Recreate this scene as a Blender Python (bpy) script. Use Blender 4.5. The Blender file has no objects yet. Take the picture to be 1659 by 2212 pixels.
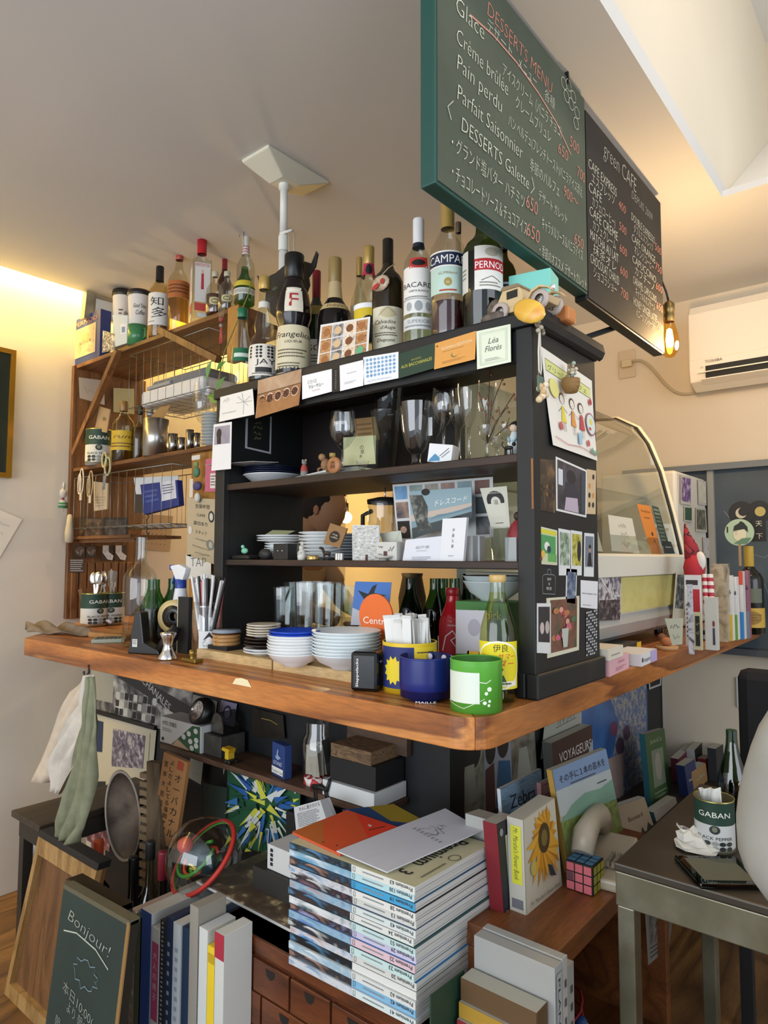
import bpy, bmesh, math, random
from mathutils import Vector as V, Matrix
from math import sin, cos, pi, radians as rad
S = bpy.context.scene
COL = S.collection
random.seed(7)
# ------------------------------------------------ camera (solved from the vanishing points of the counter)
FPX, CX, CY = 1460.87, 829.5, 1106.0
CAMP = V((-0.905, -0.562, 1.25))
RW = Matrix(((0.63869539, -0.05307136, -0.76762727), (-0.76945502, -0.04057801, -0.6374107), (0.00267947, 0.99776593, -0.06675301)))
cam_d = bpy.data.cameras.new('camera'); cam = bpy.data.objects.new('camera', cam_d); COL.objects.link(cam)
cam.matrix_world = Matrix.Translation(CAMP) @ RW.to_4x4()
cam_d.sensor_fit = 'VERTICAL'; cam_d.sensor_height = 24; cam_d.lens = FPX / 2212 * 24; cam_d.clip_start = 0.02
S.camera = cam
S.view_settings.view_transform = 'Standard'; S.view_settings.look = 'None'; S.view_settings.gamma = 1
S.view_settings.exposure = 0.6
S.cycles.max_bounces = 8; S.cycles.transparent_max_bounces = 24; S.cycles.diffuse_bounces = 4; S.cycles.glossy_bounces = 3
S.cycles.caustics_reflective = False; S.cycles.caustics_refractive = False
S.cycles.use_denoising = True
S.cycles.sample_clamp_indirect = 6

def area(name, loc, target, sx, sy, power, col):
    d = bpy.data.lights.new(name, 'AREA'); d.shape = 'RECTANGLE'; d.size = sx; d.size_y = sy; d.energy = power; d.color = col
    o = bpy.data.objects.new(name, d); COL.objects.link(o); o.location = loc
    o.rotation_euler = (V(target) - V(loc)).to_track_quat('-Z', 'Y').to_euler(); return o
W = bpy.data.worlds.new('sky'); S.world = W; W.use_nodes = True
W.node_tree.nodes['Background'].inputs[0].default_value = (0.78, 0.87, 1.0, 1)
W.node_tree.nodes['Background'].inputs[1].default_value = 0.70
area('window_daylight', (-3.6, 0.2, 1.5), (0.5, 0.6, 1.0), 3.6, 1.9, 62, (0.90, 0.95, 1.0))
area('street_daylight', (-0.6, -3.6, 1.6), (0.8, 0.6, 1.2), 3.0, 2.0, 38, (0.93, 0.96, 1.0))

# ------------------------------------------------ pixel -> point on a known plane
def ray(px, py): return RW @ V((px - CX, -(py - CY), -FPX))
def atz(px, py, z): d = ray(px, py); return CAMP + d * ((z - CAMP.z) / d.z)
def atx(px, py, x): d = ray(px, py); return CAMP + d * ((x - CAMP.x) / d.x)
def aty(px, py, y): d = ray(px, py); return CAMP + d * ((y - CAMP.y) / d.y)
def mpp(p): return -((RW.transposed() @ (V(p) - CAMP)).z) / FPX

# ------------------------------------------------ materials
MC = {}
def lin(h):
    h = h.lstrip('#'); c = [int(h[i:i + 2], 16) / 255 for i in (0, 2, 4)]
    return tuple(x / 12.92 if x <= 0.04045 else ((x + 0.055) / 1.055) ** 2.4 for x in c) + (1,)
def newmat(key):
    m = bpy.data.materials.new(key); m.use_nodes = True; nt = m.node_tree; MC[key] = m
    return m, nt, nt.nodes['Principled BSDF']
def M(c, rough=0.6, metal=0.0, emit=0.0):
    if not isinstance(c, str): return c
    key = 'paint_%s_%g_%g_%g' % (c, rough, metal, emit)
    if key in MC: return MC[key]
    m, nt, b = newmat(key)
    b.inputs['Base Color'].default_value = lin(c); b.inputs['Roughness'].default_value = rough; b.inputs['Metallic'].default_value = metal
    if emit: b.inputs['Emission Color'].default_value = lin(c); b.inputs['Emission Strength'].default_value = emit
    return m
def lk(nt, a, b): nt.links.new(a, b)
def tex_coord(nt, scale=(1, 1, 1), rot=(0, 0, 0)):
    t = nt.nodes.new('ShaderNodeTexCoord'); mp = nt.nodes.new('ShaderNodeMapping')
    mp.inputs['Scale'].default_value = scale; mp.inputs['Rotation'].default_value = rot
    lk(nt, t.outputs['Object'], mp.inputs['Vector']); return mp.outputs['Vector']
def ramp(nt, fac, stops, mode='LINEAR'):
    r = nt.nodes.new('ShaderNodeValToRGB'); r.color_ramp.interpolation = mode
    while len(r.color_ramp.elements) < len(stops): r.color_ramp.elements.new(0.5)
    for e, (p, c) in zip(r.color_ramp.elements, stops): e.position = p; e.color = lin(c)
    lk(nt, fac, r.inputs[0]); return r.outputs['Color']
def wood(key, cols, axis='y', scale=1.0, rough=0.45, rings=9, bump=0.1, coat=0.0):
    if key in MC: return MC[key]
    m, nt, b = newmat(key)
    s = {'x': (0.35, 3, 3), 'y': (3, 0.35, 3), 'z': (3, 3, 0.35)}[axis]
    v = tex_coord(nt, tuple(k * scale for k in s))
    n = nt.nodes.new('ShaderNodeTexNoise'); n.inputs['Scale'].default_value = 1.5; n.inputs['Detail'].default_value = 2.5; n.inputs['Distortion'].default_value = 0.5
    lk(nt, v, n.inputs['Vector'])
    mu = nt.nodes.new('ShaderNodeMath'); mu.operation = 'MULTIPLY'; mu.inputs[1].default_value = rings; lk(nt, n.outputs[0], mu.inputs[0])
    fr = nt.nodes.new('ShaderNodeMath'); fr.operation = 'FRACT'; lk(nt, mu.outputs[0], fr.inputs[0])
    f = nt.nodes.new('ShaderNodeTexNoise'); f.inputs['Scale'].default_value = 60; f.inputs['Detail'].default_value = 3; lk(nt, v, f.inputs['Vector'])
    c1 = ramp(nt, fr.outputs[0], [(0, cols[0]), (0.55, cols[1]), (0.9, cols[2]), (1, cols[0])])
    mx = nt.nodes.new('ShaderNodeMixRGB'); mx.blend_type = 'MULTIPLY'; mx.inputs[0].default_value = 0.5
    lk(nt, c1, mx.inputs[1]); lk(nt, ramp(nt, f.outputs[0], [(0.3, '#a8a8a8'), (0.65, '#ffffff')]), mx.inputs[2])
    lk(nt, mx.outputs[0], b.inputs['Base Color']); b.inputs['Roughness'].default_value = rough
    b.inputs['Coat Weight'].default_value = coat; b.inputs['Coat Roughness'].default_value = 0.25
    bp = nt.nodes.new('ShaderNodeBump'); bp.inputs['Strength'].default_value = bump; bp.inputs['Distance'].default_value = 0.002
    lk(nt, f.outputs[0], bp.inputs['Height']); lk(nt, bp.outputs[0], b.inputs['Normal']); return m
def noisy(key, stops, scale=8, detail=4, rough=0.7, metal=0.0, bump=0.0, mode='LINEAR', stretch=(1, 1, 1), dist=0.0, kind='noise'):
    if key in MC: return MC[key]
    m, nt, b = newmat(key); v = tex_coord(nt, stretch)
    if kind == 'noise':
        n = nt.nodes.new('ShaderNodeTexNoise'); n.inputs['Detail'].default_value = detail; n.inputs['Distortion'].default_value = dist
    else:
        n = nt.nodes.new('ShaderNodeTexVoronoi')
    n.inputs['Scale'].default_value = scale; lk(nt, v, n.inputs['Vector'])
    out = n.outputs['Color'] if kind == 'cells' else n.outputs[0]
    if kind == 'cells':
        sp = nt.nodes.new('ShaderNodeSeparateColor'); lk(nt, out, sp.inputs[0]); out = sp.outputs[0]
    lk(nt, ramp(nt, out, stops, mode), b.inputs['Base Color']); b.inputs['Roughness'].default_value = rough; b.inputs['Metallic'].default_value = metal
    if bump:
        bp = nt.nodes.new('ShaderNodeBump'); bp.inputs['Strength'].default_value = bump; bp.inputs['Distance'].default_value = 0.003
        lk(nt, n.outputs[0], bp.inputs['Height']); lk(nt, bp.outputs[0], b.inputs['Normal'])
    return m
def photo(cols, scale=40, rough=0.35, stretch=(1, 1, 1)):
    k = 'photo_' + '_'.join(cols) + '_%g' % scale + str(stretch)
    n = len(cols); st = [(0.30 + 0.42 * i / max(1, n - 1), c) for i, c in enumerate(cols)]
    return noisy(k, st, scale=scale, detail=5, rough=rough, stretch=stretch, dist=0.6)
def glass(tint='#f4faf6', key=None, refl=1.0, rough=0.02):
    key = 'glass_%s_%g_%g' % (tint, refl, rough)
    if key in MC: return MC[key]
    m, nt, b = newmat(key); nt.nodes.remove(b); out = nt.nodes['Material Output']
    t = nt.nodes.new('ShaderNodeBsdfTransparent'); t.inputs[0].default_value = tuple(x ** 0.5 for x in lin(tint)[:3]) + (1,)
    g = nt.nodes.new('ShaderNodeBsdfGlossy'); g.inputs['Roughness'].default_value = rough
    lw = nt.nodes.new('ShaderNodeLayerWeight'); lw.inputs[0].default_value = 0.35
    mu = nt.nodes.new('ShaderNodeMath'); mu.operation = 'MULTIPLY_ADD'; mu.inputs[1].default_value = 0.42 * refl; mu.inputs[2].default_value = 0.065 * refl; mu.use_clamp = True
    pw = nt.nodes.new('ShaderNodeMath'); pw.operation = 'POWER'; pw.inputs[1].default_value = 3.0; lk(nt, lw.outputs['Facing'], pw.inputs[0]); lk(nt, pw.outputs[0], mu.inputs[0])
    mx = nt.nodes.new('ShaderNodeMixShader'); lk(nt, mu.outputs[0], mx.inputs[0]); lk(nt, t.outputs[0], mx.inputs[1]); lk(nt, g.outputs[0], mx.inputs[2])
    lk(nt, mx.outputs[0], out.inputs['Surface']); return m
STEEL = M('#c9c9c8', 0.25, 1.0); BLK = M('#161617', 0.5); WHT = M('#eeeeea', 0.5)

# ------------------------------------------------ text outlines (cached)
TC = {}
def text2d(s, off=0.0, shear=0.0):
    k = (s, off, shear)
    if k not in TC:
        c = bpy.data.curves.new('t', 'FONT'); c.body = s; c.size = 1; c.resolution_u = 2; c.offset = off; c.shear = shear
        o = bpy.data.objects.new('t', c); m = o.to_mesh()
        vs = [(a.co.x, a.co.y) for a in m.vertices]; fs = [tuple(p.vertices) for p in m.polygons]
        o.to_mesh_clear(); bpy.data.objects.remove(o); bpy.data.curves.remove(c)
        x0 = min([v[0] for v in vs] or [0]); x1 = max([v[0] for v in vs] or [1])
        TC[k] = ([(x - x0, y) for x, y in vs], fs, max(1e-3, x1 - x0))
    return TC[k]

# ------------------------------------------------ mesh builder
class MB:
    def __init__(s): s.v = []; s.f = []; s.m = []; s.s = []; s.mats = []
    def mi(s, m):
        m = M(m)
        if m not in s.mats: s.mats.append(m)
        return s.mats.index(m)
    def add(s, vs, fs, mat, smooth=False):
        b = len(s.v); s.v += [V(p) for p in vs]; k = s.mi(mat)
        for f in fs: s.f.append(tuple(b + i for i in f)); s.m.append(k); s.s.append(smooth)
        return s
    def box(s, lo, hi, mat, rot=None):
        x0, y0, z0 = lo; x1, y1, z1 = hi
        vs = [V(p) for p in ((x0, y0, z0), (x1, y0, z0), (x1, y1, z0), (x0, y1, z0), (x0, y0, z1), (x1, y0, z1), (x1, y1, z1), (x0, y1, z1))]
        if rot is not None:
            c = sum(vs, V()) / 8; vs = [c + rot @ (p - c) for p in vs]
        return s.add(vs, [(3, 2, 1, 0), (4, 5, 6, 7), (0, 1, 5, 4), (1, 2, 6, 5), (2, 3, 7, 6), (3, 0, 4, 7)], mat)
    def slab(s, o, u, v, n, mat):      # parallelepiped from a corner and three edge vectors
        o, u, v, n = V(o), V(u), V(v), V(n)
        return s.add([o, o + u, o + u + v, o + v, o + n, o + u + n, o + u + v + n, o + v + n],
                     [(3, 2, 1, 0), (4, 5, 6, 7), (0, 1, 5, 4), (1, 2, 6, 5), (2, 3, 7, 6), (3, 0, 4, 7)], mat)
    def bar(s, a, b, w, t, mat, up=(0, 0, 1)):     # square bar between two points
        a, b = V(a), V(b); d = (b - a).normalized(); u = d.cross(V(up))
        if u.length < 1e-4: u = d.cross(V((1, 0, 0)))
        u = u.normalized() * w; n = u.cross(d).normalized() * t
        return s.slab(a - u / 2 - n / 2, b - a, u, n, mat)
    def lathe(s, prof, mat, c=(0, 0, 0), n=28, smooth=True, ax=None):   # prof: (r, z) or (r, z, mat)
        c = V(c); ax = ax or Matrix.Identity(3); rings = []
        for p in prof:
            b = len(s.v)
            if p[0] < 1e-6: s.v.append(c + ax @ V((0, 0, p[1]))); rings.append((b, 1))
            else:
                for i in range(n): a = 2 * pi * i / n; s.v.append(c + ax @ V((p[0] * cos(a), p[0] * sin(a), p[1])))
                rings.append((b, n))
        for j in range(len(prof) - 1):
            k = s.mi(prof[j + 1][2] if len(prof[j + 1]) > 2 else mat); (a, na), (b, nb) = rings[j], rings[j + 1]
            if na == 1 and nb == 1: continue
            for i in range(n):
                i2 = (i + 1) % n
                f = (a, b + i2, b + i) if na == 1 else ((a + i, a + i2, b) if nb == 1 else (a + i, a + i2, b + i2, b + i))
                s.f.append(f); s.m.append(k); s.s.append(smooth)
        return s
    def tube(s, pts, r, mat, n=6, smooth=True, closed=False, cap=True):
        pts = [V(p) for p in pts]; rs = r if isinstance(r, (list, tuple)) else [r] * len(pts); b0 = len(s.v); k = s.mi(mat); pu = None; L = len(pts)
        for i, p in enumerate(pts):
            if closed: t = pts[(i + 1) % L] - pts[i - 1]
            else: t = pts[min(i + 1, L - 1)] - pts[max(i - 1, 0)]
            t = t.normalized() if t.length > 1e-9 else V((0, 0, 1))
            if pu is None: pu = t.orthogonal().normalized()
            u = (pu - t * pu.dot(t)); u = u.normalized() if u.length > 1e-6 else t.orthogonal().normalized(); pu = u; w = t.cross(u)
            for j in range(n): a = 2 * pi * j / n; s.v.append(p + (u * cos(a) + w * sin(a)) * rs[i])
        for i in range(L if closed else L - 1):
            i2 = (i + 1) % L
            for j in range(n):
                s.f.append((b0 + i * n + j, b0 + i * n + (j + 1) % n, b0 + i2 * n + (j + 1) % n, b0 + i2 * n + j)); s.m.append(k); s.s.append(smooth)
        if cap and not closed:
            s.f.append(tuple(b0 + j for j in reversed(range(n)))); s.m.append(k); s.s.append(False)
            s.f.append(tuple(b0 + (L - 1) * n + j for j in range(n))); s.m.append(k); s.s.append(False)
        return s
    def ball(s, c, r, mat, n=14, rz=None, sc=(1, 1, 1)):
        c = V(c); m = max(5, n // 2); pr = [(sin(pi * i / m), -cos(pi * i / m)) for i in range(m + 1)]
        A = Matrix.Diagonal((r * sc[0], r * sc[1], r * sc[2]))
        if rz is not None: A = rz @ A
        return s.lathe([(max(0, a), z) for a, z in pr], mat, c, n, True, A)
    def prism(s, poly, F, h0, h1, mat, side=None):     # 2D outline through a frame, with thickness
        n = len(poly); lo = [F(u, v, h0) for u, v in poly]; hi = [F(u, v, h1) for u, v in poly]
        s.add(lo + hi, [tuple(range(n, 2 * n)), tuple(reversed(range(n)))], mat)
        return s.add(lo + hi, [(i, (i + 1) % n, n + (i + 1) % n, n + i) for i in range(n)], side or mat)
    def build(s, name, parent=None, org=None, at=None, bevel=0, seg=2, label=None, solid=0, autosm=None):
        me = bpy.data.meshes.new(name); o0 = V(org) if org is not None else V((0, 0, 0))
        me.from_pydata([p - o0 for p in s.v], [], s.f)
        for m in s.mats: me.materials.append(m)
        me.polygons.foreach_set('material_index', s.m); me.polygons.foreach_set('use_smooth', s.s)
        if bevel:
            bm = bmesh.new(); bm.from_mesh(me); bmesh.ops.remove_doubles(bm, verts=bm.verts, dist=1e-5)
            es = [e for e in bm.edges if len(e.link_faces) == 2 and e.calc_face_angle(0) > 0.6]
            bmesh.ops.bevel(bm, geom=es, offset=bevel, segments=seg, affect='EDGES', profile=0.5, clamp_overlap=True)
            for f in bm.faces: f.smooth = False
            bm.to_mesh(me); bm.free()
        me.update()
        o = bpy.data.objects.new(name, me); COL.objects.link(o)
        if parent is not None: o.parent = parent
        elif org is not None: o.location = org
        if at is not None: o.location = at
        if label: o['label'] = label
        return o
def tag(o, label, cat, group=None, kind=None):
    o['label'] = label; o['category'] = cat
    if group: o['group'] = group
    if kind: o['kind'] = kind
    return o
def thing(name, label, cat, loc, rz=0, group=None):
    o = bpy.data.objects.new(name, None); COL.objects.link(o); o.location = loc; o.rotation_euler = (0, 0, rz); o.empty_display_size = 0.02
    return tag(o, label, cat, group)
def struct(o): o['kind'] = 'structure'; return o
def kids(o): return [c for c in bpy.data.objects if c.parent == o]
def dup(root, loc=None, rot=None, label=None, group=None, scale=None):
    def cp(o, par):
        c = o.copy(); COL.objects.link(c)
        if par: c.parent = par
        for k in kids(o): cp(k, c)
        return c
    r = cp(root, None)
    if loc is not None: r.location = loc
    if rot is not None: r.rotation_euler = rot
    if scale is not None: r.scale = scale
    if label: r['label'] = label
    if group: r['group'] = group
    return r
def frame(o, u, v, n=None):
    o, u, v = V(o), V(u), V(v); n = n if n is not None else u.cross(v).normalized()
    return lambda a, b, h=0.0: o + u * a + v * b + n * h
def cylframe(c, r, a0, z0=0.0, ccw=True):     # u runs round the cylinder centred on angle a0
    c = V(c); sg = 1 if ccw else -1
    def F(u, v, h=0.0):
        a = a0 + sg * u / r; return c + V(((r + h) * cos(a), (r + h) * sin(a), z0 + v))
    return F
LAY = 0.00009
def art(mb, F, Wd, Hd, items, h0=0.0006, sub=0.0, rnd=None):
    """items drawn over a surface; coordinates are fractions of Wd x Hd, v up"""
    R_ = random.Random(rnd if rnd is not None else len(items) * 13 + 5); k = 0
    def put(vs, fs, mat, h):
        if sub:
            bm = bmesh.new(); bv = [bm.verts.new((x, y, 0)) for x, y in vs]
            for f in fs:
                try: bm.faces.new([bv[i] for i in f])
                except ValueError: pass
            xs = [x for x, y in vs]; x = math.floor(min(xs) / sub) * sub + sub
            while x < max(xs):
                bmesh.ops.bisect_plane(bm, geom=bm.verts[:] + bm.edges[:] + bm.faces[:], plane_co=(x, 0, 0), plane_no=(1, 0, 0)); x += sub
            bm.verts.index_update(); vs = [(p.co.x, p.co.y) for p in bm.verts]; fs = [tuple(p.index for p in f.verts) for f in bm.faces]; bm.free()
        mb.add([F(x, y, h) for x, y in vs], fs, mat)
    def ribbon(pts, w, mat, h):
        vs = []; n = len(pts)
        for i, p in enumerate(pts):
            a = pts[max(0, i - 1)]; b = pts[min(n - 1, i + 1)]; dx, dy = b[0] - a[0], b[1] - a[1]; L = math.hypot(dx, dy) or 1
            vs += [(p[0] - dy / L * w / 2, p[1] + dx / L * w / 2), (p[0] + dy / L * w / 2, p[1] - dx / L * w / 2)]
        put(vs, [(2 * i, 2 * i + 1, 2 * i + 3, 2 * i + 2) for i in range(n - 1)], mat, h)
    for it in items:
        t = it[0]; h = h0 + LAY * k; k += 1
        if t == 'r':
            x0, y0, x1, y1, c = it[1:6]; put([(x0 * Wd, y0 * Hd), (x1 * Wd, y0 * Hd), (x1 * Wd, y1 * Hd), (x0 * Wd, y1 * Hd)], [(0, 1, 2, 3)], M(c), h)
        elif t == 'e':
            x, y, rx, ry, c = it[1:6]; a0 = rad(it[6]) if len(it) > 6 else 0; n = 20; vs = []
            for i in range(n):
                a = 2 * pi * i / n; ex, ey = rx * Wd * cos(a), ry * Hd * sin(a); vs.append((x * Wd + ex * cos(a0) - ey * sin(a0), y * Hd + ex * sin(a0) + ey * cos(a0)))
            put(vs, [tuple(range(n))], M(c), h)
        elif t == 'p': put([(x * Wd, y * Hd) for x, y in it[1]], [tuple(range(len(it[1])))], M(it[2]), h)
        elif t == 'l': ribbon([(x * Wd, y * Hd) for x, y in it[1]], it[2], M(it[3]), h)
        elif t == 't':      # ('t', x, y, cap height frac, text, col, {opts})
            x, y, ch, s, c = it[1:6]; op = it[6] if len(it) > 6 else {}
            vs, fs, wd = text2d(s, op.get('off', 0.0), op.get('shear', 0.0)); sc = ch * Hd / 0.7; sx = sc
            if 'w' in op: sx = op['w'] * Wd / wd
            al = op.get('al', 'c'); ox = {'c': -wd / 2, 'l': 0, 'r': -wd}[al]; a = rad(op.get('rot', 0)); q = []
            arc = op.get('arc', 0)
            for X_, Y_ in vs:
                X2, Y2 = (X_ + ox) * sx, Y_ * sc
                if arc: Y2 += arc * Hd * (1 - ((X_ + ox) / (wd / 2)) ** 2)
                q.append((x * Wd + X2 * cos(a) - Y2 * sin(a), y * Hd + X2 * sin(a) + Y2 * cos(a)))
            put(q, fs, M(c), h)
        elif t == 'w':      # rows of tiny illegible print: ('w', x0, y0, x1, y1, rows, col)
            x0, y0, x1, y1, rows, c = it[1:7]; vs = []; fs = []; rh = (y1 - y0) / rows
            for r in range(rows):
                y = y1 - rh * (r + 0.6); x = x0; xe = x1 - (R_.random() * 0.25 * (x1 - x0))
                while x < xe:
                    w = (0.02 + 0.05 * R_.random()) * (x1 - x0) * 1.2; b = len(vs); xx = min(x + w, xe)
                    vs += [(x * Wd, y * Hd), (xx * Wd, y * Hd), (xx * Wd, (y + rh * 0.42) * Hd), (x * Wd, (y + rh * 0.42) * Hd)]; fs.append((b, b + 1, b + 2, b + 3)); x = xx + 0.012 * (x1 - x0)
            put(vs, fs, M(c), h)
        elif t == 'q':      # handwriting-like squiggles: ('q', x0, y, x1, height, width_m, col)
            x0, y, x1, hh, w, c = it[1:7]; pts = []; n = max(6, int((x1 - x0) * Wd / (hh * Hd) * 4))
            for i in range(n + 1):
                if R_.random() < 0.14 and len(pts) > 2: ribbon(pts, w, M(c), h); pts = []
                pts.append(((x0 + (x1 - x0) * i / n) * Wd, (y + hh * R_.uniform(-0.5, 0.5)) * Hd))
            if len(pts) > 1: ribbon(pts, w, M(c), h)
        elif t == 'g':      # grid of circles/rects ('g', x0,y0,x1,y1,nx,ny,kind,cols,fill)
            x0, y0, x1, y1, nx, ny, kd, cs, fl = it[1:10]
            for i in range(nx):
                for j in range(ny):
                    cx_ = x0 + (x1 - x0) * (i + 0.5) / nx; cy_ = y0 + (y1 - y0) * (j + 0.5) / ny; rx = (x1 - x0) / nx / 2 * fl; ry = (y1 - y0) / ny / 2 * fl; c = cs[(i * 7 + j * 3) % len(cs)]
                    if kd == 'e': put([((cx_ + rx * cos(2 * pi * q / 12)) * Wd, (cy_ + ry * sin(2 * pi * q / 12)) * Hd) for q in range(12)], [tuple(range(12))], M(c), h)
                    else: put([((cx_ - rx) * Wd, (cy_ - ry) * Hd), ((cx_ + rx) * Wd, (cy_ - ry) * Hd), ((cx_ + rx) * Wd, (cy_ + ry) * Hd), ((cx_ - rx) * Wd, (cy_ + ry) * Hd)], [(0, 1, 2, 3)], M(c), h)
    return mb
def card(name, label, cat, P, items, base='#f2f0ea', group=None, th=0.0006, curl=0.0, off=0.0):
    """a sheet with four corners P = [top-left, top-right, bottom-right, bottom-left] seen from the front, drawn on"""
    tl, tr, br, bl = [V(p) for p in P]; n = (tr - tl).cross(tl - bl).normalized(); Wd = ((tr - tl).length + (br - bl).length) / 2; Hd = ((tl - bl).length + (tr - br).length) / 2
    if n.dot(CAMP - tl) < 0: n = -n
    def F(u, v, h=0.0):
        a = u / Wd; b = v / Hd; p = bl * (1 - a) * (1 - b) + br * a * (1 - b) + tr * a * b + tl * (1 - a) * b
        return p + n * (h + off + curl * (1 - b) ** 2 * 1.0)
    mb = MB(); nv = 6 if curl else 1
    for j in range(nv):
        b0, b1 = Hd * j / nv, Hd * (j + 1) / nv; q = [(0, b0), (Wd, b0), (Wd, b1), (0, b1)]
        lo = [F(x, y, 0) for x, y in q]; hi = [F(x, y, th) for x, y in q]
        mb.add(lo + hi, [(3, 2, 1, 0), (4, 5, 6, 7), (0, 1, 5, 4), (1, 2, 6, 5), (2, 3, 7, 6), (3, 0, 4, 7)], base)
    art(mb, F, Wd, Hd, items, h0=th + 0.0003, sub=0)
    o = mb.build(name, org=(bl + br) / 2 + n * off); return tag(o, label, cat, group)
def quadx(x, *px): return [atx(a, b, x) for a, b in px]
def quady(y, *px): return [aty(a, b, y) for a, b in px]
# ================================================================= room
plaster = noisy('cream_plaster', [(0.3, '#cfc0a8'), (0.7, '#ddd0ba')], scale=1.3, detail=6, rough=0.9, bump=0.15)
white_plaster = noisy('white_plaster', [(0.3, '#cdc2b0'), (0.7, '#dbd1c0')], scale=2.2, detail=8, rough=0.9, bump=0.4)
ceil_m = noisy('ceiling_paint', [(0.3, '#d4d4d2'), (0.7, '#dcdcda')], scale=0.8, detail=3, rough=0.85)
floor_m = wood('floor_boards', ['#6a4a2a', '#8a6438', '#573b20'], 'x', 1.2, 0.5, 7)
ZC = 2.325
WY, WX = 2.172, 2.03       # left wall plane, right wall plane
struct(MB().box((-3.2, -3.4, -0.05), (WX + .1, WY + .25, 0), floor_m).build('floor'))
struct(MB().box((-3.2, WY, 0), (WX + .1, WY + .1, 2.62), white_plaster).build('wall_left'))
struct(MB().box((WX, -3.4, 0), (WX + .1, WY, 3.3), plaster).build('wall_right'))
mb = MB().box((-3.2, -0.09, ZC), (WX, WY - 0.075, ZC + .05), ceil_m)
mb.box((1.24, -3.4, ZC), (WX, -0.09, ZC + .02), ceil_m)
struct(mb.build('ceiling'))
mb = MB().box((-3.2, WY - 0.2, 2.62), (WX, WY + .1, 2.68), ceil_m).box((-3.2, WY - 0.2, ZC + .05), (WX, WY - 0.18, 2.62), ceil_m)
struct(mb.build('ceiling_cove'))
well = noisy('well_plaster', [(0.3, '#dcd2bf'), (0.7, '#e6ddca')], scale=1, detail=4, rough=0.9)
struct(MB().box((-3.2, -0.0895, ZC + .03), (WX, -0.05, 3.3), well).build('wall_skylight_side'))
struct(MB().add([(1.24, -3.4, ZC), (1.24, -0.09, ZC), (2.03, -0.09, 2.889), (2.03, -3.4, 2.889)], [(0, 1, 2, 3)], M('#efece4', 0.9))
       .add([(1.26, -3.4, ZC), (1.26, -0.09, ZC), (2.05, -0.09, 2.889), (2.05, -3.4, 2.889)], [(3, 2, 1, 0)], M('#efece4', 0.9)).build('wall_skylight_end'))
struct(MB().box((-3.2, -3.4, 3.3), (WX, -0.05, 3.35), ceil_m).build('ceiling_skylight'))
# hidden strip light in the cove above the edge of the ceiling
t = thing('cove_strip_light', 'warm strip light hidden in the ceiling cove along the cream wall', 'light', (0.2, WY - 0.05, 2.45))
MB().box((-2.6, -0.012, -0.006), (1.7, 0.012, 0.006), M('#ffd98a', 0.5, 0, 6)).build('diffuser', t)
MB().box((-2.6, -0.016, 0.006), (1.7, 0.016, 0.016), M('#d8d4c8', 0.5)).build('housing', t)
d = bpy.data.lights.new('strip', 'AREA'); d.shape = 'RECTANGLE'; d.size = 4.2; d.size_y = 0.03; d.energy = 50; d.color = (1.0, 0.70, 0.17)
lo = bpy.data.objects.new('strip_light', d); COL.objects.link(lo); lo.location = (-0.45, 0, -0.02); lo.parent = t
# soft patches of the right wall: slate board under the air conditioner
slate = noisy('slate', [(0.3, '#2f3a42'), (0.6, '#46535b'), (0.8, '#5d6a70')], scale=3, detail=8, rough=0.5)
t = thing('wall_slate_panel', 'dark slate blackboard panel on the wall under the air conditioner', 'blackboard', (WX, 0.1, 1.25))
MB().box((-.012, -0.9, -.35), (-.001, 0.4, .365), slate).build('panel', t)
art(MB(), frame((-.0125, 0.4, -.35), (0, -1, 0), (0, 0, 1), V((-1, 0, 0))), 1.3, 0.71, [('q', .3, .75, .6, .12, .002, '#8d979b'), ('q', .35, .5, .6, .1, .002, '#7d888c'), ('q', .32, .3, .62, .12, .002, '#8d979b')]).build('chalk_marks', t)
MB().box((-.05, -0.9, .35), (0, 0.4, .375), '#6d7274').build('top_rail', t)
MB().box((-.03, .043, -.35), (0, .066, .35), '#8f8f88').build('rail', t)
MB().box((-.06, -0.9, -.37), (0, 0.4, -.345), '#4a4d50').build('ledge', t)

t = thing('unseen_fill_lamp', 'round pendant lamp high up in the skylight recess above the boards', 'lamp', (.55, -.75, 2.95)); MB().ball((0, 0, 0), .06, M('#ffe6bc', .5, 0, 5), 14).build('globe', t); MB().tube([(0, 0, .06), (0, 0, .35)], .004, '#1a1a1a').build('cord', t)  # added lamp, out of view, there to warm the skylight recess wall
d = bpy.data.lights.new('unseen_fill', 'POINT'); d.energy = 5; d.color = (1, .80, .56); d.shadow_soft_size = .07; lo = bpy.data.objects.new('unseen_fill_glow', d); COL.objects.link(lo); lo.parent = t; lo.location = (0, 0, -.08)
# ================================================================= counter
counter_m = wood('counter_wood', ['#cf8a48', '#bd7434', '#804820'], 'y', 1.0, 0.38, 10, 0.12, 0.15)
counter_x = wood('counter_wood_cross', ['#b87438', '#a4642e', '#7a441e'], 'x', 1.0, 0.38, 8, 0.12, 0.15)
arc = lambda cx, cy, r, a0, a1, n=8: [(cx + r * cos(rad(a0 + (a1 - a0) * i / n)), cy + r * sin(rad(a0 + (a1 - a0) * i / n))) for i in range(n + 1)]
left = [(0.105, 0.105)] + arc(.055, .055, .055, 225, 180, 5)[0:] + [(0.0, 1.60)] + arc(.03, 1.61, .03, 180, 135, 4) + [(.30, 1.925), (.5, 2.165), (.62, 2.165), (.62, .62)]
right = [(0.105, 0.105), (.62, .62), (.62, .45), (WX - .001, .45), (WX - .001, 0.0)] + arc(.055, .055, .055, 270, 225, 5)
t = thing('counter_top', 'thick brown wooden bar counter running round the corner', 'counter', (0, 0, 0))
F0 = lambda a, b, h=0.0: V((a, b, h))
MB().prism(left, F0, .949, 1.0, counter_m).build('counter_board', t, bevel=.002)
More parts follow.
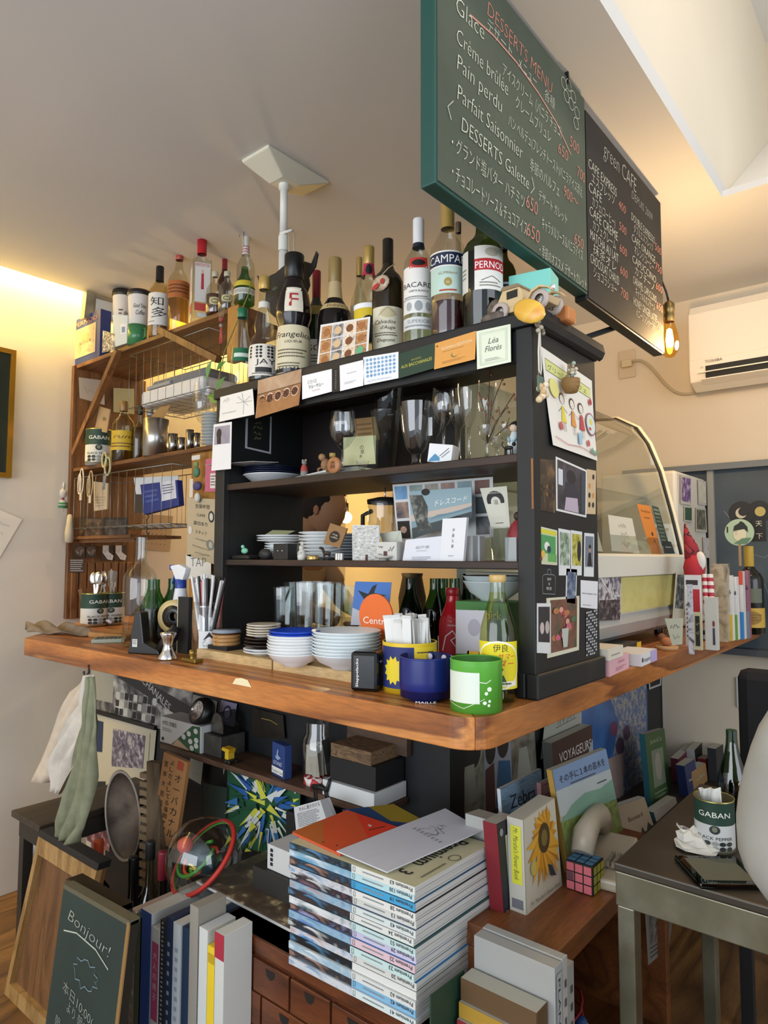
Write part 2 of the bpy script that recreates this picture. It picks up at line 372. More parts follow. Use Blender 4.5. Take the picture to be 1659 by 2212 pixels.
MB().prism(right, F0, .949, 1.0, counter_x).build('counter_board', t, bevel=.002)
art(MB(), frame((-.0006, 1, .96), (0, -1, 0), (0, 0, 1), V((-1, 0, 0))), 1, .04, [('p', [(.40, .62), (.41, .92), (.43, 1.0), (.45, .95), (.462, .62)], '#e8d9b0')]).build('chip', t, label='pale round chip in the front edge')
# panels under the counter
PX, PY = .463, .372
dark = M('#15181b', 0.55)
struct(MB().box((PX, PY, 0), (PX + .03, 1.95, .949), dark).build('partition_left'))
struct(MB().box((PX + .03, PY, 0), (WX, PY + .03, .949), dark).build('partition_right'))
struct(MB().box((PX - .012, PY - .012, 0), (PX + .05, PY + .055, .949), M('#101214', 0.5)).build('trim_1'))

# ================================================================= black bookcase standing on the counter
bk = noisy('black_paint', [(0.35, '#0e0f10'), (0.62, '#161718'), (0.78, '#33291f')], scale=7, detail=8, rough=0.55, bump=0.1, stretch=(1, 1, .5))
bks = wood('dark_shelf_wood', ['#24160f', '#3b2418', '#1c120c'], 'y', 2, 0.5, 6)
t = thing('black_bookcase', 'old black painted bookcase standing on the corner of the counter', 'bookcase', (.2, 0, 1.0))
def tb(name, lo, hi, mat, bevel=.002, lab=None): return MB().box(tuple(V(lo) - V((.2, 0, 1.0))), tuple(V(hi) - V((.2, 0, 1.0))), mat).build(name, t, bevel=bevel, label=lab)
tb('side_panel', (.2, .004, 1.0), (.486, .026, 1.672), bk)
tb('side_panel', (.2, .905, 1.0), (.486, .938, 1.69), bk)
tb('front_post', (.194, .002, 1.0), (.222, .036, 1.672), bk); tb('front_post', (.194, .902, 1.0), (.215, .94, 1.69), bk)
tb('plinth', (.188, -.006, 1.0), (.492, .02, 1.045), bk, .004)
tb('plinth', (.188, .0205, 1.0), (.2, .04, 1.045), bk, .003)
MB().prism([(-.003, .672), (-.003, .70), (-.012, .706), (-.016, .688), (-.010, .676)], lambda a, b, h=0: V((-.008 + h, a, b)), 0, .302, bk).build('cornice', t)
tb('cornice', (.186, -.014, 1.672), (.205, .945, 1.7), bk, .004)
tb('top_board', (.2, .0, 1.672), (.49, .94, 1.698), bks)
tb('top_rail', (.2, .026, 1.612), (.216, .905, 1.672), bk)
tb('shelf', (.203, .026, 1.425), (.486, .905, 1.442), bks); tb('shelf', (.203, .026, 1.228), (.486, .905, 1.243), bks)
tb('back_panel', (.478, .36, 1.442), (.486, .905, 1.672), M('#1b100d', .6)); tb('bottom_board', (.215, .026, 1.0), (.486, .905, 1.012), bks)

# ================================================================= wooden wall shelf unit
wd = wood('brown_shelf_wood', ['#6b4526', '#825732', '#573519'], 'y', 1.5, 0.5, 8)
wdz = wood('brown_slat_wood', ['#6f4a2b', '#835a35', '#5c3a1f'], 'z', 1.6, 0.5, 8)
wdl = wood('pale_post_wood', ['#a8742f', '#b98640', '#96642a'], 'z', 1.5, 0.5, 5)
SX = .386
t = thing('shelf_unit', 'brown wooden wall shelf unit with three shelves beside the cream wall', 'shelf', (SX, 2.165, 1.0))
def ts(name, lo, hi, mat, bevel=.002, lab=None): return MB().box(tuple(V(lo) - V((SX, 2.165, 1.0))), tuple(V(hi) - V((SX, 2.165, 1.0))), mat).build(name, t, bevel=bevel, label=lab)
ts('side_panel', (SX - .01, 2.150, 1.001), (.70, 2.170, 2.03), wdz)
for i in range(9): ts('slat', (SX + .005 + i * .034, 2.143, 1.0), (SX + .033 + i * .034, 2.150, 1.225), wdz, .003)
ts('shelf', (SX, 1.155, 2.018), (.66, 2.15, 2.034), wd)
ts('shelf', (SX, 1.20, 1.592), (.62, 2.15, 1.606), wd)
ts('shelf', (SX + .0, 1.70, 1.318), (.60, 2.15, 1.330), wd)
ts('end_post', (SX, 1.10, 1.86), (SX + .03, 1.155, 2.035), wdl); ts('end_panel', (SX + .03, 1.10, 1.86), (.50, 1.12, 2.035), wd)
ts('post', (SX + .02, 1.175, 1.0), (SX + .05, 1.36, 1.60), wdl)
MB().bar(V((SX - .012, 1.80, 2.02)) - V((SX, 2.165, 1)), V((SX - .012, 2.12, 1.66)) - V((SX, 2.165, 1)), .022, .022, wdz, up=(1, 0, 0)).build('brace', t)
MB().bar(V((SX - .012, 1.52, 2.04)) - V((SX, 2.165, 1)), V((SX - .012, 1.18, 1.87)) - V((SX, 2.165, 1)), .022, .022, wdz, up=(1, 0, 0)).build('brace', t)
# ================================================================= hanging menu boards
def chalkboard(name, label, x0, x1, z0, z1, face, edge, y=0.045):
    t = thing(name, label, 'menu board', ((x0 + x1) / 2, y, z0)); W_, H_ = x1 - x0, z1 - z0
    MB().box((-W_ / 2, 0, 0), (W_ / 2, .03, H_), edge).build('board', t, bevel=.003)
    MB().box((-W_ / 2 + .006, -.002, .006), (W_ / 2 - .004, .001, H_ - .004), face).build('writing_face', t)
    return t, frame((-W_ / 2, -.0022, 0), (1, 0, 0), (0, 0, 1), V((0, -1, 0))), W_, H_
gf = noisy('green_chalk_face', [(0.3, '#454e41'), (0.7, '#545d4e')], scale=4, detail=8, rough=0.8)
bf = noisy('black_chalk_face', [(0.3, '#211f1d'), (0.7, '#2b2927')], scale=4, detail=8, rough=0.8)
c_w, c_r = '#d9dbc8', '#e08a78'
t, F, W_, H_ = chalkboard('dessert_menu_board', 'green chalkboard with a handwritten dessert menu hanging from the ceiling', -.048, .552, 1.85, 2.318, gf, M('#1c4a42', .5))
def tx(px, py): p = aty(px, py, .043); return (p.x + .048) / .6, (p.z - 1.85) / .468
T = lambda x, y, h, s, c=c_w, w=None, off=-.018, rot=0, shear=.15: ('t', x + dX, y - dY, h * 1.25, s, c, dict(al='l', off=off, shear=shear, rot=rot, **({'w': w} if w else {})))
dX, dY = .03, .075
it = [T(.24, .905, .05, 'DESSERTS MENU', c_r, .44, rot=-2), T(.24, .84, .04, 'デザート', c_w, .15), T(.43, .835, .035, 'メニュー', c_w, .13), T(.62, .83, .035, '各種', c_w, .08),
      ('l', [(.17, .745), (.3, .77), (.45, .77), (.6, .745), (.74, .70), (.86, .62)], .004, '#c98f7e'),
      T(.07, .77, .055, 'Glace', c_w, .15, rot=3), T(.33, .725, .038, 'アイスクリーム（バニラ チョコ）', c_w, .42), T(.82, .735, .045, '500', c_r, .08),
      T(.07, .655, .05, 'Crème brûlée', c_w, .29), T(.41, .645, .038, 'クレームブリュレ', c_w, .25), T(.72, .64, .045, '650', c_r, .08),
      T(.07, .555, .05, 'Pain perdu', c_w, .25), T(.36, .535, .036, 'パン ペルデュ(フレンチトースト)バニラアイス添え', c_w, .56), T(.88, .62, .045, '700', c_r, .07),
      T(.07, .44, .05, 'Parfait Saisonnier', c_w, .38), T(.50, .43, .038, '季節のパルフェ', c_w, .22), T(.76, .455, .045, '900～', c_r, .12),
      T(.02, .345, .05, '〈', c_w, .03), T(.09, .335, .045, 'DESSERTS Galette', c_w, .40), T(.50, .33, .05, '〉', c_w, .03), T(.56, .33, .034, 'デザート ガレット', c_w, .22),
      T(.04, .235, .04, '・グランド塩バター ハチミツ', c_w, .42), T(.47, .25, .05, '650', c_r, .08), T(.58, .215, .038, 'キャラメルソース＆バニラアイス', c_w, .33), T(.84, .27, .045, '650', c_r, .08),
      T(.04, .125, .042, '・チョコレートソース＆チョコアイス', c_w, .43), T(.47, .13, .05, '650', c_r, .09), T(.56, .085, .036, '・季節のオススメ デザートガレット', c_w, .38)]
for i, (a, b) in enumerate([(.80, .93), (.84, .95), (.88, .92), (.82, .88), (.86, .87), (.91, .86), (.90, .80)]):
    it.append(('l', [(a + .022 * cos(q * .6), b + .028 * sin(q * .6)) for q in range(11)], .0012, c_w))
art(MB(), F, W_, H_, it).build('chalk_lettering', t)
MB().box((-.12, -.006, H_), (-.115, 0, H_ + .03), BLK).build('hook', t); MB().box((.2, -.006, H_ - .02), (.205, .002, H_ + .02), BLK).build('hook', t)
t, F, W_, H_ = chalkboard('cafe_menu_board', 'black chalkboard with a handwritten coffee menu hanging beside the green one', .555, 1.105, 1.84, 2.30, bf, M('#1a1817', .5), .048)
dX = dY = 0
it = [T(.20, .86, .075, 'green CAFE', '#b9b9ae', .42), T(.55, .80, .04, 'DEPUIS 2009', '#a9a9a0', .30)]
rows = [('CAFE EXPRESS', 'エスプレッソ', '400'), ('CAFE', 'カフェ(コーヒー)', '500'), ('CAFE CREME', 'カフェクレーム', '600'), ('MATCHA AU LAIT', '抹茶オレ', '600'), ('CHOCOLAT CHAUD', 'ショコラショー', '700')]
for i, (a, b, c) in enumerate(rows):
    y = .70 - i * .125; it += [T(.03, y, .042, a, c_w, .32 if len(a) > 5 else .14), T(.06, y - .06, .038, b, c_w, .26), T(.37, y - .045, .04, c, c_r, .09)]
rows = [('DOUBLE EXPRESSO', 'ダブルエスプレッソ', '500'), ('CAFE ORANGE', 'オレンジコーヒー', '750'), ('CAPUCCINO', 'カプチーノ', '600'), ('CARAMEL CAPUCCINO', 'キャラメルカプチーノ', '650'), ('HONEY GINGER LATTE', 'ハニージンジャーラテ', '700')]
for i, (a, b, c) in enumerate(rows):
    y = .66 - i * .125; it += [T(.53, y, .038, a, '#c8cabb', .34), T(.56, y - .058, .036, b, '#c8cabb', .28), T(.87, y - .03, .04, c, c_r, .10)]
art(MB(), F, W_, H_, it).build('chalk_lettering', t)
MB().tube([V((.275, .0, .0)), V((.275, .0, .04))], .002, BLK).build('hook', t)
MB().bar((-.02, .03, .01), (-.22, .30, -.10), .012, .012, M('#151515', .5)).build('support_bar', t)

# ceiling plate and pole
t = thing('ceiling_tension_pole', 'white tension pole pressed to the ceiling by a flared plate', 'pole', (.31, .81, 1.698))
zt = ZC - 1.698
MB().add([(-.105, -.055, zt), (.12, -.055, zt), (.12, .055, zt), (-.105, .055, zt), (-.105, -.055, zt - .008), (.12, -.055, zt - .008), (.12, .055, zt - .008), (-.105, .055, zt - .008), (-.03, -.028, zt - .045), (.03, -.028, zt - .045), (.03, .028, zt - .045), (-.03, .028, zt - .045)],
         [(0, 1, 2, 3), (4, 5, 1, 0), (5, 6, 2, 1), (6, 7, 3, 2), (7, 4, 0, 3), (8, 9, 5, 4), (9, 10, 6, 5), (10, 11, 7, 6), (11, 8, 4, 7), (11, 10, 9, 8)], M('#dcdccb', .5)).build('ceiling_plate', t, bevel=.003)
MB().lathe([(.0125, .0), (.0125, zt - .2), (.0105, zt - .2), (.0105, zt - .06), (.0145, zt - .06), (.0145, zt - .035)], M('#e6e8e2', .4)).build('tube', t)
MB().lathe([(.0140, zt - .235), (.0140, zt - .195), (.0125, zt - .19)], M('#dfe2dc', .4)).build('collar', t)
MB().tube([(-.013, 0, zt - .19), (.0, -.03, zt - .185), (.006, -.03, zt - .182)], .004, M('#e8e8e2')).build('knob', t)
MB().tube([(0, -.02, zt - .19), (.002, -.022, zt - .26), (.0, -.023, zt - .42)], .0015, '#c9bfa4').tube([(.01, -.03, zt - .19), (.013, -.032, zt - .3), (.01, -.03, zt - .40)], .0015, '#c9bfa4').build('string', t)
o = MB().tube([(.53, 1.06, 1.0), (.53, 1.06, ZC)], .0075, M('#a88a66', .5)).build('copper_pipe', org=(.53, 1.06, 1.0)); tag(o, 'thin tan pipe rising to the ceiling behind the white pole', 'pipe')

# ================================================================= bulb lamp by the board
t = thing('bulb_lamp', 'glowing amber teardrop bulb in a brass socket at the end of the menu boards', 'lamp', (1.135, .04, 1.80))
k = mpp((1.135, .04, 1.9)); zb = aty(1440, 768, .04).z - 1.80
MB().lathe([(.0, zb), (.012, zb + .004), (.024, zb + .022), (.0275, zb + .042), (.024, zb + .07), (.016, zb + .098), (.0135, zb + .112)], glass('#ffc95a', refl=.7)).build('bulb', t)
MB().lathe([(0, zb + .03), (.009, zb + .035), (.011, zb + .055), (.007, zb + .085), (0, zb + .09)], M('#ffd080', .5, 0, 30)).build('filament', t)
MB().lathe([(.0135, zb + .108), (.0155, zb + .112), (.0155, zb + .13), (.014, zb + .135), (.0165, zb + .14), (.0165, zb + .16), (.009, zb + .17), (0, zb + .172)], M('#7d6d45', .35, .9)).build('socket', t)
MB().tube([(0, 0, zb + .17), (-.005, .005, zb + .2), (-.02, .012, zb + .23), (-.03, .015, zb + .45)], .003, BLK).build('cord', t)
d = bpy.data.lights.new('bulb', 'POINT'); d.energy = 7.5; d.color = (1, .66, .32); d.shadow_soft_size = .03
lo = bpy.data.objects.new('bulb_glow', d); COL.objects.link(lo); lo.parent = t; lo.location = (.0, -.045, zb + .03)

# ================================================================= air conditioner
t = thing('air_conditioner', 'white wall air conditioner with an open louvre above the slate panel', 'air conditioner', (WX, .18, 1.95))
acm = M('#e9dfcb', .35); y1, y0 = .0, -.78
prof = [(-.001, .0), (-.10, -.045), (-.175, -.02), (-.185, .03), (-.185, .06), (-.182, .25), (-.165, .275), (-.001, .285)]
MB().prism(prof, lambda a, b, h=0: V((a, h, b)), y0, y1, acm).build('casing', t, bevel=.004)
MB().prism([(-.187, .065), (-.188, .245), (-.170, .277), (-.1845, .25), (-.1842, .065)], lambda a, b, h=0: V((a, h, b)), y0 + .01, y1 - .006, acm).build('front_cover', t)
MB().box((-.1875, y0 + .02, -.012), (-.10, y1 - .06, .035), M('#0c0c0c')).build('air_outlet', t)
MB().box((-.205, y0 + .02, .012), (-.13, y1 - .035, .016), acm, Matrix.Rotation(rad(-8), 3, 'Y')).build('louvre', t); MB().box((-.20, y0 + .02, -.03), (-.09, y1 - .045, -.026), acm, Matrix.Rotation(rad(12), 3, 'Y')).build('louvre', t)
art(MB(), frame((-.1905, -.03, .03), (0, -1, 0), (0, 0, 1), V((-1, 0, 0))), .2, .035, [('t', .3, .45, .3, 'TOSHIBA', '#4b4540'), ('e', .09, .02, .03, .12, '#c9bda8')]).build('logo_badge', t)
# outlet with plug and cord
t = thing('wall_socket', 'beige wall socket plate with the air conditioner plug in it', 'socket', (WX, .485, 2.1))
MB().box((-.008, -.036, -.062), (0, .036, .062), M('#c9b79c', .5)).build('plate', t, bevel=.003)
MB().box((-.032, -.028, -.018), (-.008, .016, .014), M('#c9b896', .5)).build('plug', t, bevel=.004)
p0 = V((WX - .02, .46, 2.1)); p3 = V((WX - .012, .19, 1.93)); pts = []
for i in range(15):
    s = i / 14; pts.append(p0.lerp(p3, s) + V((0, 0, .045 * sin(pi * 2 * s) * (1 - s) - .055 * s * s * (1 - s) * 4)))
tag(MB().tube(pts, .0055, M('#b3a68c', .5), 8).build('power_cord', org=p0), 'beige power cord drooping from the wall socket to the air conditioner', 'cord')
p = atx(1613, 1497, WX); t = thing('wall_socket', 'white wall socket low on the wall behind the black chair', 'socket', (WX, p.y, p.z)); MB().box((-.008, -.036, -.058), (0, .036, .058), M('#cfcfc6', .5)).build('plate', t, bevel=.003); MB().box((-.009, -.006, -.012), (-.0075, -.003, .012), BLK).box((-.009, .004, -.012), (-.0075, .007, .012), BLK).build('slots', t)
# framed picture and taped paper on the cream wall
t = thing('framed_picture', 'gold and dark green picture frame at the edge of the cream wall', 'picture', (-.15, WY, 1.79))
gold = M('#b98a2c', .3, .8)
for nm, i0, i1, mt, dd in (('frame', 0, .018, gold, .03), ('inner_frame', .018, .055, M('#20291b', .4), .022), ('inner_frame', .055, .072, gold, .026)):
    m_ = MB(); a, b, c_, e = -.38, .30, -.245, .245
    for lo, hi in (((a + i0, -dd, c_ + i0), (a + i1, 0, e - i0)), ((b - i1, -dd, c_ + i0), (b - i0, 0, e - i0)), ((a + i1, -dd, c_ + i0), (b - i1, 0, c_ + i1)), ((a + i1, -dd, e - i1), (b - i1, 0, e - i0))): m_.box(lo, hi, mt)
    m_.build(nm, t, label='dark green band' if i0 == .018 else None)
MB().box((-.31, -.012, -.18), (.23, -.002, .18), photo(['#c9b58a', '#a98d5a'], 8)).build('print', t)
card('handwritten_note', 'cream handwritten paper taped on the wall below the gold frame', 'note', quady(WY - .004, (-60, 1075), (48, 1122), (-4, 1210), (-90, 1180)), [('q', .35, .75, .85, .08, .001, '#6b5a4a'), ('q', .3, .55, .8, .08, .001, '#6b5a4a'), ('q', .3, .35, .7, .08, .001, '#6b5a4a')], '#ece0cb')
# ================================================================= bottles
PROF = {
 'bordeaux': [(0, .02), (.9, 0), (1, .02), (1, .60), (.97, .64), (.80, .69), (.50, .73), (.36, .77), (.33, .82), (.33, 1.0)],
 'spirit': [(0, .02), (.92, 0), (1, .02), (1, .62), (.93, .67), (.66, .73), (.42, .78), (.35, .83), (.34, 1.0)],
 'slope': [(0, .02), (.92, 0), (1, .02), (1, .42), (.92, .52), (.70, .64), (.48, .75), (.38, .84), (.34, .92), (.34, 1.0)],
 'squat': [(0, .02), (.92, 0), (1, .02), (1, .48), (.95, .54), (.72, .60), (.45, .66), (.36, .72), (.34, 1.0)],
 'monk': [(0, .02), (.88, 0), (1, .03), (.96, .30), (.85, .42), (.99, .48), (1.0, .56), (.84, .68), (.62, .74), (.50, .78), (.48, 1.0)],
 'bell': [(0, .02), (.9, 0), (1, .02), (.97, .30), (.80, .42), (.62, .45), (.60, .47), (.66, .54), (.52, .63), (.38, .72), (.34, .8), (.34, 1.0)],
 'soda': [(0, .02), (.88, 0), (1, .03), (1, .50), (.95, .58), (.72, .70), (.50, .80), (.42, .88), (.42, 1.0)],
 'tear': [(0, .03), (.7, 0), (1, .10), (1, .30), (.85, .50), (.55, .70), (.42, .82), (.40, 1.0)],
 'jug': [(0, .02), (.92, 0), (1, .04), (1, .46), (.9, .60), (.55, .72), (.30, .78), (.28, 1.0)],
}
def interp(pr, z):
    for (r0, z0), (r1, z1) in zip(pr[1:], pr[2:]):
        if z0 <= z <= z1: return r0 + (r1 - r0) * (z - z0) / max(1e-6, z1 - z0)
    return pr[-1][0]
def bottle(label, loc, H, R, prof='bordeaux', gl='#e8f2ea', cap='#c0a060', caph=.16, labs=(), liquid=None, name='bottle', group=None, facing=None, cat='bottle', capr=1.12, foil=None, refl=1.0, opaque=False):
    loc = V(loc); t = thing(name, label, cat, loc, 0, group); pr = PROF[prof]
    a0 = facing if facing is not None else math.atan2(CAMP.y - loc.y, CAMP.x - loc.x)
    g = M(gl, .12) if opaque else glass(gl, refl=refl)
    MB().lathe([(r * R, z * H) for r, z in pr], g).build('bottle_body', t)
    if liquid:
        lv, lc = liquid[:2]; q = [(r * R * .95, z * H + .002) for r, z in pr if z < lv] + [(interp(pr, lv) * R * .95, lv * H), (0, lv * H)]; q[0] = (0, .004)
        MB().lathe(q, glass(lc, refl=.3) if len(liquid) > 2 else M(lc, .1)).build('liquid', t)
    if cap:
        rn = interp(pr, .97) * R * capr; z0 = 1 - caph
        MB().lathe([(interp(pr, z0) * R * 1.02, z0 * H), (rn, z0 * H + .002), (rn, H * .995), (rn * .93, H * 1.003), (0, H * 1.004)], M(cap, .35, .3 if cap in ('#c0a060', '#b99a55') else 0)).build('cap', t)
    if foil: MB().lathe([(interp(pr, foil[0]) * R * 1.015, foil[0] * H), (interp(pr, foil[1]) * R * 1.015, foil[1] * H)], M(foil[2], .4)).build('neck_band', t)
    for L in labs:     # (z0, z1, width fraction of circumference, base, items[, angle offset])
        z0, z1, wf, base, items = L[:5]; da = rad(L[5]) if len(L) > 5 else 0
        r0 = interp(pr, z0) * R; r1 = interp(pr, z1) * R; rm = max(r0, r1); Wd = 2 * pi * rm * wf; Hd = (z1 - z0) * H
        def F(u, v, h=0.0, r0=r0, r1=r1, z0=z0, rm=rm, Wd=Wd, Hd=Hd, da=da):
            rr = interp(pr, z0 + v / H) * R + .0008 + h; a = a0 + da + (u - Wd / 2) / rm; return V((rr * cos(a), rr * sin(a), z0 * H + v))
        mb = MB(); n = max(3, int(40 * wf)); vs = []; m_ = 1 if abs(r0 - r1) < .002 else 5
        for j in range(m_ + 1):
            for i in range(n + 1): vs.append(F(Wd * i / n, Hd * j / m_))
        mb.add(vs, [(j * (n + 1) + i, j * (n + 1) + i + 1, (j + 1) * (n + 1) + i + 1, (j + 1) * (n + 1) + i) for j in range(m_) for i in range(n)], base, True)
        art(mb, F, Wd, Hd, items, h0=.0004, sub=.006); mb.build('label', t)
    return t
def bx(px, pt, wpx, X, z, **kw):      # standing at depth X on a surface of height z: place, height and radius
    p = atx(px, pt, X); m = mpp(p); return (X, p.y, z), p.z - z, wpx * m / 2
TX = lambda x, y, h, s, c, w=None, **k: ('t', x, y, h, s, c, dict(k, **({'w': w} if w else {})))
ZT = 1.70
G1 = 'bottles on top of the black bookcase'
def B(label, px, pt, w, X, **k): L, H, R = bx(px, pt, w, X, k.pop('z', ZT)); return bottle(label, L, H, R, **k)
B('clear plastic bottle with a green cap and small green label at the bookcase corner', 524, 668, 50, .25, prof='tear', cap='#1f6b4a', caph=.11, gl='#e9f1ee', labs=[(.34, .5, .3, '#1d6a45', [('r', .1, .3, .9, .6, '#d8e4d6')])], group=G1)
B('clear bell shaped bottle with gold cap, dark liquid and a label ending in JAY', 572, 600, 66, .235, prof='bell', cap='#b99a55', caph=.12, liquid=(.13, '#120d0a'), labs=[(.05, .34, .42, '#e4ded0', [('g', .1, .55, .95, .95, 9, 4, 'e', ['#1b1b1d', '#e4ded0', '#3a3a3c'], .8), TX(.55, .36, .16, 'JAY', '#1c1c1f', .5), ('r', .3, .1, .7, .26, '#2b2b2e'), ('w', .2, .02, .8, .1, 1, '#6d6a66')]), (.70, .76, .4, '#dcd8cf', [])], group=G1)
B('black monk shaped liqueur bottle with a tall black cap and cream label', 636, 552, 76, .25, prof='monk', gl='#171012', opaque=True, cap='#121212', caph=.20, capr=1.15, labs=[(.02, .40, .45, '#d9cfae', [TX(.5, .74, .12, 'Frangelico', '#2a241c', .85, shear=.2), TX(.5, .62, .05, 'LIQUEUR', '#2a241c', .35), ('w', .15, .3, .8, .5, 3, '#6b604a'), ('w', .15, .1, .7, .22, 2, '#6b604a')]), (.50, .70, .17, '#e5dcc8', [('r', .08, .08, .92, .92, '#f0e8d6'), TX(.5, .2, .55, 'F', '#a8242c', .5)])], group=G1)
B('dark wine bottle with a red foil cap behind the monk bottle', 684, 587, 50, .40, prof='bordeaux', gl='#27301f', opaque=True, cap='#8a1826', caph=.22, labs=[(.18, .42, .4, '#d9d6c8', [TX(.45, .62, .2, 'SO', '#2a2a2a', .4), ('w', .1, .2, .8, .5, 3, '#5c5c58')]), (.62, .70, .2, '#a8914a', [])], group=G1)
B('black squat bottle with a gold crumpled foil neck', 724, 560, 74, .32, prof='squat', gl='#141110', opaque=True, cap='#9c8350', caph=.20, labs=[(.55, .60, .5, '#c9b27c', [TX(.5, .3, .5, "Duby's", '#5a2b22', .35)])], foil=(.66, .8, '#c7b184'), group=G1)
B('cachaca bottle with gold cap and a big yellow 51 label', 797, 535, 62, .33, prof='spirit', gl='#dfe6d8', cap='#b99a55', caph=.14, labs=[(.20, .52, .5, '#e3c52a', [('e', .5, .36, .20, .34, '#141414'), TX(.5, .22, .28, '51', '#f2f0e8', .28), ('r', 0, .88, 1, 1, '#ffffff')]), (.76, .86, .8, '#b8234a', [('e', .5, .5, .12, .42, '#141414'), TX(.5, .25, .4, '51', '#ffffff', .1)])], group=G1)
B('slim bottle with gold cap hidden behind the yellow 51 bottle', 776, 558, 36, .42, prof='spirit', gl='#e2e6da', cap='#b99a55', caph=.14, labs=[(.5, .62, .5, '#e6dfc4', [])], group=G1)
tcal = B('dark brown calvados bottle with a cream label and a hanging wicker tag', 838, 519, 68, .27, prof='bordeaux', gl='#2b2214', opaque=True, cap='#1d1610', caph=.30, capr=1.05, labs=[(.05, .40, .36, '#d9d3bb', [('e', .5, .86, .22, .12, '#c3b893'), ('l', [(.25, .8), (.5, .98), (.75, .8)], .001, '#5a4d33'), TX(.42, .60, .09, 'Calvados', '#3a3226', .6, shear=.3), TX(.5, .47, .08, "d'Auge", '#3a3226', .4, shear=.3), ('w', .12, .3, .8, .4, 2, '#5c5240'), TX(.45, .18, .08, 'Dupont', '#3a3226', .5, shear=.2)])], group=G1)
p = atx(822, 612, .235)
t = thing('wicker_tag', 'round wicker tag with a red patch hanging on the dark calvados bottle', 'tag', p); MB().ball((0, 0, 0), .026, photo(['#d8c8b0', '#b59f86', '#8d7761'], 60), sc=(.25, 1, .72)).build('wicker_disc', t)
art(MB(), frame((-.0075, .026, -.02), (0, -1, 0), (0, 0, 1), V((-1, 0, 0))), .052, .04, [('e', .35, .3, .22, .14, '#b03028', 20), ('e', .72, .5, .12, .16, '#a33028', 20)]).build('red_patch', t)
MB().tube([(0, 0, .016), (.01, -.015, .035), (.02, -.025, .045)], .0012, '#b9a68a').build('string', t)
B('clear rum bottle with white cap, bat emblem and clear blue-green liquid', 904, 475, 64, .26, prof='spirit', gl='#dfeae4', cap='#e9eaec', caph=.19, liquid=(.36, '#a9c8bb', 1), foil=(.78, .83, '#1c2638'),
  labs=[(.38, .78 if False else .60, .42, '#eceae4', [TX(.5, .28, .17, 'BACARDÍ', '#14161c', .9), TX(.5, .12, .07, 'CARTA BLANCA', '#14161c', .5)]), (.585, .665, .2, '#c0322c', [('e', .5, .5, .5, .5, '#c0322c'), ('e', .5, .5, .36, .30, '#1a1415'), ('p', [(.1, .55), (.35, .62), (.5, .5), (.65, .62), (.9, .55), (.7, .4), (.5, .34), (.3, .4)], '#151112')]), (.25, .38, .42, '#e6e6e0', [('e', .5, .4, .10, .3, '#9aa0a2'), ('e', .25, .4, .08, .25, '#a6abac'), ('e', .75, .4, .08, .25, '#a6abac'), ('r', 0, .8, 1, .84, '#9a9c9c'), ('w', .1, .86, .9, .98, 1, '#6b6e70')]), (.13, .22, .42, '#d6d8d6', [TX(.5, .5, .3, 'SUPERIOR', '#8b8f90', .6), ('w', .1, .1, .9, .4, 1, '#8b8f90')])], group=G1)
B('bitters bottle with gold cap and a little deep red liquid', 967, 435, 76, .262, prof='spirit', gl='#e6e9e2', cap='#b99a55', caph=.20, liquid=(.27, '#3d0f18'), labs=[(.49, .60, .40, '#1d2747', [('r', 0, .9, 1, 1, '#f0eee6'), ('r', 0, 0, 1, .1, '#f0eee6'), TX(.5, .25, .5, 'CAMPARI', '#f2f2ee', .95)]), (.31, .49, .38, '#bfd9cd', [TX(.5, .72, .1, 'G.Milano', '#8b7a4a', .45, shear=.3), ('e', .5, .42, .09, .16, '#a58f4e'), TX(.5, .36, .12, 'n', '#e0dcc0', .06), ('r', .3, .08, .7, .14, '#b5402c')])], group=G1)
B('small corked bottle just visible behind the bitters bottle', 990, 482, 34, .44, prof='spirit', gl='#cfd2c4', cap='#5b4a3a', caph=.07, labs=[], group=G1)
B('green aniseed bottle with white eight-sided label under the menu board', 1042, 440, 86, .27, prof='bordeaux', gl='#3f5a2a', cap='#b9bcc0', caph=.16, liquid=(.60, '#2c4a20', 1), labs=[(.30, .62, .27, '#e6e4dc', [('r', 0, .44, 1, .70, '#b5242a'), TX(.5, .48, .16, 'PERNOD', '#ffffff', .95), ('e', .5, .85, .2, .1, '#b9b4a4'), ('l', [(.2, .2), (.5, .3), (.8, .2)], .0012, '#44403a'), ('w', .15, .05, .85, .18, 2, '#8b8578')], 25), (.30, .60, .10, '#d9d9d2', [('w', .2, .3, .8, .6, 3, '#8a8a84')], -62)], group=G1)
B('dark aperitif bottle with a grey cap and navy label beside the cyan box', 1086, 497, 56, .36, prof='bordeaux', gl='#3a3c22', cap='#6d6f70', caph=.18, liquid=(.5, '#2b2a12', 1), labs=[(.36, .52, .5, '#22304a', [TX(.5, .35, .4, 'RICARD', '#eceae0', .6), ('r', 0, .85, 1, .95, '#d8d6cc')])], group=G1)
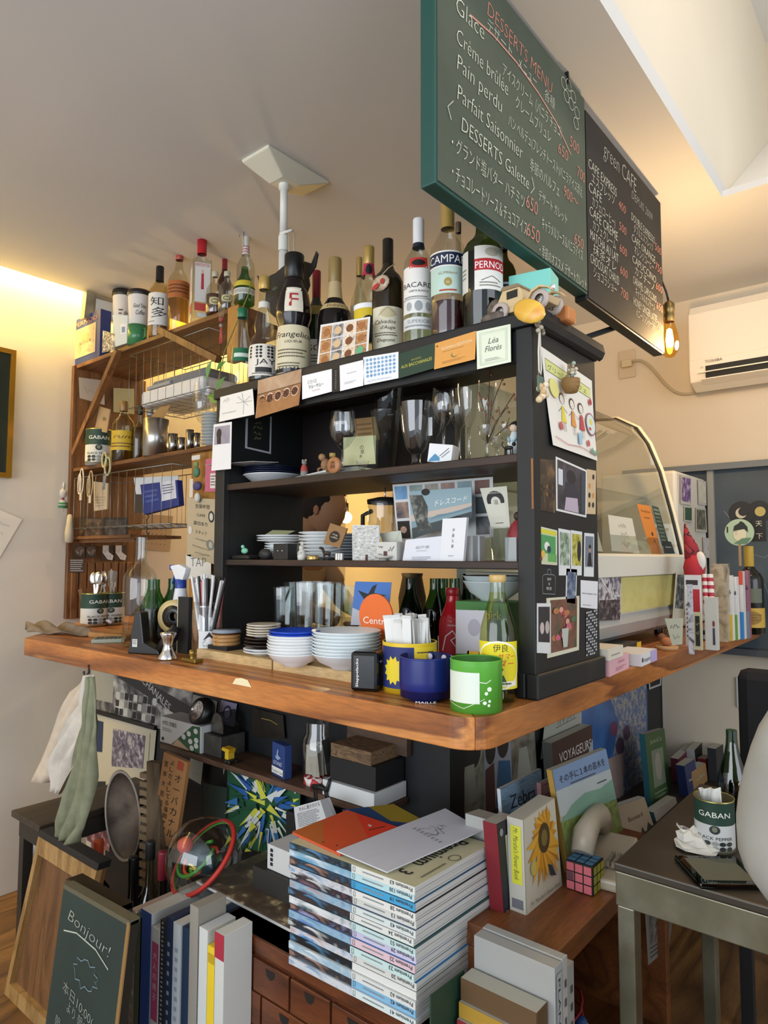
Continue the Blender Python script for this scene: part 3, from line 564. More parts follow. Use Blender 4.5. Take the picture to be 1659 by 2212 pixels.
# cat face board
p = atx(620, 630, .292); t = thing('cat_cutout', 'flat black cat face cut-out peeping over the bottles', 'decoration', (p.x, p.y, ZT)); k = mpp(p); zc = p.z - ZT
cp_ = [(-57, 62), (-50, 52), (-38, 48), (-20, 50), (-5, 58), (20, 62), (33, 50), (45, 40), (53, 62), (56, 55), (52, 30), (40, 12), (42, -5), (34, -30), (18, -50), (0, -56), (-20, -50), (-34, -30), (-40, -5), (-38, 15), (-50, 35)]
MB().prism([(a * k * 1.72, zc + b * k) for a, b in cp_], lambda a, b, h=0: V((-h, -a, b)), 0, .004, '#15171a').box((-.002, -.02, 0), (0, .02, zc), '#15171a').build('face_board', t)
art(MB(), frame((-.0045, 98 * k, zc - 56 * k), (0, -1, 0), (0, 0, 1), V((-1, 0, 0))), 196 * k, 118 * k, [('e', .32, .6, .045, .03, '#3f5a52'), ('l', [(.1, .42), (.3, .46)], .001, '#555c60'), ('l', [(.1, .36), (.3, .42)], .001, '#555c60')]).build('eyes_and_whiskers', t)
# cyan box
p = atx(1140, 664, .31); t = thing('gift_box', 'pale turquoise cardboard box standing behind the toy car', 'box', (.31, p.y, ZT)); zz = atx(1140, 588, .31).z - ZT
MB().box((-.0, -.042, 0), (.06, .045, zz), M('#7fd0c2', .6), Matrix.Rotation(rad(10), 3, 'Z')).build('carton', t, bevel=.001)
# toy car
p = atx(1140, 700, .235); t = thing('toy_vintage_car', 'cream vintage toy car with spoked wheels perched on the bookcase cornice', 'toy car', (p.x, p.y, ZT + .003), rad(-97)); cr = M('#d3ba8e', .35)
def carp(name, poly, h0, h1, m, b=.0015): return MB().prism(poly, lambda a, b_, h=0: V((a, h, b_)), h0, h1, m).build(name, t, bevel=b)
carp('chassis', [(-.062, .014), (.055, .014), (.062, .024), (.012, .026), (-.066, .026)], -.018, .018, cr)
carp('hood', [(.0, .024), (.045, .024), (.047, .034), (.0, .038)], -.011, .011, cr)
carp('cabin', [(-.055, .024), (.0, .024), (.002, .036), (-.006, .060), (-.044, .062), (-.056, .040)], -.019, .019, cr)
MB().box((-.034, -.0196, .040), (-.009, .0196, .055), M('#2b2d2a', .2)).build('windows', t); carp('roof', [(-.05, .060), (-.002, .058), (-.008, .066), (-.044, .068)], -.021, .021, M('#8c7a60', .5))
for sy in (-1, 1):
    for x in (-.047, .043):
        A = Matrix.Rotation(rad(90), 3, 'X'); w = MB().lathe([(.010, -.003), (.0175, -.004), (.019, 0), (.0175, .004), (.010, .003)], M('#b9aba2', .7), (x, sy * .023, .019), 20, True, A)
        w.lathe([(0, .001), (.003, .003), (.003, -.003), (0, -.001)], STEEL, (x, sy * .023, .019), 10, True, A)
        for q in range(8): a = pi * q / 8; w.tube([(x + .0165 * cos(a), sy * .0235, .019 + .0165 * sin(a)), (x - .0165 * cos(a), sy * .0235, .019 - .0165 * sin(a))], .0009, STEEL, 4)
        w.build('wheel', t)
    carp('fender', [(.018, .024), (.026, .036), (.043, .042), (.060, .036), (.068, .030), (.062, .038), (.043, .046), (.024, .040)], sy * .015, sy * .026, cr, 0)
MB().ball((.056, 0, .044), .006, M('#e8e8ee', .2, .5)).build('headlamp', t)
p = atx(1143, 672, .16); o = MB().ball((0, 0, 0), .034, noisy('fish_toy', [(.35, '#e0a93c'), (.6, '#e8bf52'), (.72, '#d8502a')], 14, 2, .3), sc=(.22, 1.0, .62), rz=Matrix.Rotation(rad(28), 3, 'X')).build('fish_charm', at=p); tag(o, 'orange and yellow flat round charm leaning on the toy car', 'charm')
p = atx(1180, 700, .30); p.z = ZT; o = MB().box((-.02, -.035, .0), (.02, .035, .03), M('#c88248', .6)).build('toy_block', at=p, bevel=.006); o.location.y -= 0.02; tag(o, 'small orange brown lump behind the rear wheel of the toy car', 'ornament')
p = aty(1250, 735, .03); o = MB().box((-.075, -.022, 0), (.075, .022, .022), M('#17181a', .55)).box((-.055, -.02, .022), (.06, .02, .03), M('#201c1b', .6)).build('glasses_case', at=(.40, .05, ZT + .001), bevel=.008); tag(o, 'black soft case lying on top of the bookcase end', 'case')
p = atx(1068, 690, .22); p.z = ZT + .013; o = MB().ball((0, 0, 0), .03, noisy('driftwood', [(.3, '#4a4038'), (.7, '#7c7064')], 60, 6), sc=(.5, 1.0, .42)).build('dried_pod', at=p); tag(o, 'grey dried seed pod lying beside the toy car wheel', 'ornament')
p = atx(1070, 672, .24); p.z = ZT + .036; o = MB().ball((0, 0, 0), .024, noisy('driftwood', [], 60, 6), sc=(.3, .8, 1)).build('dried_pod', at=p); tag(o, 'upright ridged seed pod against the green aniseed bottle', 'ornament')

# ---------------- cards along the front edge of the bookcase
XF = .1855
def cf(name, label, cat, q, items, base='#eeece6', X=XF, **k): return card(name, label, cat, quadx(X, *q), items, base, **k)
sk = '#7d7a74'
cf('sketch_card', 'folded white card with a pencil palm tree at the bookcase corner', 'card', [(476, 858), (546, 840), (552, 896), (476, 912)], [('l', [(.70, .1), (.72, .55)], .001, sk), ('l', [(.5, .6), (.72, .58), (.92, .75)], .001, sk), ('l', [(.55, .85), (.72, .58), (.85, .4)], .001, sk), ('l', [(.72, .58), (.68, .95)], .001, sk), ('l', [(.72, .58), (.95, .55)], .001, sk), ('q', .1, .3, .5, .06, .0008, sk), ('q', .1, .8, .3, .2, .0008, sk)], '#e9e6de', curl=.004)
cf('photo_card', 'postcard of five round cakes on brown wood hanging off the bookcase edge', 'postcard', [(558, 822), (652, 797), (650, 876), (556, 905)], [('r', 0, 0, 1, .62, photo(['#9c6a48', '#7e5238'], 30)), ('r', 0, .62, 1, 1, photo(['#b29a86', '#9b7a62'], 20)), ('r', 0, .61, 1, .63, '#3a2419')] + [x for i in range(5) for x in (('e', .12 + i * .19, .44 + (i % 2) * .01, .085, .135, '#d8c2ac'), ('e', .12 + i * .19, .44, .07, .112, '#4a2418'))] + [('g', .05, .36, .95, .54, 15, 3, 'e', ['#8d4a30', '#4a2418'], .5)], '#a8785a', curl=.006)
cf('shop_card', 'white card lettered in black kana beside the five cakes postcard', 'card', [(653, 812), (717, 797), (717, 846), (653, 863)], [TX(.35, .58, .14, 'ピストロ', '#3a3a3a', .28), TX(.48, .36, .14, 'サルーサルー', '#3a3a3a', .5), ('w', .35, .22, .65, .27, 1, '#c58a88')], '#f2f2f2')
cf('shop_card', 'narrow black card with a dotted white line on the bookcase edge', 'card', [(718, 797), (734, 793), (734, 845), (718, 848)], [('w', .4, .1, .6, .9, 9, '#8d8d8d')], '#141414')
cf('shop_card', 'white card with one tiny grey line beside the narrow black card', 'card', [(734, 790), (787, 777), (785, 833), (735, 845)], [('r', .3, .6, .7, .63, '#b9b9bf'), ('w', .2, .2, .7, .3, 2, '#a9a9ad')], '#f0f0f2')
cf('shop_card', 'white card printed with rows of blue dots', 'card', [(785, 772), (861, 760), (861, 817), (787, 832)], [('g', .06, .22, .94, .94, 8, 5, 'e', ['#7fa8cc', '#8fb4d6', '#7fa8cc', '#6f9cc6'], .75), ('q', .1, .1, .8, .08, .0007, '#9ab0c4')], '#eef0f2')
cf('shop_card', 'dark green restaurant card with yellow lettering', 'card', [(861, 765), (940, 741), (940, 795), (861, 818)], [TX(.5, .36, .13, 'AUX BACCHANALES', '#c9c24a', .84), TX(.5, .56, .07, 'BRASSERIE', '#a39c4a', .26)], '#1c3a2a')
cf('shop_card', 'orange card with a crescent and pale lettering', 'card', [(940, 742), (1028, 715), (1028, 777), (940, 799)], [TX(.55, .66, .10, 'ROMAN EDITION', '#f0e2c0', .74), ('w', .2, .56, .8, .6, 1, '#8d6a38'), ('e', .5, .38, .09, .11, '#8a7a4a'), ('e', .53, .41, .09, .10, '#dfa050'), ('w', .2, .12, .8, .22, 2, '#b5803c'), ('e', .06, .86, .02, .03, '#3a2a18')], '#dfa050', curl=.003)
cf('shop_card', 'pale green bordered card reading Lea Flores on the bookcase corner', 'card', [(1029, 716), (1103, 700), (1104, 782), (1031, 798)], [('l', [(.1, .08), (.9, .08), (.9, .92), (.1, .92), (.1, .08)], .0008, '#9fb09a'), ('l', [(.14, .12), (.86, .12), (.86, .88), (.14, .88), (.14, .12)], .0005, '#9fb09a'), TX(.5, .60, .15, 'Léa', '#5d655a', .3, shear=.3), TX(.5, .40, .15, 'Florès', '#5d655a', .5, shear=.3), ('w', .25, .14, .75, .22, 2, '#9a9f92')], '#e3ead3')
lat = [('g', .03, .04, .97, .96, 4, 3, 'r', [photo(['#8a5a38', '#c79a6a', '#3a2418'], 90), photo(['#2b2b2e', '#8d8d92', '#d8d8d8'], 60), photo(['#c9a27a', '#efe2cc', '#5a3a22'], 80)], .92), ('g', .03, .04, .97, .96, 4, 3, 'e', ['#a56a3c', '#d8b98c', '#7c4a28'], .62), ('e', .84, .2, .07, .1, '#5fae86')]
cf('photo_sheet', 'plastic covered sheet of latte art photographs leaning on the bottles', 'photograph', [(693, 702), (800, 684), (795, 768), (684, 801)], lat, '#e6e4e0', X=.196)
cf('photo_print', 'white bordered instant photo of a silhouetted head on the bookcase post', 'photograph', [(462, 917), (501, 911), (499, 1013), (457, 1017)], [('r', .08, .55, .92, .94, photo(['#8f8a98', '#a9a3ae'], 15)), ('e', .33, .78, .14, .11, '#2a2024'), ('p', [(.24, .56), (.22, .76), (.44, .74), (.46, .56)], '#2a2024')], '#e6e5e3')
card('picture_card', 'black picture with a white border on the inner side of the bookcase', 'picture', quady(.9035, (531, 896), (587, 900), (585, 981), (529, 968)), [('r', .08, .05, .93, 1, '#0f1011'), ('q', .35, .8, .6, .1, .002, '#7b7a4c'), ('q', .3, .65, .62, .1, .002, '#8a885a'), ('q', .3, .5, .6, .1, .002, '#7b7a4c'), ('q', .34, .35, .58, .1, .002, '#8a885a')], '#b9bcc0')

# ---------------- side panel pictures
YS = .0035
def cs(name, label, cat, q, items, base='#e9e8e4', Y=YS, **k): return card(name, label, cat, quady(Y, *q), items, base, **k)
def instax(label, q, cols, extra=(), **k): return cs('photo_print', label, 'photograph', q, [('r', .09, .22, .91, .93, photo(cols, 70))] + list(extra), '#dcdedd', group='photographs on the side of the bookcase', **k)
def girl(x, dress, skin='#e9e2d4', hair='#4a3a30'): return [('e', x, .56, .055, .062, hair), ('e', x, .55, .042, .05, skin), ('l', [(x - .02, .555), (x - .015, .56)], .001, hair), ('l', [(x + .015, .56), (x + .02, .555)], .001, hair), ('l', [(x - .012, .53), (x + .012, .53)], .0008, '#b5433c'), ('p', [(x - .02, .48), (x + .02, .48), (x + .055, .30), (x - .055, .30)], dress), ('l', [(x - .02, .46), (x - .09, .40)], .001, '#5c5048'), ('l', [(x + .02, .46), (x + .09, .42)], .001, '#5c5048'), ('l', [(x - .015, .3), (x - .02, .2)], .0014, '#5c5048'), ('l', [(x + .015, .3), (x + .02, .2)], .0014, '#5c5048')]
cs('child_drawing', "child's crayon drawing of three figures under a yellow banner", 'drawing', [(1168, 748), (1278, 823), (1284, 996), (1188, 962)],
   [('p', [(.05, .78), (.95, .76), (.95, .88), (.05, .90)], '#d5d98a'), ('l', [(.05, .78), (.95, .76), (.95, .88), (.05, .90), (.05, .78)], .0012, '#5c5a3c'), TX(.25, .80, .05, 'グリーン', '#6b7a4a', .34), TX(.72, .79, .05, 'カフェ', '#6b7a4a', .28)] + girl(.30, '#e0d04a') + girl(.50, '#d8964a') + girl(.68, '#c2474a') +
   [('e', .88, .42, .11, .14, '#a86a7a'), ('e', .88, .42, .095, .12, '#cfe0d8'), ('e', .88, .45, .04, .04, '#d8cf6a'), ('e', .85, .36, .03, .02, '#c2474a'), ('e', .14, .62, .09, .1, '#e3dc8a'), ('l', [(.05, .1), (.3, .06), (.6, .09), (.95, .05)], .0016, '#c98a96'), ('e', .2, .24, .035, .045, '#c25a5a'), ('e', .9, .70, .03, .04, '#b5303c'), ('e', .78, .17, .03, .04, '#c25a5a'), ('p', [(.55, .12), (.62, .12), (.64, .25), (.56, .25)], '#9cc2d8'), ('p', [(.8, .07), (.86, .14), (.9, .07), (.95, .13), (.97, .05)], '#6f9c86')], '#e8e3d8', curl=.006)
cs('photo_print', 'dark brown photo of a dim room on the bookcase side', 'photograph', [(1147, 990), (1199, 994), (1198, 1108), (1149, 1099)], [('r', .1, 0, 1, 1, photo(['#1a1210', '#3a2a20', '#7a5c3a'], 35)), ('g', .2, .25, .95, .55, 6, 2, 'r', ['#8d6a3a', '#2a1c14', '#5c4428'], .45)], '#a8703c')
cs('photo_print', 'white bordered photo of a dark seated statue seen between curtains', 'photograph', [(1200, 986), (1267, 1016), (1266, 1118), (1201, 1103)], [('r', .04, .04, .96, .96, photo(['#1c1a20', '#38343c', '#565260'], 25)), ('e', .47, .72, .15, .14, '#2a262a'), ('p', [(.3, .6), (.65, .6), (.8, .2), (.2, .2)], '#33303a'), ('p', [(.3, .3), (.68, .34), (.72, .05), (.25, .05)], '#b9a9b8'), ('r', .06, .5, .2, .8, '#cfd2d6'), ('r', .8, .1, .94, .9, '#3d4650')], '#e2e0dc')
cs('stamp_card', 'cream card printed with small brown drawings at the panel edge', 'card', [(1267, 1013), (1287, 1017), (1286, 1111), (1266, 1110)], [('g', .1, .1, .9, .95, 2, 4, 'e', ['#3a2a24', '#cdb48c', '#c98a4a', '#2a2224'], .6)], '#cdb48c')
cs('comic_card', 'green and yellow cartoon postcard on the bookcase side', 'postcard', [(1161, 1136), (1203, 1146), (1203, 1221), (1161, 1218)], [('r', .05, .02, .96, .98, '#c8cfa8'), ('r', .1, .3, .9, .8, '#4f9a5c'), ('r', .5, .08, .96, .3, '#67a85a'), ('r', .08, .84, .95, .95, '#d6cf3a'), ('e', .45, .5, .14, .12, '#e6e6dc'), ('e', .55, .42, .1, .1, '#2a3a4a'), ('e', .25, .28, .1, .1, '#e2b24a'), ('e', .15, .14, .06, .06, '#7a3a2a')], '#e3e2d2')
instax('instant photo of trees beside the green cartoon postcard', [(1206, 1141), (1232, 1146), (1231, 1243), (1207, 1243)], ['#3f5a3a', '#8da28a', '#d8dcd4'])
instax('instant photo of a dark figure before yellow flowers', [(1233, 1145), (1257, 1149), (1256, 1243), (1233, 1243)], ['#5a6a32', '#b8b03a', '#d8d49a'], [('e', .72, .55, .18, .24, '#23201c')])
instax('instant photo of a person in a dark suit', [(1262, 1151), (1283, 1153), (1282, 1246), (1261, 1245)], ['#6a7480', '#7c8792'], [('p', [(.3, .24), (.78, .24), (.66, .55), (.42, .55)], '#221a20'), ('e', .54, .63, .11, .07, '#b98a72'), ('e', .54, .69, .12, .05, '#1d1715')])
instax('instant photo of a street in blue light overlapping the bouquet photo', [(1223, 1228), (1246, 1230), (1243, 1326), (1221, 1322)], ['#2a3448', '#5a6a88', '#a8b0b0'])
cs('photo_print', 'large photo of a dried red flower bouquet on the bookcase side', 'photograph', [(1180, 1292), (1251, 1287), (1250, 1404), (1182, 1422)], [('r', .1, .07, .92, .96, photo(['#5a3a2c', '#7c5240', '#3c4a38'], 30))] + [('e', .5 + .3 * cos(i * 1.7) * (i % 3 + 1) / 3, .55 + .24 * sin(i * 2.3), .06 + .015 * (i % 3), .05, ['#a83c4a', '#c9607a', '#b5744a', '#d8a08a', '#7a2c38', '#4f6a48'][i % 6]) for i in range(22)] + [('p', [(.45, .12), (.58, .12), (.62, .45), (.4, .45)], '#b9c0b8')], '#d8d4bc')
instax('instant photo of pale faces low on the bookcase side', [(1158, 1303), (1188, 1303), (1188, 1412), (1158, 1410)], ['#1a1a20', '#34303a'], [('e', .35, .5, .15, .12, '#c9b9b4'), ('e', .72, .52, .15, .13, '#bfb0aa')], off=.0012)
cs('shop_card', 'plain white shop card near the rear edge of the bookcase side', 'card', [(1254, 1253), (1291, 1256), (1290, 1316), (1254, 1312)], [TX(.5, .5, .05, 'NAGASU GENERAL STORE', '#55555a', .85), ('w', .1, .08, .6, .13, 1, '#8d8d92')], '#e2e3e6')
cs('sticker_sheet', 'black and white sheet of small squares on the bookcase side', 'sticker', [(1265, 1321), (1290, 1315), (1289, 1412), (1265, 1419)], [('g', 0, 0, 1, 1, 6, 15, 'r', ['#c9cacc', '#b9babf', '#d8d8da', '#3a3c42'], .62)], '#1c1d20')
cs('suitcase_sticker', 'dark suitcase outline sticker with Japanese text on the side panel', 'sticker', [(1167, 1226), (1203, 1228), (1201, 1287), (1168, 1285)], [('l', [(.1, .05), (.9, .05), (.9, .68), (.78, .76), (.22, .76), (.1, .68), (.1, .05)], .0012, '#8d9096'), ('l', [(.38, .76), (.42, .95), (.58, .95), (.62, .76)], .0014, '#8d9096'), TX(.5, .55, .08, '珈琲', '#c9c9cc', .25), TX(.5, .38, .07, '豆', '#c9c9cc', .12), TX(.5, .2, .09, '喫茶', '#c9c9cc', .34)], '#1b1d20')
# basket and charms hanging on the panel
p = aty(1233, 828, -.018); o = MB().lathe([(.0, -.019), (.012, -.018), (.017, -.006), (.018, .006), (.0175, .008), (.015, -.004), (0, -.014)], wood('wicker', ['#8a683c', '#a98248', '#6b4d2a'], 'x', 40, .7), n=18).build('basket_body', None); tb_ = thing('mini_basket', 'tiny wicker basket of dried flowers hanging over the drawing', 'basket', p); o.parent = tb_
MB().tube([(-.016, 0, .006), (-.012, 0, .03), (0, 0, .038), (.012, 0, .03), (.016, 0, .006)], .001, '#8a7458').build('handle', tb_)
fl = MB(); R_ = random.Random(4)
for i in range(16): fl.ball((R_.uniform(-.012, .012), R_.uniform(-.008, .008), .012 + R_.uniform(0, .028)), .0042, ['#cfc0aa', '#b9a98c', '#9fb3a6', '#a58d72'][i % 4], 6)
fl.build('dried_flowers', tb_)
p = aty(1170, 850, -.014); t = thing('shell_charm', 'cream shell charm on a string at the edge of the drawing', 'charm', p); m_ = MB()
for i in range(9): m_.ball((R_.uniform(-.008, .008), R_.uniform(-.006, .006), -.012 + i * .0035), .0065, ['#d8c29c', '#c9a878', '#e2d4b8'][i % 3], 7)
m_.build('shells', t); MB().tube([(0, .006, .02), (-.002, .004, .10)], .0008, '#8d8474').build('string', t)
p = aty(1166, 760, -.012); t = thing('white_strap', 'white looped cord with a small green tag hanging from the cornice', 'strap', p)
MB().tube([(0, 0, .045), (-.005, 0, .0), (-.004, 0, -.035), (.002, 0, -.042), (.005, 0, -.03), (.003, 0, .0), (.001, 0, .045)], .0016, '#d8d4c6').build('loop', t); MB().box((-.010, -.002, -.075), (.010, .001, -.045), M('#4f6a5f', .4)).build('tag', t)
fl = MB()
for i in range(10): fl.ball((R_.uniform(-.01, .012), R_.uniform(-.004, .004), .045 + R_.uniform(-.008, .012)), .0045, ['#8d8878', '#6f6a5e', '#b5af9c'][i % 3], 6)
fl.build('dried_buds', t)
# ================================================================= things in and around the bookcase
def depth(p): return -((RW.transposed() @ (V(p) - CAMP)).z)
def ztop(px, pt, loc): d = ray(px, pt); return (CAMP + d * (depth(loc) / FPX)).z
def stand(px, yb, w, z=1.0):      # visible foot of a round thing on a surface below the eye
    pf = atz(px, yb, z); r = w * mpp(pf) / 2; h = V((pf.x - CAMP.x, pf.y - CAMP.y, 0)).normalized(); c = pf + h * r * .98
    r = w * mpp(c) / 2; return V((c.x, c.y, z)), r
def onx(px, py, X, z): p = atx(px, py, X); return V((X, p.y, z)), mpp(p)
def lathe_thing(name, label, cat, loc, prof, mat, group=None, n=28, part=None):
    o = MB().lathe(prof, mat, (0, 0, 0), n).build(name, at=None); o.location = loc; return tag(o, label, cat, group)
POR = M('#e4e6e6', .25); BLUE = M('#2148b8', .3); DKB = M('#121a34', .3); CREAM = M('#ddd2bd', .4)
def plate_prof(r, h, t=.0025): return [(0, 0), (r * .5, 0), (r * .55, t), (r * .98, h), (r, h + t * .6), (r * .97, h + t), (r * .56, t * 2.2), (0, t * 2)]
def bowl_prof(r, h): return [(0, 0), (r * .42, 0), (r * .45, .004), (r * .78, h * .45), (r * .97, h - .002), (r, h), (r * .97, h + .001), (r * .74, h * .52), (r * .4, .008), (0, .007)]
def stack(name, label, cat, loc, prof, mat, n, dz, group, seed=1):
    R_ = random.Random(seed); base = None; lab0 = label
    for i in range(n):
        label = lab0 + ', ' + ('lowest' if i == 0 else 'topmost' if i == n - 1 else 'number %s up' % ['two', 'three', 'four', 'five', 'six', 'seven', 'eight', 'nine'][i - 1])
        l = V(loc) + V((R_.uniform(-.001, .001), R_.uniform(-.001, .001), i * dz))
        if base is None: base = lathe_thing(name, label, cat, l, prof, mat, group, 36)
        else: base2 = dup(base, l, label=label, group=group)
    return V(loc) + V((0, 0, n * dz))
def wineglass(label, loc, H, R, bowlh=.5, kind='tulip', name='wine_glass', group='glasses on the upper bookcase shelf', extra=None, stemr=.004):
    t = thing(name, label, 'glass', loc, 0, group); hb = H * (1 - bowlh)
    if kind == 'tulip': pr = [(stemr, hb), (R * .45, hb + H * bowlh * .08), (R * .9, hb + H * bowlh * .32), (R, hb + H * bowlh * .52), (R * .82, H)]
    elif kind == 'flute': pr = [(stemr, hb), (R * .5, hb + H * bowlh * .12), (R * .85, hb + H * bowlh * .4), (R, hb + H * bowlh * .7), (R * .95, H)]
    else: pr = [(stemr, hb), (R * .6, hb + H * bowlh * .12), (R * .85, hb + H * bowlh * .5), (R, H)]
    MB().lathe(pr, glass('#f4f9f9', refl=2.0), n=22).build('bowl', t)
    MB().lathe([(0, 0), (R * .8, .001), (R * .78, .003), (stemr * 1.2, .008), (stemr * .8, hb * .5), (stemr, hb), (0, hb + .002)], glass('#f0f5f5', refl=2.2), n=18).build('stem', t)
    if extra: extra(t)
    return t
def tumbler(label, loc, H, R, group, name='tumbler', taper=.8, fac=20):
    o = MB().lathe([(0, .006), (R * taper * .95, .006), (R * .97, H * .98), (R, H), (R * .99, H), (R * taper, .002), (0, 0)], glass('#f4f9f9', refl=.9), n=fac, smooth=fac > 12).build(name); o.location = loc; return tag(o, label, 'glass', group)
S1, S2 = 1.442, 1.243
# ---- upper shelf
L, k = onx(590, 1030, .32, S1)
lathe_thing('bowl', 'white shallow bowl under dark blue plates on the upper bookcase shelf', 'bowl', L, [(0, 0), (.042, 0), (.078, .028), (.082, .03), (.076, .031), (.04, .006), (0, .006)], POR)
top = stack('plate', 'dark navy plate in the pile on the white bowl', 'plate', L + V((0, 0, .030)), plate_prof(.080, .004), DKB, 4, .0048, 'navy plates on the upper shelf', 3)
card('paper_sheet', 'grey paper sheet lying across the navy plates', 'paper', [V((.26, L.y + .11, top.z + .006)), V((.26, L.y - .09, top.z + .004)), V((.20, L.y - .06, top.z + .003)), V((.19, L.y + .13, top.z + .008))], [('w', .1, .2, .9, .8, 3, '#a9a9ad')], '#c9cace')
def figurine(name, label, loc, H, body, head, parts=(), cat='figurine'):
    t = thing(name, label, cat, loc)
    m_ = MB().lathe([(0, 0), (H * .17, .0), (H * .20, H * .12), (H * .19, H * .35), (H * .11, H * .6), (H * .07, H * .68)], body, n=14)
    m_.ball((-.0, 0, H * .78), H * .13, body, 12, sc=(1.15, 1, .95)); m_.build('body', t)
    if head: head(t)
    for nm, mb_ in parts: mb_.build(nm, t)
    return t
L, k = onx(657, 1030, .225, S1)
figurine('mouse_figurine', 'small grey mouse figurine in a red waistcoat on the upper bookcase shelf', L, .046, M('#7d7a76', .6), None, [('waistcoat', MB().lathe([(.0085, .012), (.0092, .018), (.006, .030)], '#a03a34', n=12)), ('ear', MB().ball((0, .005, .042), .003, '#9a8f86', 8)), ('ear', MB().ball((0, -.005, .042), .003, '#9a8f86', 8)), ('leg', MB().tube([(-.002, .004, 0), (-.002, .004, .012)], .002, '#5c5a58')), ('leg', MB().tube([(-.002, -.004, 0), (-.002, -.004, .012)], .002, '#5c5a58'))])
L, k = onx(703, 1012, .24, S1)
t = thing('frog_figurine', 'brown crouching frog figurine beside the round wooden token', 'figurine', L + V((0, 0, .012)))
MB().ball((0, 0, .016), .013, '#8d6a48', 12, sc=(.9, .9, 1.2)).ball((-.006, .006, .034), .009, '#9a7650', 10).build('body', t)
MB().tube([(0, .008, .012), (-.008, .016, .006), (-.004, .018, -.008)], .0035, '#7c5a3c').build('leg', t); MB().tube([(0, -.008, .012), (-.008, -.012, .006), (-.004, -.012, -.008)], .0035, '#7c5a3c').build('leg', t)
MB().box((-.012, -.02, -.012), (.014, .02, -.006), '#b7a789').build('base', t)
L, k = onx(722, 1028, .215, S1)
t = thing('wooden_token', 'round wooden token with a burned character standing on edge', 'token', L)
AX = Matrix.Rotation(rad(90), 3, 'Y'); MB().lathe([(0, -.005), (.0185, -.005), (.0195, -.003), (.0195, .003), (.0185, .005), (0, .005)], M('#a9744a', .5), (0, 0, .0195), 28, True, AX).build('disc', t)
art(MB(), frame((-.0056, .012, .008), (0, -1, 0), (0, 0, 1), V((-1, 0, 0))), .024, .024, [TX(.5, .2, .6, '森', '#5a3520', .7)]).build('mark', t)
L, k = onx(718, 1000, .27, S1); o = lathe_thing('spice_bottle', 'tiny brown bottle with a gold lid behind the wooden token', 'bottle', L, [(0, 0), (.010, 0), (.010, .035), (.006, .042), (.006, .05), (.0075, .05, '#b99a55'), (.0075, .060, '#b99a55'), (0, .060, '#b99a55')], M('#5a3a20', .2))
def perr(t): art(MB(), cylframe((0, 0, 0), .0325, math.atan2(-.35, -1.1) - .25, .115), .03, .02, [TX(.5, .3, .6, 'perrier', '#f2f2f0', .95)], h0=.001, sub=.005).build('lettering', t)
L, k = onx(740, 1008, .27, S1); wineglass('stemmed goblet lettered perrier standing behind the small figurines', L, atx(740, 884, .27).z - S1, 31 * k, .60, 'tulip', 'goblet', extra=perr)
c_ = card('note_card', 'pale green card with brushed characters behind the goblet', 'card', quadx(.33, (742, 945), (812, 940), (812, 1002), (742, 1006)), [TX(.58, .55, .12, 'の', '#4a4c3c', .12), TX(.6, .38, .12, '草', '#4a4c3c', .12), TX(.55, .24, .1, '木', '#4a4c3c', .1)], '#cfcfa0')
c_ = card('note_card', 'brown kraft card behind the pale green note', 'card', quadx(.36, (765, 905), (810, 900), (822, 950), (770, 955)), [('w', .1, .2, .8, .8, 3, '#7a5c38')], '#9c7a4c')
L, k = onx(783, 1000, .235, S1); wineglass('tiny frosted glass egg cup on the upper bookcase shelf', L, .026, .0145, .75, 'goblet', 'egg_cup')
P_ = [atz(752, 1030, S1), atz(925, 1008, S1)]
o = MB().add([(.215, .66, S1 + .001), (.215, .44, S1 + .001), (.27, .43, S1 + .008), (.27, .65, S1 + .008), (.235, .56, S1 + .015), (.25, .48, S1 + .018)], [(0, 1, 5, 4), (1, 2, 5), (2, 3, 4, 5), (3, 0, 4), (0, 3, 2, 1)], M('#b5bbbd', .3, .6)).build('silver_pouch', org=(.24, .55, S1)); tag(o, 'crumpled silver foil pouch lying along the shelf edge', 'pouch')
for px, pt, w, X, lab in ((833, 888, 66, .26, 'tall flared tumbler in front of its taller twin'), (840, 838, 68, .36, 'tallest flared tumbler at the back of the upper bookcase shelf')):
    L, k = onx(px, 995, X, S1); tumbler(lab, L, atx(px, pt, X).z - S1, w * k / 2, 'glasses on the upper bookcase shelf', 'tall_tumbler', .62)
L, k = onx(899, 990, .26, S1); wineglass('thick footed beer goblet in the middle of the upper shelf', L, atx(899, 872, .26).z - S1, 38 * k, .78, 'goblet', 'beer_goblet', stemr=.012)
o = MB().box((-.004, -.012, 0), (.004, .012, .075), '#17181b', Matrix.Rotation(rad(18), 3, 'X')).box((-.005, -.008, .01), (-.0045, .002, .05), '#c9ccd0').build('pouch', at=(.275, atx(930, 900, .275).y, S1 + .055)); o.name = 'black_sachet'; tag(o, 'black sachet stuck in the footed beer goblet', 'sachet'); o.location.z = S1 + .06
L, k = onx(958, 1000, .235, S1); t = thing('gift_carton', 'small white carton with blue line drawings below the wine glasses', 'box', L, rad(14)); MB().box((-.02, -.026, 0), (.02, .026, .038), '#dfe1e2', Matrix.Rotation(rad(8), 3, 'X')).build('carton', t, bevel=.001)
art(MB(), frame((-.0205, .024, .004), (0, -1, 0), (0, 0, 1), V((-1, 0, 0))), .046, .03, [('p', [(.0, .1), (.3, .5), (.5, .2), (.5, .0), (0, 0)], '#4a88b0'), ('l', [(.5, .3), (.95, .8)], .001, '#3b3f45'), ('l', [(.6, .2), (.98, .6)], .001, '#3b3f45')]).build('drawing', t)
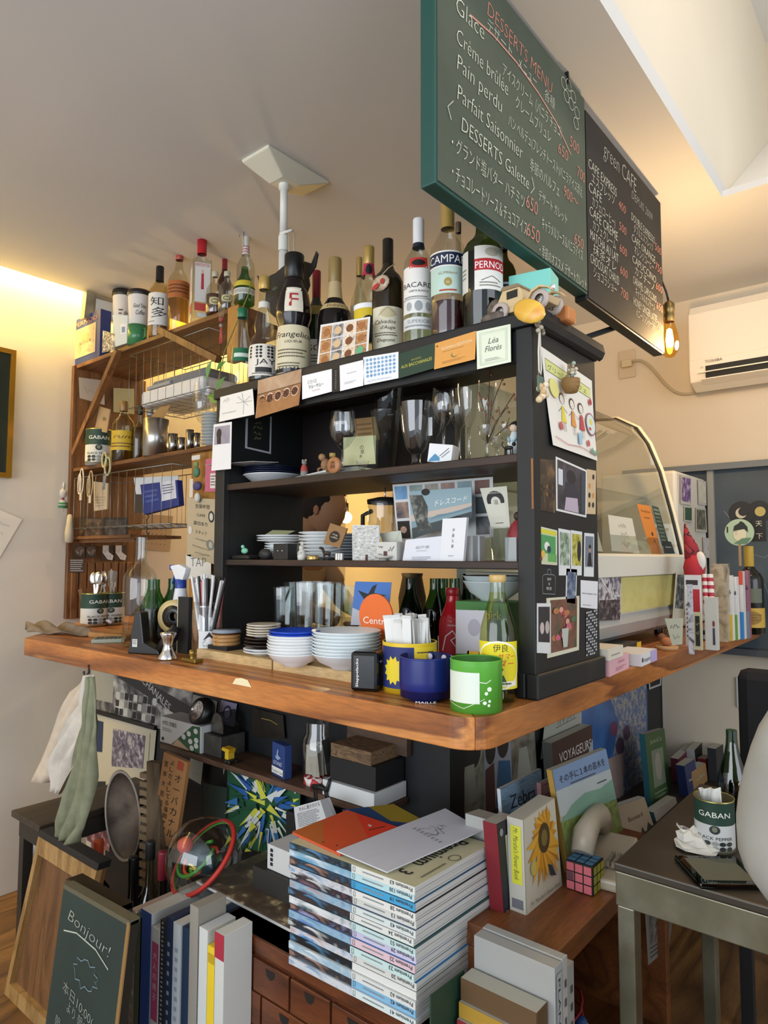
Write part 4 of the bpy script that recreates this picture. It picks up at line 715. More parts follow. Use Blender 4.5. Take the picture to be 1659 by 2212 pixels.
for px, pt, w, X, bh, kd, lab in ((958, 836, 52, .27, .50, 'tulip', 'wine glass with a short bowl beside the beer goblet'), (992, 846, 46, .33, .48, 'tulip', 'wine glass between the short bowled glass and the flute'), (1013, 808, 50, .28, .60, 'flute', 'tall champagne flute towering over the wine glasses'), (940, 862, 46, .40, .5, 'tulip', 'wine glass at the back behind the beer goblet'), (1053, 830, 44, .38, .5, 'flute', 'flute standing behind the dried twigs')):
    L, k = onx(px, 990, X, S1); wineglass(lab, L, atx(px, pt, X).z - S1, w * k / 2, bh, kd)
for px, pt, w, X, lab in ((1052, 920, 38, .26, 'small stemmed liqueur glass under the dried twigs'), (1073, 945, 30, .29, 'smallest liqueur glass beside the black cat figurine'), (1094, 915, 40, .31, 'round liqueur glass next to the doll')):
    L, k = onx(px, 985, X, S1); wineglass(lab, L, atx(px, pt, X).z - S1, w * k / 2, .42, 'goblet', 'liqueur_glass')
t = thing('dried_twigs', 'brown dried twigs with tiny buds rising from a liqueur glass', 'twigs', (.28, atx(1052, 940, .28).y, S1 + .04)); R_ = random.Random(11); m_ = MB(); bd = MB(); y0 = atx(1052, 940, .28).y
for tip in ((1058, 800), (1085, 820), (1110, 852), (1035, 850), (1095, 880), (1120, 905)):
    q = atx(*tip, .28); a = V((0, 0, 0)); b = V((0, q.y - y0, q.z - S1 - .04)); mid = a.lerp(b, .5) + V((0, R_.uniform(-.01, .01), .008)); m_.tube([a, mid, b], .0009, '#4a3226', 5); m_.tube([mid, mid + V((0, R_.uniform(-.02, .02), .018))], .0007, '#4a3226', 4)
    for s in (b, mid, mid + V((0, .008, .01)), b - V((0, .004, .01))): bd.ball(s, .0032, '#8a5f4c', 6)
m_.build('stems', t); bd.build('buds', t)
L, k = onx(1112, 985, .25, S1); t = thing('kokeshi_doll', 'kneeling doll with black hair and pale blue kimono at the shelf end', 'doll', L)
MB().lathe([(0, 0), (.012, 0), (.014, .015), (.010, .040), (.006, .050)], M('#c4d0d4', .5), n=16).build('kimono', t); MB().ball((0, 0, .058), .0095, '#d8bfa8', 12).build('head', t); MB().ball((.002, 0, .061), .0102, '#17120f', 12).build('hair', t); MB().tube([(-.006, .010, .04), (-.014, .004, .03)], .003, '#a8c0cc').tube([(-.006, -.010, .04), (-.014, -.004, .03)], .003, '#a8c0cc').build('sleeves', t)
L, k = onx(1099, 985, .215, S1); t = thing('cat_figurine', 'tiny black cat figurine walking on the edge of the upper shelf', 'figurine', L)
MB().ball((0, 0, .014), .005, BLK, 10, sc=(.8, 2.0, .8)).ball((0, -.011, .020), .0042, BLK, 10).build('body', t); MB().tube([(0, .010, .015), (0, .014, .020), (0, .012, .027)], .0012, BLK).build('tail', t)
for y in (-.008, -.004, .005, .008): MB().tube([(0, y, .012), (0, y, 0)], .0013, BLK).build('leg', t)
# ---- middle shelf
ps = plate_prof(.060, .004); GP = 'white plates on the middle bookcase shelf'
L, k = onx(612, 1210, .33, S2); top = stack('plate', 'white plate in the pile nearest the dark bookcase side', 'plate', L, plate_prof(.052, .008), POR, 6, .0068, GP, 5)
top = stack('plate', 'larger white plate on top of the pile nearest the dark bookcase side', 'plate', top + V((0, 0, .004)), plate_prof(.072, .005), POR, 3, .0065, GP, 6)
card('paper_sheet', 'pale yellow paper folded on top of the plate pile', 'paper', [V((.33, L.y + .045, top.z + .016)), V((.33, L.y - .045, top.z + .012)), V((.30, L.y - .045, top.z + .001)), V((.30, L.y + .045, top.z + .001))], [], '#c9cc9a')
L, k = onx(697, 1210, .32, S2); stack('plate', 'white plate in the pile behind the rabbit figurine', 'plate', L, plate_prof(.062, .008), POR, 8, .0085, GP, 7)
L, k = onx(752, 1210, .37, S2); stack('plate', 'greyish plate in the shaded pile behind the tea packet', 'plate', L, plate_prof(.060, .006), M('#8d9298', .3), 9, .0072, 'shaded plates on the middle bookcase shelf', 8)  # whole pile in one even grey
L, k = onx(613, 1212, .225, S2); t = thing('jewellery_box', 'small black box showing two tiny studs before the plates', 'box', L); MB().box((-.012, -.026, 0), (.02, .026, .040), BLK).build('carton', t, bevel=.001); MB().ball((-.0125, .008, .022), .0022, STEEL, 6).build('stud', t); MB().ball((-.0125, -.008, .022), .0022, STEEL, 6).build('stud', t)
L, k = onx(528, 1215, .24, S2); t = thing('bird_ornament', 'mint green bird ornament on a dark stand in the bookcase corner', 'ornament', L); MB().box((-.02, -.04, 0), (.02, .03, .012), '#14120f').build('stand', t, bevel=.004); MB().ball((0, .0, .023), .009, '#7fc4a4', 10, sc=(.8, 1.4, .9)).ball((0, .008, .034), .005, '#8fd0b2', 8).build('body', t)
o = MB().ball((0, 0, 0), .022, '#2b2a2b', 10, sc=(.6, 1.1, .7)).build('stone', at=V((.26, L.y - .06, S2 + .014))); o.name = 'dark_stone'; tag(o, 'dark stone beside the mint green bird ornament', 'stone')
def rabbit(label, loc, s, c):
    t = thing('rabbit_figurine', label, 'figurine', loc); MB().lathe([(0, 0), (.012 * s, 0), (.013 * s, .01 * s), (.011 * s, .022 * s), (.006 * s, .03 * s)], c, n=14).build('body', t); MB().ball((-.002 * s, 0, .034 * s), .0075 * s, c, 12).build('head', t)
    for y in (-.003, .003): MB().ball((0, y * s, .046 * s), .0075 * s, c, 8, sc=(.3, .34, 1)).build('ear', t)
    MB().tube([(-.008 * s, -.007 * s, .02 * s), (-.014 * s, 0, .018 * s), (-.008 * s, .007 * s, .02 * s)], .0028 * s, c).build('arms', t)
L, k = onx(652, 1213, .216, S2); rabbit('small white rabbit figurine hugging itself beside the gold lid', L, .85, M('#c9c7bf', .5))
L, k = onx(676, 1213, .216, S2); lathe_thing('jar_lid', 'gold jar lid lying before the white plates', 'lid', L, [(0, 0), (.014, 0), (.015, .003), (.0135, .006), (.014, .009), (.012, .011), (0, .011)], M('#b99d62', .3, .7))
L, k = onx(706, 1213, .215, S2); t = thing('horse_figurine', 'little dark metal horse figurine on the middle bookcase shelf', 'figurine', L); dm = M('#3c3734', .35, .5)
MB().ball((0, 0, .016), .006, dm, 10, sc=(.8, 2.1, .8)).tube([(0, .009, .018), (0, .016, .028)], .0035, dm).ball((0, .020, .028), .004, dm, 8, sc=(.8, 1.5, .8)).build('body', t)
for y in (-.010, -.006, .007, .010): MB().tube([(0, y, .013), (0, y, 0)], .0016, dm).build('leg', t)
L, k = onx(733, 1213, .212, S2); t = thing('glass_trinket', 'small faceted chrome trinket beside the metal horse', 'trinket', L)
for q in range(3): MB().box((-.004, -.010 + q * .007, 0), (.004, -.004 + q * .007, .016), M('#dfe4ea', .05, .9)).build('facet', t, bevel=.001)
cc = lambda n, l, c, q, it, base, X, **k: card(n, l, c, quadx(X, *q), it, base, **k)
cc('tea_packet', 'brown kraft tea packet with a black label tipped against the plates', 'packet', [(716, 1130), (752, 1142), (736, 1184), (701, 1174)], [('e', .5, .45, .3, .28, '#1c1815'), TX(.5, .52, .08, 'mug', '#d8c9a8', .3), TX(.5, .38, .08, 'coffee', '#d8c9a8', .4)], '#8d6a42', .235, th=.004)
t_ = cc('sketch_box', 'white box covered in fine grey pencil hatching', 'box', [(763, 1134), (821, 1135), (821, 1216), (764, 1216)], [('r', .02, .02, .98, .98, photo(['#8f918f', '#c4c6c4', '#e2e3e1'], 120, stretch=(1, 1, 3))), ('r', .5, .0, .6, .22, '#4a2f2c')], '#d5d6d4', .232, th=.004)
L, k = onx(832, 1150, .40, S2); t = thing('glass_press_pot', 'glass coffee press with a black lid behind the hatched box', 'coffee pot', L); hh = atx(832, 1085, .40).z - S2
MB().lathe([(.040, .012), (.043, .02), (.043, hh - .01), (.045, hh)], glass('#d5dad8', refl=1.4)).build('jug', t); MB().lathe([(.0455, hh - .004), (.046, hh + .006), (.02, hh + .012), (0, hh + .013)], M('#1a1816', .4)).build('lid', t); MB().tube([(0, 0, hh), (0, 0, hh + .045)], .002, STEEL).build('plunger', t); MB().tube([(.0, .044, hh - .02), (0, .075, hh - .03), (0, .075, .05), (0, .044, .035)], .006, '#1a1816').build('handle', t)
cc('envelope', 'cream envelope standing behind the printed carton', 'envelope', [(820, 1152), (866, 1146), (874, 1198), (838, 1200)], [('l', [(.0, 1), (.5, .4), (1, 1)], .0006, '#8d8a78')], '#c2c4b6', .26)
L, k = onx(838, 1214, .225, S2); t = thing('print_carton', 'small white carton printed with black figures', 'box', L); MB().box((-.008, -.030, 0), (.02, .026, .040), '#c9c8c2').build('carton', t, bevel=.001)
art(MB(), frame((-.0085, .026, .0), (0, -1, 0), (0, 0, 1), V((-1, 0, 0))), .056, .040, [('q', .1, .75, .35, .2, .0012, '#1d1c1b'), ('q', .1, .3, .3, .2, .0012, '#1d1c1b'), ('q', .6, .6, .95, .35, .0014, '#1d1c1b'), ('r', .38, .0, .55, .5, '#5a3330')]).build('print', t)
L, k = onx(828, 1214, .207, S2); lathe_thing('trinket_dish', 'tiny shallow grey dish before the printed carton', 'dish', L, bowl_prof(.020, .009), M('#b9bab2', .3))
sea = M('#5f8db5', .4)
ph = lambda a, b: photo([a, b], 25)
it = []
for i in range(6):
    x = .02 + i * .163; it.append(('r', x, .73, x + .135, .96, [ph('#5c90c4', '#8fb8d8'), ph('#6f8a88', '#a5b5b0'), ph('#c9c4bc', '#8d8478'), ph('#8d7478', '#c9a48c'), ph('#7c9aa4', '#a9bcc0'), ph('#5a3a34', '#8c6458')][i]))
it += [('r', .02, .40, .155, .68, ph('#c9a48c', '#3a3a48')), ('r', .02, .05, .155, .35, '#1c1512'), ('e', .085, .2, .035, .06, '#c2a08a'), ('r', .84, .40, .97, .68, ph('#6a7478', '#3c4448')), ('r', .84, .05, .97, .35, ph('#2a2c30', '#6a6c70'))]
cc('postcard_sheet', 'large white sheet of small travel photographs at the back of the middle shelf', 'poster', [(848, 1047), (1065, 1030), (1066, 1160), (859, 1170)], it, '#dcdedd', .34)
it = [('r', 0, 0, 1, 1, '#8fa9b2'), ('r', 0, .34, 1, .50, '#c4b4a6'), ('r', 0, .0, 1, .36, '#7f9aa4'), ('p', [(.3, .30), (.45, .38), (.7, .34), (1, .40), (1, .30)], '#6c8896'), ('r', 0, 0, 1, .22, '#3d4649'), ('p', [(.0, .92), (.22, .9), (.30, .60), (.28, .3), (.36, .08), (.12, .08), (.05, .5)], photo(['#1f2424', '#3d4442', '#8d8f88'], 60)), ('e', .72, .08, .14, .14, '#1a1c1d'), TX(.68, .60, .13, 'ドレスコード', '#f2f2f0', .52, shear=.25), ('e', .28, .96, .07, .08, '#161a1a')]
cc('postcard', 'seaside postcard with slanting white katakana title', 'postcard', [(884, 1062), (1019, 1052), (1020, 1120), (892, 1164)], it, '#8fa9b2', .29)
cc('name_card', 'white name card with three faint characters', 'card', [(877, 1166), (956, 1158), (951, 1216), (869, 1216)], [TX(.5, .58, .09, '岩戸香', '#7c7c80', .38), ('w', .35, .46, .65, .50, 1, '#8d8d92'), ('w', .25, .10, .75, .26, 3, '#8d8d92')], '#d9dce4', .222)
t_ = cc('white_booklet', 'white booklet with a vertical line of characters', 'book', [(961, 1121), (1013, 1118), (1005, 1216), (955, 1216)], [TX(.5, .70, .06, '伊', '#4c4c50', .1), TX(.5, .58, .06, '藤', '#4c4c50', .1), TX(.5, .46, .06, '久', '#4c4c50', .1), TX(.5, .34, .06, '實', '#4c4c50', .1), ('w', .35, .14, .65, .17, 1, '#77777c')], '#dfe1e4', .228, th=.008)
cc('bookshop_card', 'cream bookshop card with a black half-round emblem in a tumbler', 'card', [(1037, 1055), (1095, 1050), (1102, 1140), (1062, 1142)], [('e', .5, .66, .36, .25, '#1f2022'), ('r', .1, .28, .9, .6, '#d9d8c9'), ('e', .5, .62, .2, .15, '#d9d8c9'), TX(.5, .58, .09, '凛', '#1f2022', .2), TX(.5, .84, .045, 'HIRUNE BOOKS', '#d9d8c9', .5), ('w', .3, .10, .75, .14, 1, '#3a3a3c')], '#d4d3c4', .30)
L, k = onx(1083, 1213, .235, S2); tumbler('clear tumbler holding the bookshop card on the middle shelf', L, .066, .024, None, taper=.82)
L, k = onx(1120, 1213, .25, S2); t = thing('red_figure', 'red and grey statuette against the bookcase end on the middle shelf', 'statuette', L); MB().lathe([(0, 0), (.018, 0), (.018, .03), (.022, .05), (.014, .07), (.006, .078)], '#8d2b33', n=14).build('robe', t); MB().ball((0, 0, .086), .009, '#3a2a26', 10).build('head', t); MB().box((-.022, -.008, 0), (-.016, .016, .045), '#a9aeae').build('plaque', t)
for i, (px, w) in enumerate(((1020, 16), (1036, 14))):
    L, k = onx(px, 1213, .26 + .02 * i, S2); o = MB().box((-.01, -w * k / 2, 0), (.01, w * k / 2, .05), '#c9cbcb').build('tile_box', at=L); tag(o, ['white grid box beside the booklet', 'narrow pale box next to the card tumbler'][i], 'box')
# ---- lower opening
R_ = random.Random(5)
for i, (px, pt, w, X) in enumerate(((587, 1265, 46, .40), (612, 1268, 44, .30), (632, 1258, 44, .42), (655, 1256, 44, .28), (678, 1256, 44, .38), (700, 1257, 44, .28), (722, 1259, 44, .37), (752, 1264, 40, .42))):
    L, k = onx(px, 1340, X, 1.012); tumbler('faceted water tumbler behind the plates, %s counting from the dark bookcase side' % ['first', 'second', 'third', 'fourth', 'fifth', 'sixth', 'seventh', 'eighth'][i], L, atx(px, pt, X).z - 1.012, w * k / 2, 'faceted tumblers in the lower bookcase', taper=.72, fac=10)
GB = 'green bottles behind the lower bookcase'
for i, (px, w) in enumerate(((887, 30), (940, 30), (958, 30), (982, 28), (1012, 28))):
    L, k = onx(px, 1340, (.52, .52, .60, .54, .60)[i], 1.0); o = bottle('empty green bottle behind the lower bookcase, %s from the orange disc' % ['first', 'second', 'third', 'fourth', 'fifth'][i], L, ztop(px, 1250, L) - 1.0, .032, 'soda', '#2c5a34', None, group=GB, refl=.8, liquid=(.6, '#1a3a20', 1))
# saucers and plates at the lower front of the bookcase
L, R = stand(541, 1372, 96); L = V((.24, L.y, 1.012)); top = stack('plate', 'brown plate in the pile below the green plates', 'plate', L, plate_prof(.062, .004), M('#6a3f2a', .4), 6, .0068, 'brown plates by the straws', 2)
L2 = top; top = stack('plate', 'dark green plate on the brown pile', 'plate', L2, plate_prof(.050, .003), M('#1c5138', .3), 5, .0048, 'green plates by the straws', 4)
card('postcard', 'blue postcard with a black bird shape behind the orange disc', 'postcard', quadx(.27, (768, 1256), (846, 1258), (838, 1352), (758, 1350)), [('r', 0, .0, 1, 1, '#4a78c0'), ('p', [(.3, .6), (.1, .8), (.4, .72), (.5, .9), (.62, .95), (.56, .75), (.9, .7), (.6, .6), (.45, .35)], '#22262e'), ('p', [(0, 0), (.6, 0), (.3, .3), (0, .4)], '#b9bcc9')], '#4a78c0')
p = quadx(.20, (812, 1330))[0]; t = thing('orange_disc', 'round orange sign lettered Centre standing by the white bowls', 'sign', (.20, p.y, 1.0)); k = mpp(p); zc = p.z - 1
AXm = Matrix.Rotation(rad(90), 3, 'Y'); rr = 47 * k; MB().lathe([(0, -.002), (rr, -.002), (rr, .002), (0, .002)], M('#e06a28', .5), (0, 0, zc), 36, False, AXm).box((-.006, -.02, 0), (.006, .02, zc - rr + .01), '#c95c20').build('disc', t); art(MB(), frame((-.0026, rr, zc - .022), (0, -1, 0), (0, 0, 1), V((-1, 0, 0))), 2 * rr, .024, [TX(.53, .2, .6, 'Centre', '#f4efe6', .78)]).build('lettering', t)
L, k = onx(1067, 1296, .36, 1.0); t = thing('green_carton', 'green carton printed in yellow beneath the white bowls', 'box', L); hz = atx(1067, 1298, .36).z - 1.0
MB().box((-.05, -.06, 0), (.05, .065, hz), M('#3f7a36', .5)).build('carton', t, bevel=.001); art(MB(), frame((-.051, .065, 0), (0, -1, 0), (0, 0, 1), V((-1, 0, 0))), .125, hz, [TX(.5, .78, .12, 'tooth  pick', '#d8d84a', .8), ('e', .5, .5, .3, .16, '#56904a')]).build('lettering', t)
stack('bowl', 'white wide bowl stacked on the green carton', 'bowl', L + V((0, 0, hz)), bowl_prof(.066, .042), M('#c9d4d4', .25), 2, .011, 'white bowls on the green carton', 3)

# ---- things standing on the counter
o = MB().box((0, 0, 0), (.075, .26, .022), wood('pale_plank', ['#d8bc8a', '#c9a872', '#dcc598'], 'y', 2, .6, 5)).build('plank', at=V((.105, .335, 1.0)), bevel=.001); tag(o, 'pale wooden plank strip under the plate piles, by the black cube', 'plank')
o = MB().box((0, 0, 0), (.075, .28, .022), wood('pale_plank', [], 'y')).build('plank', at=V((.105, .60, 1.0)), bevel=.001); tag(o, 'pale wooden plank strip under the coasters and saucers', 'plank')
ZP = 1.022
L, k = onx(568, 1430, .145, ZP)
top = stack('saucer', 'white saucer at the foot of the mixed plate pile', 'saucer', L, plate_prof(.046, .008), POR, 2, .007, 'mixed plate pile', 2)
top = stack('saucer', 'dark brown saucer in the middle of the mixed plate pile', 'saucer', top + V((0, 0, .002)), plate_prof(.044, .008), M('#2a1d17', .3), 3, .0075, 'mixed plate pile', 3)
top = stack('saucer', 'cream saucer near the top of the mixed plate pile', 'saucer', top + V((0, 0, .002)), plate_prof(.040, .006), M('#d4ccbc', .3), 5, .0058, 'mixed plate pile', 4)
L2 = V((.23, L.y - .03, 1.012)); stack('plate', 'plate with a dusty pink top behind the mixed saucers', 'plate', L2, plate_prof(.046, .006), M('#a8705f', .4), 8, .007, 'pink plates behind the saucers', 4)
L, R = stand(637, 1447, 122, ZP); pz = ztop(637, 1352, L); n = 7
top = stack('bowl', 'white bowl under the two blue bowls', 'bowl', L, bowl_prof(R, .028), POR, n, (pz - ZP - .034) / (n + 1.0), 'white bowls with blue bowls on top', 5)
stack('bowl', 'bright blue bowl on the white bowl pile', 'bowl', top, bowl_prof(R * .92, .024), BLUE, 2, .0065, 'blue bowls on the white pile', 5)
L, R = stand(748, 1463, 152, ZP - .006); L.z = ZP; pz = ztop(748, 1362, L); n = 8
stack('bowl', 'white bowl in the pile behind the black cube', 'bowl', L, bowl_prof(R, .032), M('#dce4e6', .22), n, (pz - ZP - .032) / (n - 1), 'white bowls behind the black cube', 6)
# black cube device
p = atz(790, 1496, 1.0); t = thing('timer_cube', 'rounded black cube device with two metal dots and small white lettering', 'device', p + V((.022, .012, 0)), rad(24)); hk = ztop(782, 1410, p) - 1.0
MB().box((-.022, -.024, 0), (.022, .030, hk), M('#0e0e0f', .22)).build('body', t, bevel=.007); art(MB(), frame((-.0225, .012, hk * .1), (0, 0, 1), (0, 1, 0), V((-1, 0, 0))), hk * .75, .008, [('t', .5, .2, .6, 'Slappelacks', '#e8e8e8', dict(w=.95, off=.012))]).build('lettering', t)
MB().lathe([(0, 0), (.003, 0), (.003, .001), (0, .0012)], STEEL, (.005, -.0245, hk * .74), 10, True, Matrix.Rotation(rad(90), 3, 'X')).build('dot', t); MB().lathe([(0, 0), (.003, 0), (.003, .001), (0, .0012)], STEEL, (-.004, -.0245, hk * .74), 10, True, Matrix.Rotation(rad(90), 3, 'X')).build('dot', t)
def tin(name, label, loc, R, H, col, inner, items, cat='tin', wf=.42, rim=None, da=0, low=None):
    t = thing(name, label, cat, loc); a0 = math.atan2(CAMP.y - loc.y, CAMP.x - loc.x) + rad(da)
    pr = low or [(0, 0), (R, 0), (R, H)]
    MB().lathe(pr, M(col, .3), n=40).lathe([(R * .965, H), (R * .96, .006), (0, .005)], inner, n=40).build('body', t)
    MB().lathe([(R, H - .002), (R * 1.012, H), (R * .99, H + .0015), (R * .962, H)], M(rim or col, .3), n=40).build('rim', t)
    Wd = 2 * pi * R * wf; F = cylframe((0, 0, 0), R, a0); G = lambda u, v, h=0: F(u - Wd / 2, v, h)
    if items: art(MB(), G, Wd, H, items, sub=.006).build('label', t)
    return t
L, R = stand(885, 1500, 118); hy = ztop(885, 1386, L) - 1.0
sun = [(.26 + .17 * (1 if q % 2 else .74) * cos(q * pi / 12) * 1.0, .46 + .30 * (1 if q % 2 else .74) * sin(q * pi / 12)) for q in range(24)]
tin('sunflower_tin', 'yellow tin with a navy panel and yellow sun holding white sugar sticks', L, R, hy, '#e0c02a', M('#5a5030', .6), [('r', 0, .10, .56, .94, '#1f2c6a'), ('r', .56, .10, 1, .94, '#e6c92c'), ('p', sun, '#e8d02e'), ('l', [(.45, .3), (.55, .2)], .001, '#d8c23a'), ('w', .6, .8, .95, .86, 1, '#2a2c3a')])
t = None; R_ = random.Random(9); GS = 'white sugar sticks in the sunflower tin'; first = None
for i in range(30):
    a = R_.uniform(0, 6.28); q = R_.uniform(.1, .85) * R; x, y = q * cos(a), q * sin(a) ; hh = R_.uniform(.080, .108)
    if first is None:
        first = MB().box((-.001, -.0085, 0), (.001, .0085, .10), M('#e2e2de', .6)).box((-.0012, -.009, .094), (.0012, .009, .10), M('#d0d0cc', .6)).build('sugar_stick'); tag(first, 'white paper sugar stick standing in the sunflower tin', 'sachet', GS); o = first
    else: o = dup(first)
    o.location = L + V((x, y, hy * .35 + R_.uniform(0, .012))); o.rotation_euler = (R_.uniform(-.12, .12), R_.uniform(-.15, .1), R_.uniform(-.5, .5)); 
L, R = stand(920, 1521, 116); hb = ztop(920, 1418, L) - 1.0
tin('blue_pot', 'dark blue mustard pot with a narrower lettered foot', L, R, hb, '#16246c', M('#121c52', .3), [TX(.5, .015, .05, 'MAILLE', '#e6e6ea', .28)], 'pot', low=[(0, 0), (R * .62, 0), (R * .62, .006), (R * .9, .012), (R * .985, .022), (R, .035), (R, hb)])
mt = MB()
for y in (-.3, .35): mt.ball((R * .75, y * R, hb - .006), .006, '#c9c4d0', 8, sc=(.4, 1, 1))
mt.build('dots', None); bpy.data.objects['dots'].parent = [o for o in bpy.data.objects if o.name == 'blue_pot'][0]
L, R = stand(1029, 1543, 112); hg = ztop(1029, 1424, L) - 1.0
tin('green_tin', 'bright green tin with a white square and bubbles at the counter corner', L, R, hg, '#5aa83c', M('#33701f', .5), [('r', .07, .20, .54, .80, '#d9e2d4'), ('e', .66, .48, .03, .045, '#e2eed8'), ('e', .62, .40, .022, .035, '#e2eed8'), ('e', .6, .22, .025, .035, '#e2eed8'), ('e', .66, .25, .018, .028, '#e2eed8'), ('e', .65, .17, .018, .028, '#e2eed8'), ('l', [(.54, .62), (.62, .60), (.68, .66)], .0016, '#cfe0c0'), ('l', [(.05, .2), (.35, .1), (.6, .3)], .001, '#cfe0c0'), ('l', [(.82, .02), (.82, .96)], .0008, '#3f8a2a'), ('e', .95, .3, .03, .08, '#e2eed8')], wf=.5)
p = atz(1000, 1440, 1.0); card('note_card', 'pale green blank card with a brushed sign propped behind the blue pot', 'card', quadx(p.x, (946, 1373), (1038, 1373), (1038, 1440), (946, 1440)), [TX(.68, .45, .16, 'の', '#4a4c3c', .1), TX(.68, .2, .16, '草', '#4a4c3c', .12)], '#cdd0a4')
L, R = stand(1077, 1520, 80); hh = ztop(1077, 1243, L) - 1.0
bottle('clear soda bottle with gold cap, pale yellow cider and round yellow label', L, hh, R, 'soda', '#e6eed8', '#c9a868', caph=.055, liquid=(.86, '#dfe08c', 1), labs=[(.11, .48, .42, '#e8d820', [('e', .5, .5, .52, .52, '#f0f0d8'), ('e', .5, .5, .48, .48, '#e6d61e'), ('r', .1, .06, .9, .17, '#f0efe0'), TX(.55, .80, .12, '伊良', '#1c1a14', .3), TX(.5, .64, .10, 'ニューサマー', '#d8442a', .72), TX(.5, .48, .12, 'サイダー', '#d8442a', .66), ('e', .36, .36, .07, .09, '#e6c9a0'), ('e', .52, .36, .07, .09, '#e6c9a0'), ('e', .36, .42, .075, .05, '#2a1f18'), ('e', .52, .42, .075, .05, '#2a1f18'), ('p', [(.22, .16), (.66, .16), (.6, .30), (.28, .30)], '#2f5a34'), ('w', .15, .08, .85, .15, 1, '#2a2a20')])])
L, R = stand(978, 1440, 60); L.x = max(L.x, .17); hh = ztop(978, 1271, L) - 1.0
bottle('red aluminium drink bottle with a white script wave', L, hh, R, 'soda', '#b81a26', '#a31822', caph=.10, opaque=True, labs=[(.15, .62, .4, '#b81a26', [TX(.5, .78, .045, 'ORIGINAL', '#f0d8d8', .3), ('l', [(.2, .1), (.3, .5), (.5, .66), (.6, .5), (.45, .4), (.6, .2), (.9, .5)], .003, '#ece4e4')])])
p = onx(1005, 1400, .23, 1.0)[0]; card('grey_card', 'grey printed card behind the yellow cider bottle', 'card', quadx(.23, (985, 1317), (1052, 1319), (1052, 1412), (985, 1412)), [('e', .6, .6, .2, .2, '#9a97a4')], '#b4b2bc')
o = MB()
for lo, hi in (((0, 0, 0), (.004, .030, .004)), ((0, 0, .030), (.004, .030, .034)), ((0, 0, 0), (.004, .004, .034)), ((0, .026, 0), (.004, .030, .034))): o.box(lo, hi, '#dfa81c')
p = quadx(.215, (1038, 1392))[0]; o = o.build('yellow_frame', at=V((0, 0, 0))); o.location = (.215, p.y, ztop(1025, 1390, p)); tag(o, 'small yellow square frame between the red bottle and the cider', 'frame'); o.location.z = 1.012; o.scale = (1, 1, 1.7)
# ---- straws, jar, coasters and tools nearer the wall
L, k = onx(447, 1400, .15, 1.0); hh = ztop(447, 1300, L) - 1.0; r = 33 * k
t = thing('straw_jar', 'glass jar with a bakery sticker holding the straws', 'jar', L)
MB().lathe([(0, .003), (r * .9, .002), (r, .008), (r, hh * .84), (r * .86, hh * .9), (r * .86, hh), (r * .9, hh)], glass('#f4f9f9', refl=2.0)).build('glass_body', t)
Wd, Hd = .052, .060; F = cylframe((0, 0, 0), r + .0005, math.atan2(CAMP.y - L.y, CAMP.x - L.x) + .12); G = lambda u, v, h=0: F(u - Wd / 2, v + .004, h)
m_ = MB(); art(m_, G, Wd, Hd, [('r', 0, 0, 1, 1, '#d9dbda'), ('r', 0, 0, 1, .14, '#26262a'), TX(.5, .03, .08, 'Tat Witch Bakery', '#e8e8e8', .9), ('p', [(.2, .62), (.5, .96), (.8, .62), (.62, .7), (.5, .78), (.38, .7)], '#2a2a2c'), ('e', .5, .64, .13, .12, '#e8e8e6'), ('l', [(.35, .66), (.2, .5)], .001, '#2a2a2c'), ('l', [(.65, .66), (.8, .5)], .001, '#2a2a2c'), TX(.5, .38, .06, 'The witch inside', '#2a2a2c', .6, shear=.2), ('g', .1, .14, .9, .26, 12, 1, 'r', ['#26262a'], .7), ('g', .15, .2, .85, .32, 6, 1, 'r', ['#26262a'], .35)], sub=.006); m_.build('sticker', t)
first = {}; R_ = random.Random(21)
for i in range(34):
    c = ['white', 'black', 'white', 'black', 'white', 'red'][i % 6] if i % 11 else 'white'; mt = {'white': M('#d9d9d8', .4), 'black': M('#171719', .4), 'red': M('#b85a60', .4)}[c]; H_ = .21 * R_.uniform(.88, 1.0)
    lab = {'white': 'white paper wrapped straw in the straw jar', 'black': 'black straw in the straw jar', 'red': 'pinkish red straw in the straw jar'}[c]
    if c not in first: o = MB().tube([(0, 0, 0), (0, 0, .21)], .0034, mt, 8, cap=False).build('straw'); first[c] = o; tag(o, lab, 'straw', c + ' straws in the jar')
    else: o = dup(first[c])
    a = R_.uniform(0, 6.28); q = R_.uniform(0, .5) * r; o.location = L + V((q * cos(a), q * sin(a), .006)); f = R_.uniform(-1, 1); o.rotation_euler = (f * .40 if f > -.4 else -.1 - R_.uniform(0, .28), R_.uniform(-.12, .12), 0); o.scale = (1, 1, R_.uniform(.86, .98))
L, k = onx(489, 1404, .155, ZP)
o = MB().box((-.03, -.04, 0), (.03, .036, .010), '#141416').build('black_tray', at=L, bevel=.001); tag(o, 'small black tray under the wooden coasters', 'tray')
stack('coaster', 'round wooden coaster on the black tray', 'coaster', L + V((0, .0, .010)), [(0, 0), (.034, 0), (.034, .0085), (0, .0085)], wood('coaster_wood', ['#b98a52', '#c99a60', '#a37640'], 'x', 4, .5, 6), 3, .009, 'wooden coasters', 2)
lathe_thing('coaster', 'brown rimmed coaster with a pale blue plate on the wooden coasters', 'coaster', L + V((0, 0, .0375)), [(0, 0), (.036, 0), (.037, .004), (.034, .005, '#8d9aa8'), (.034, .009, '#8d9aa8'), (0, .009, '#8d9aa8')], M('#4a2418', .3))
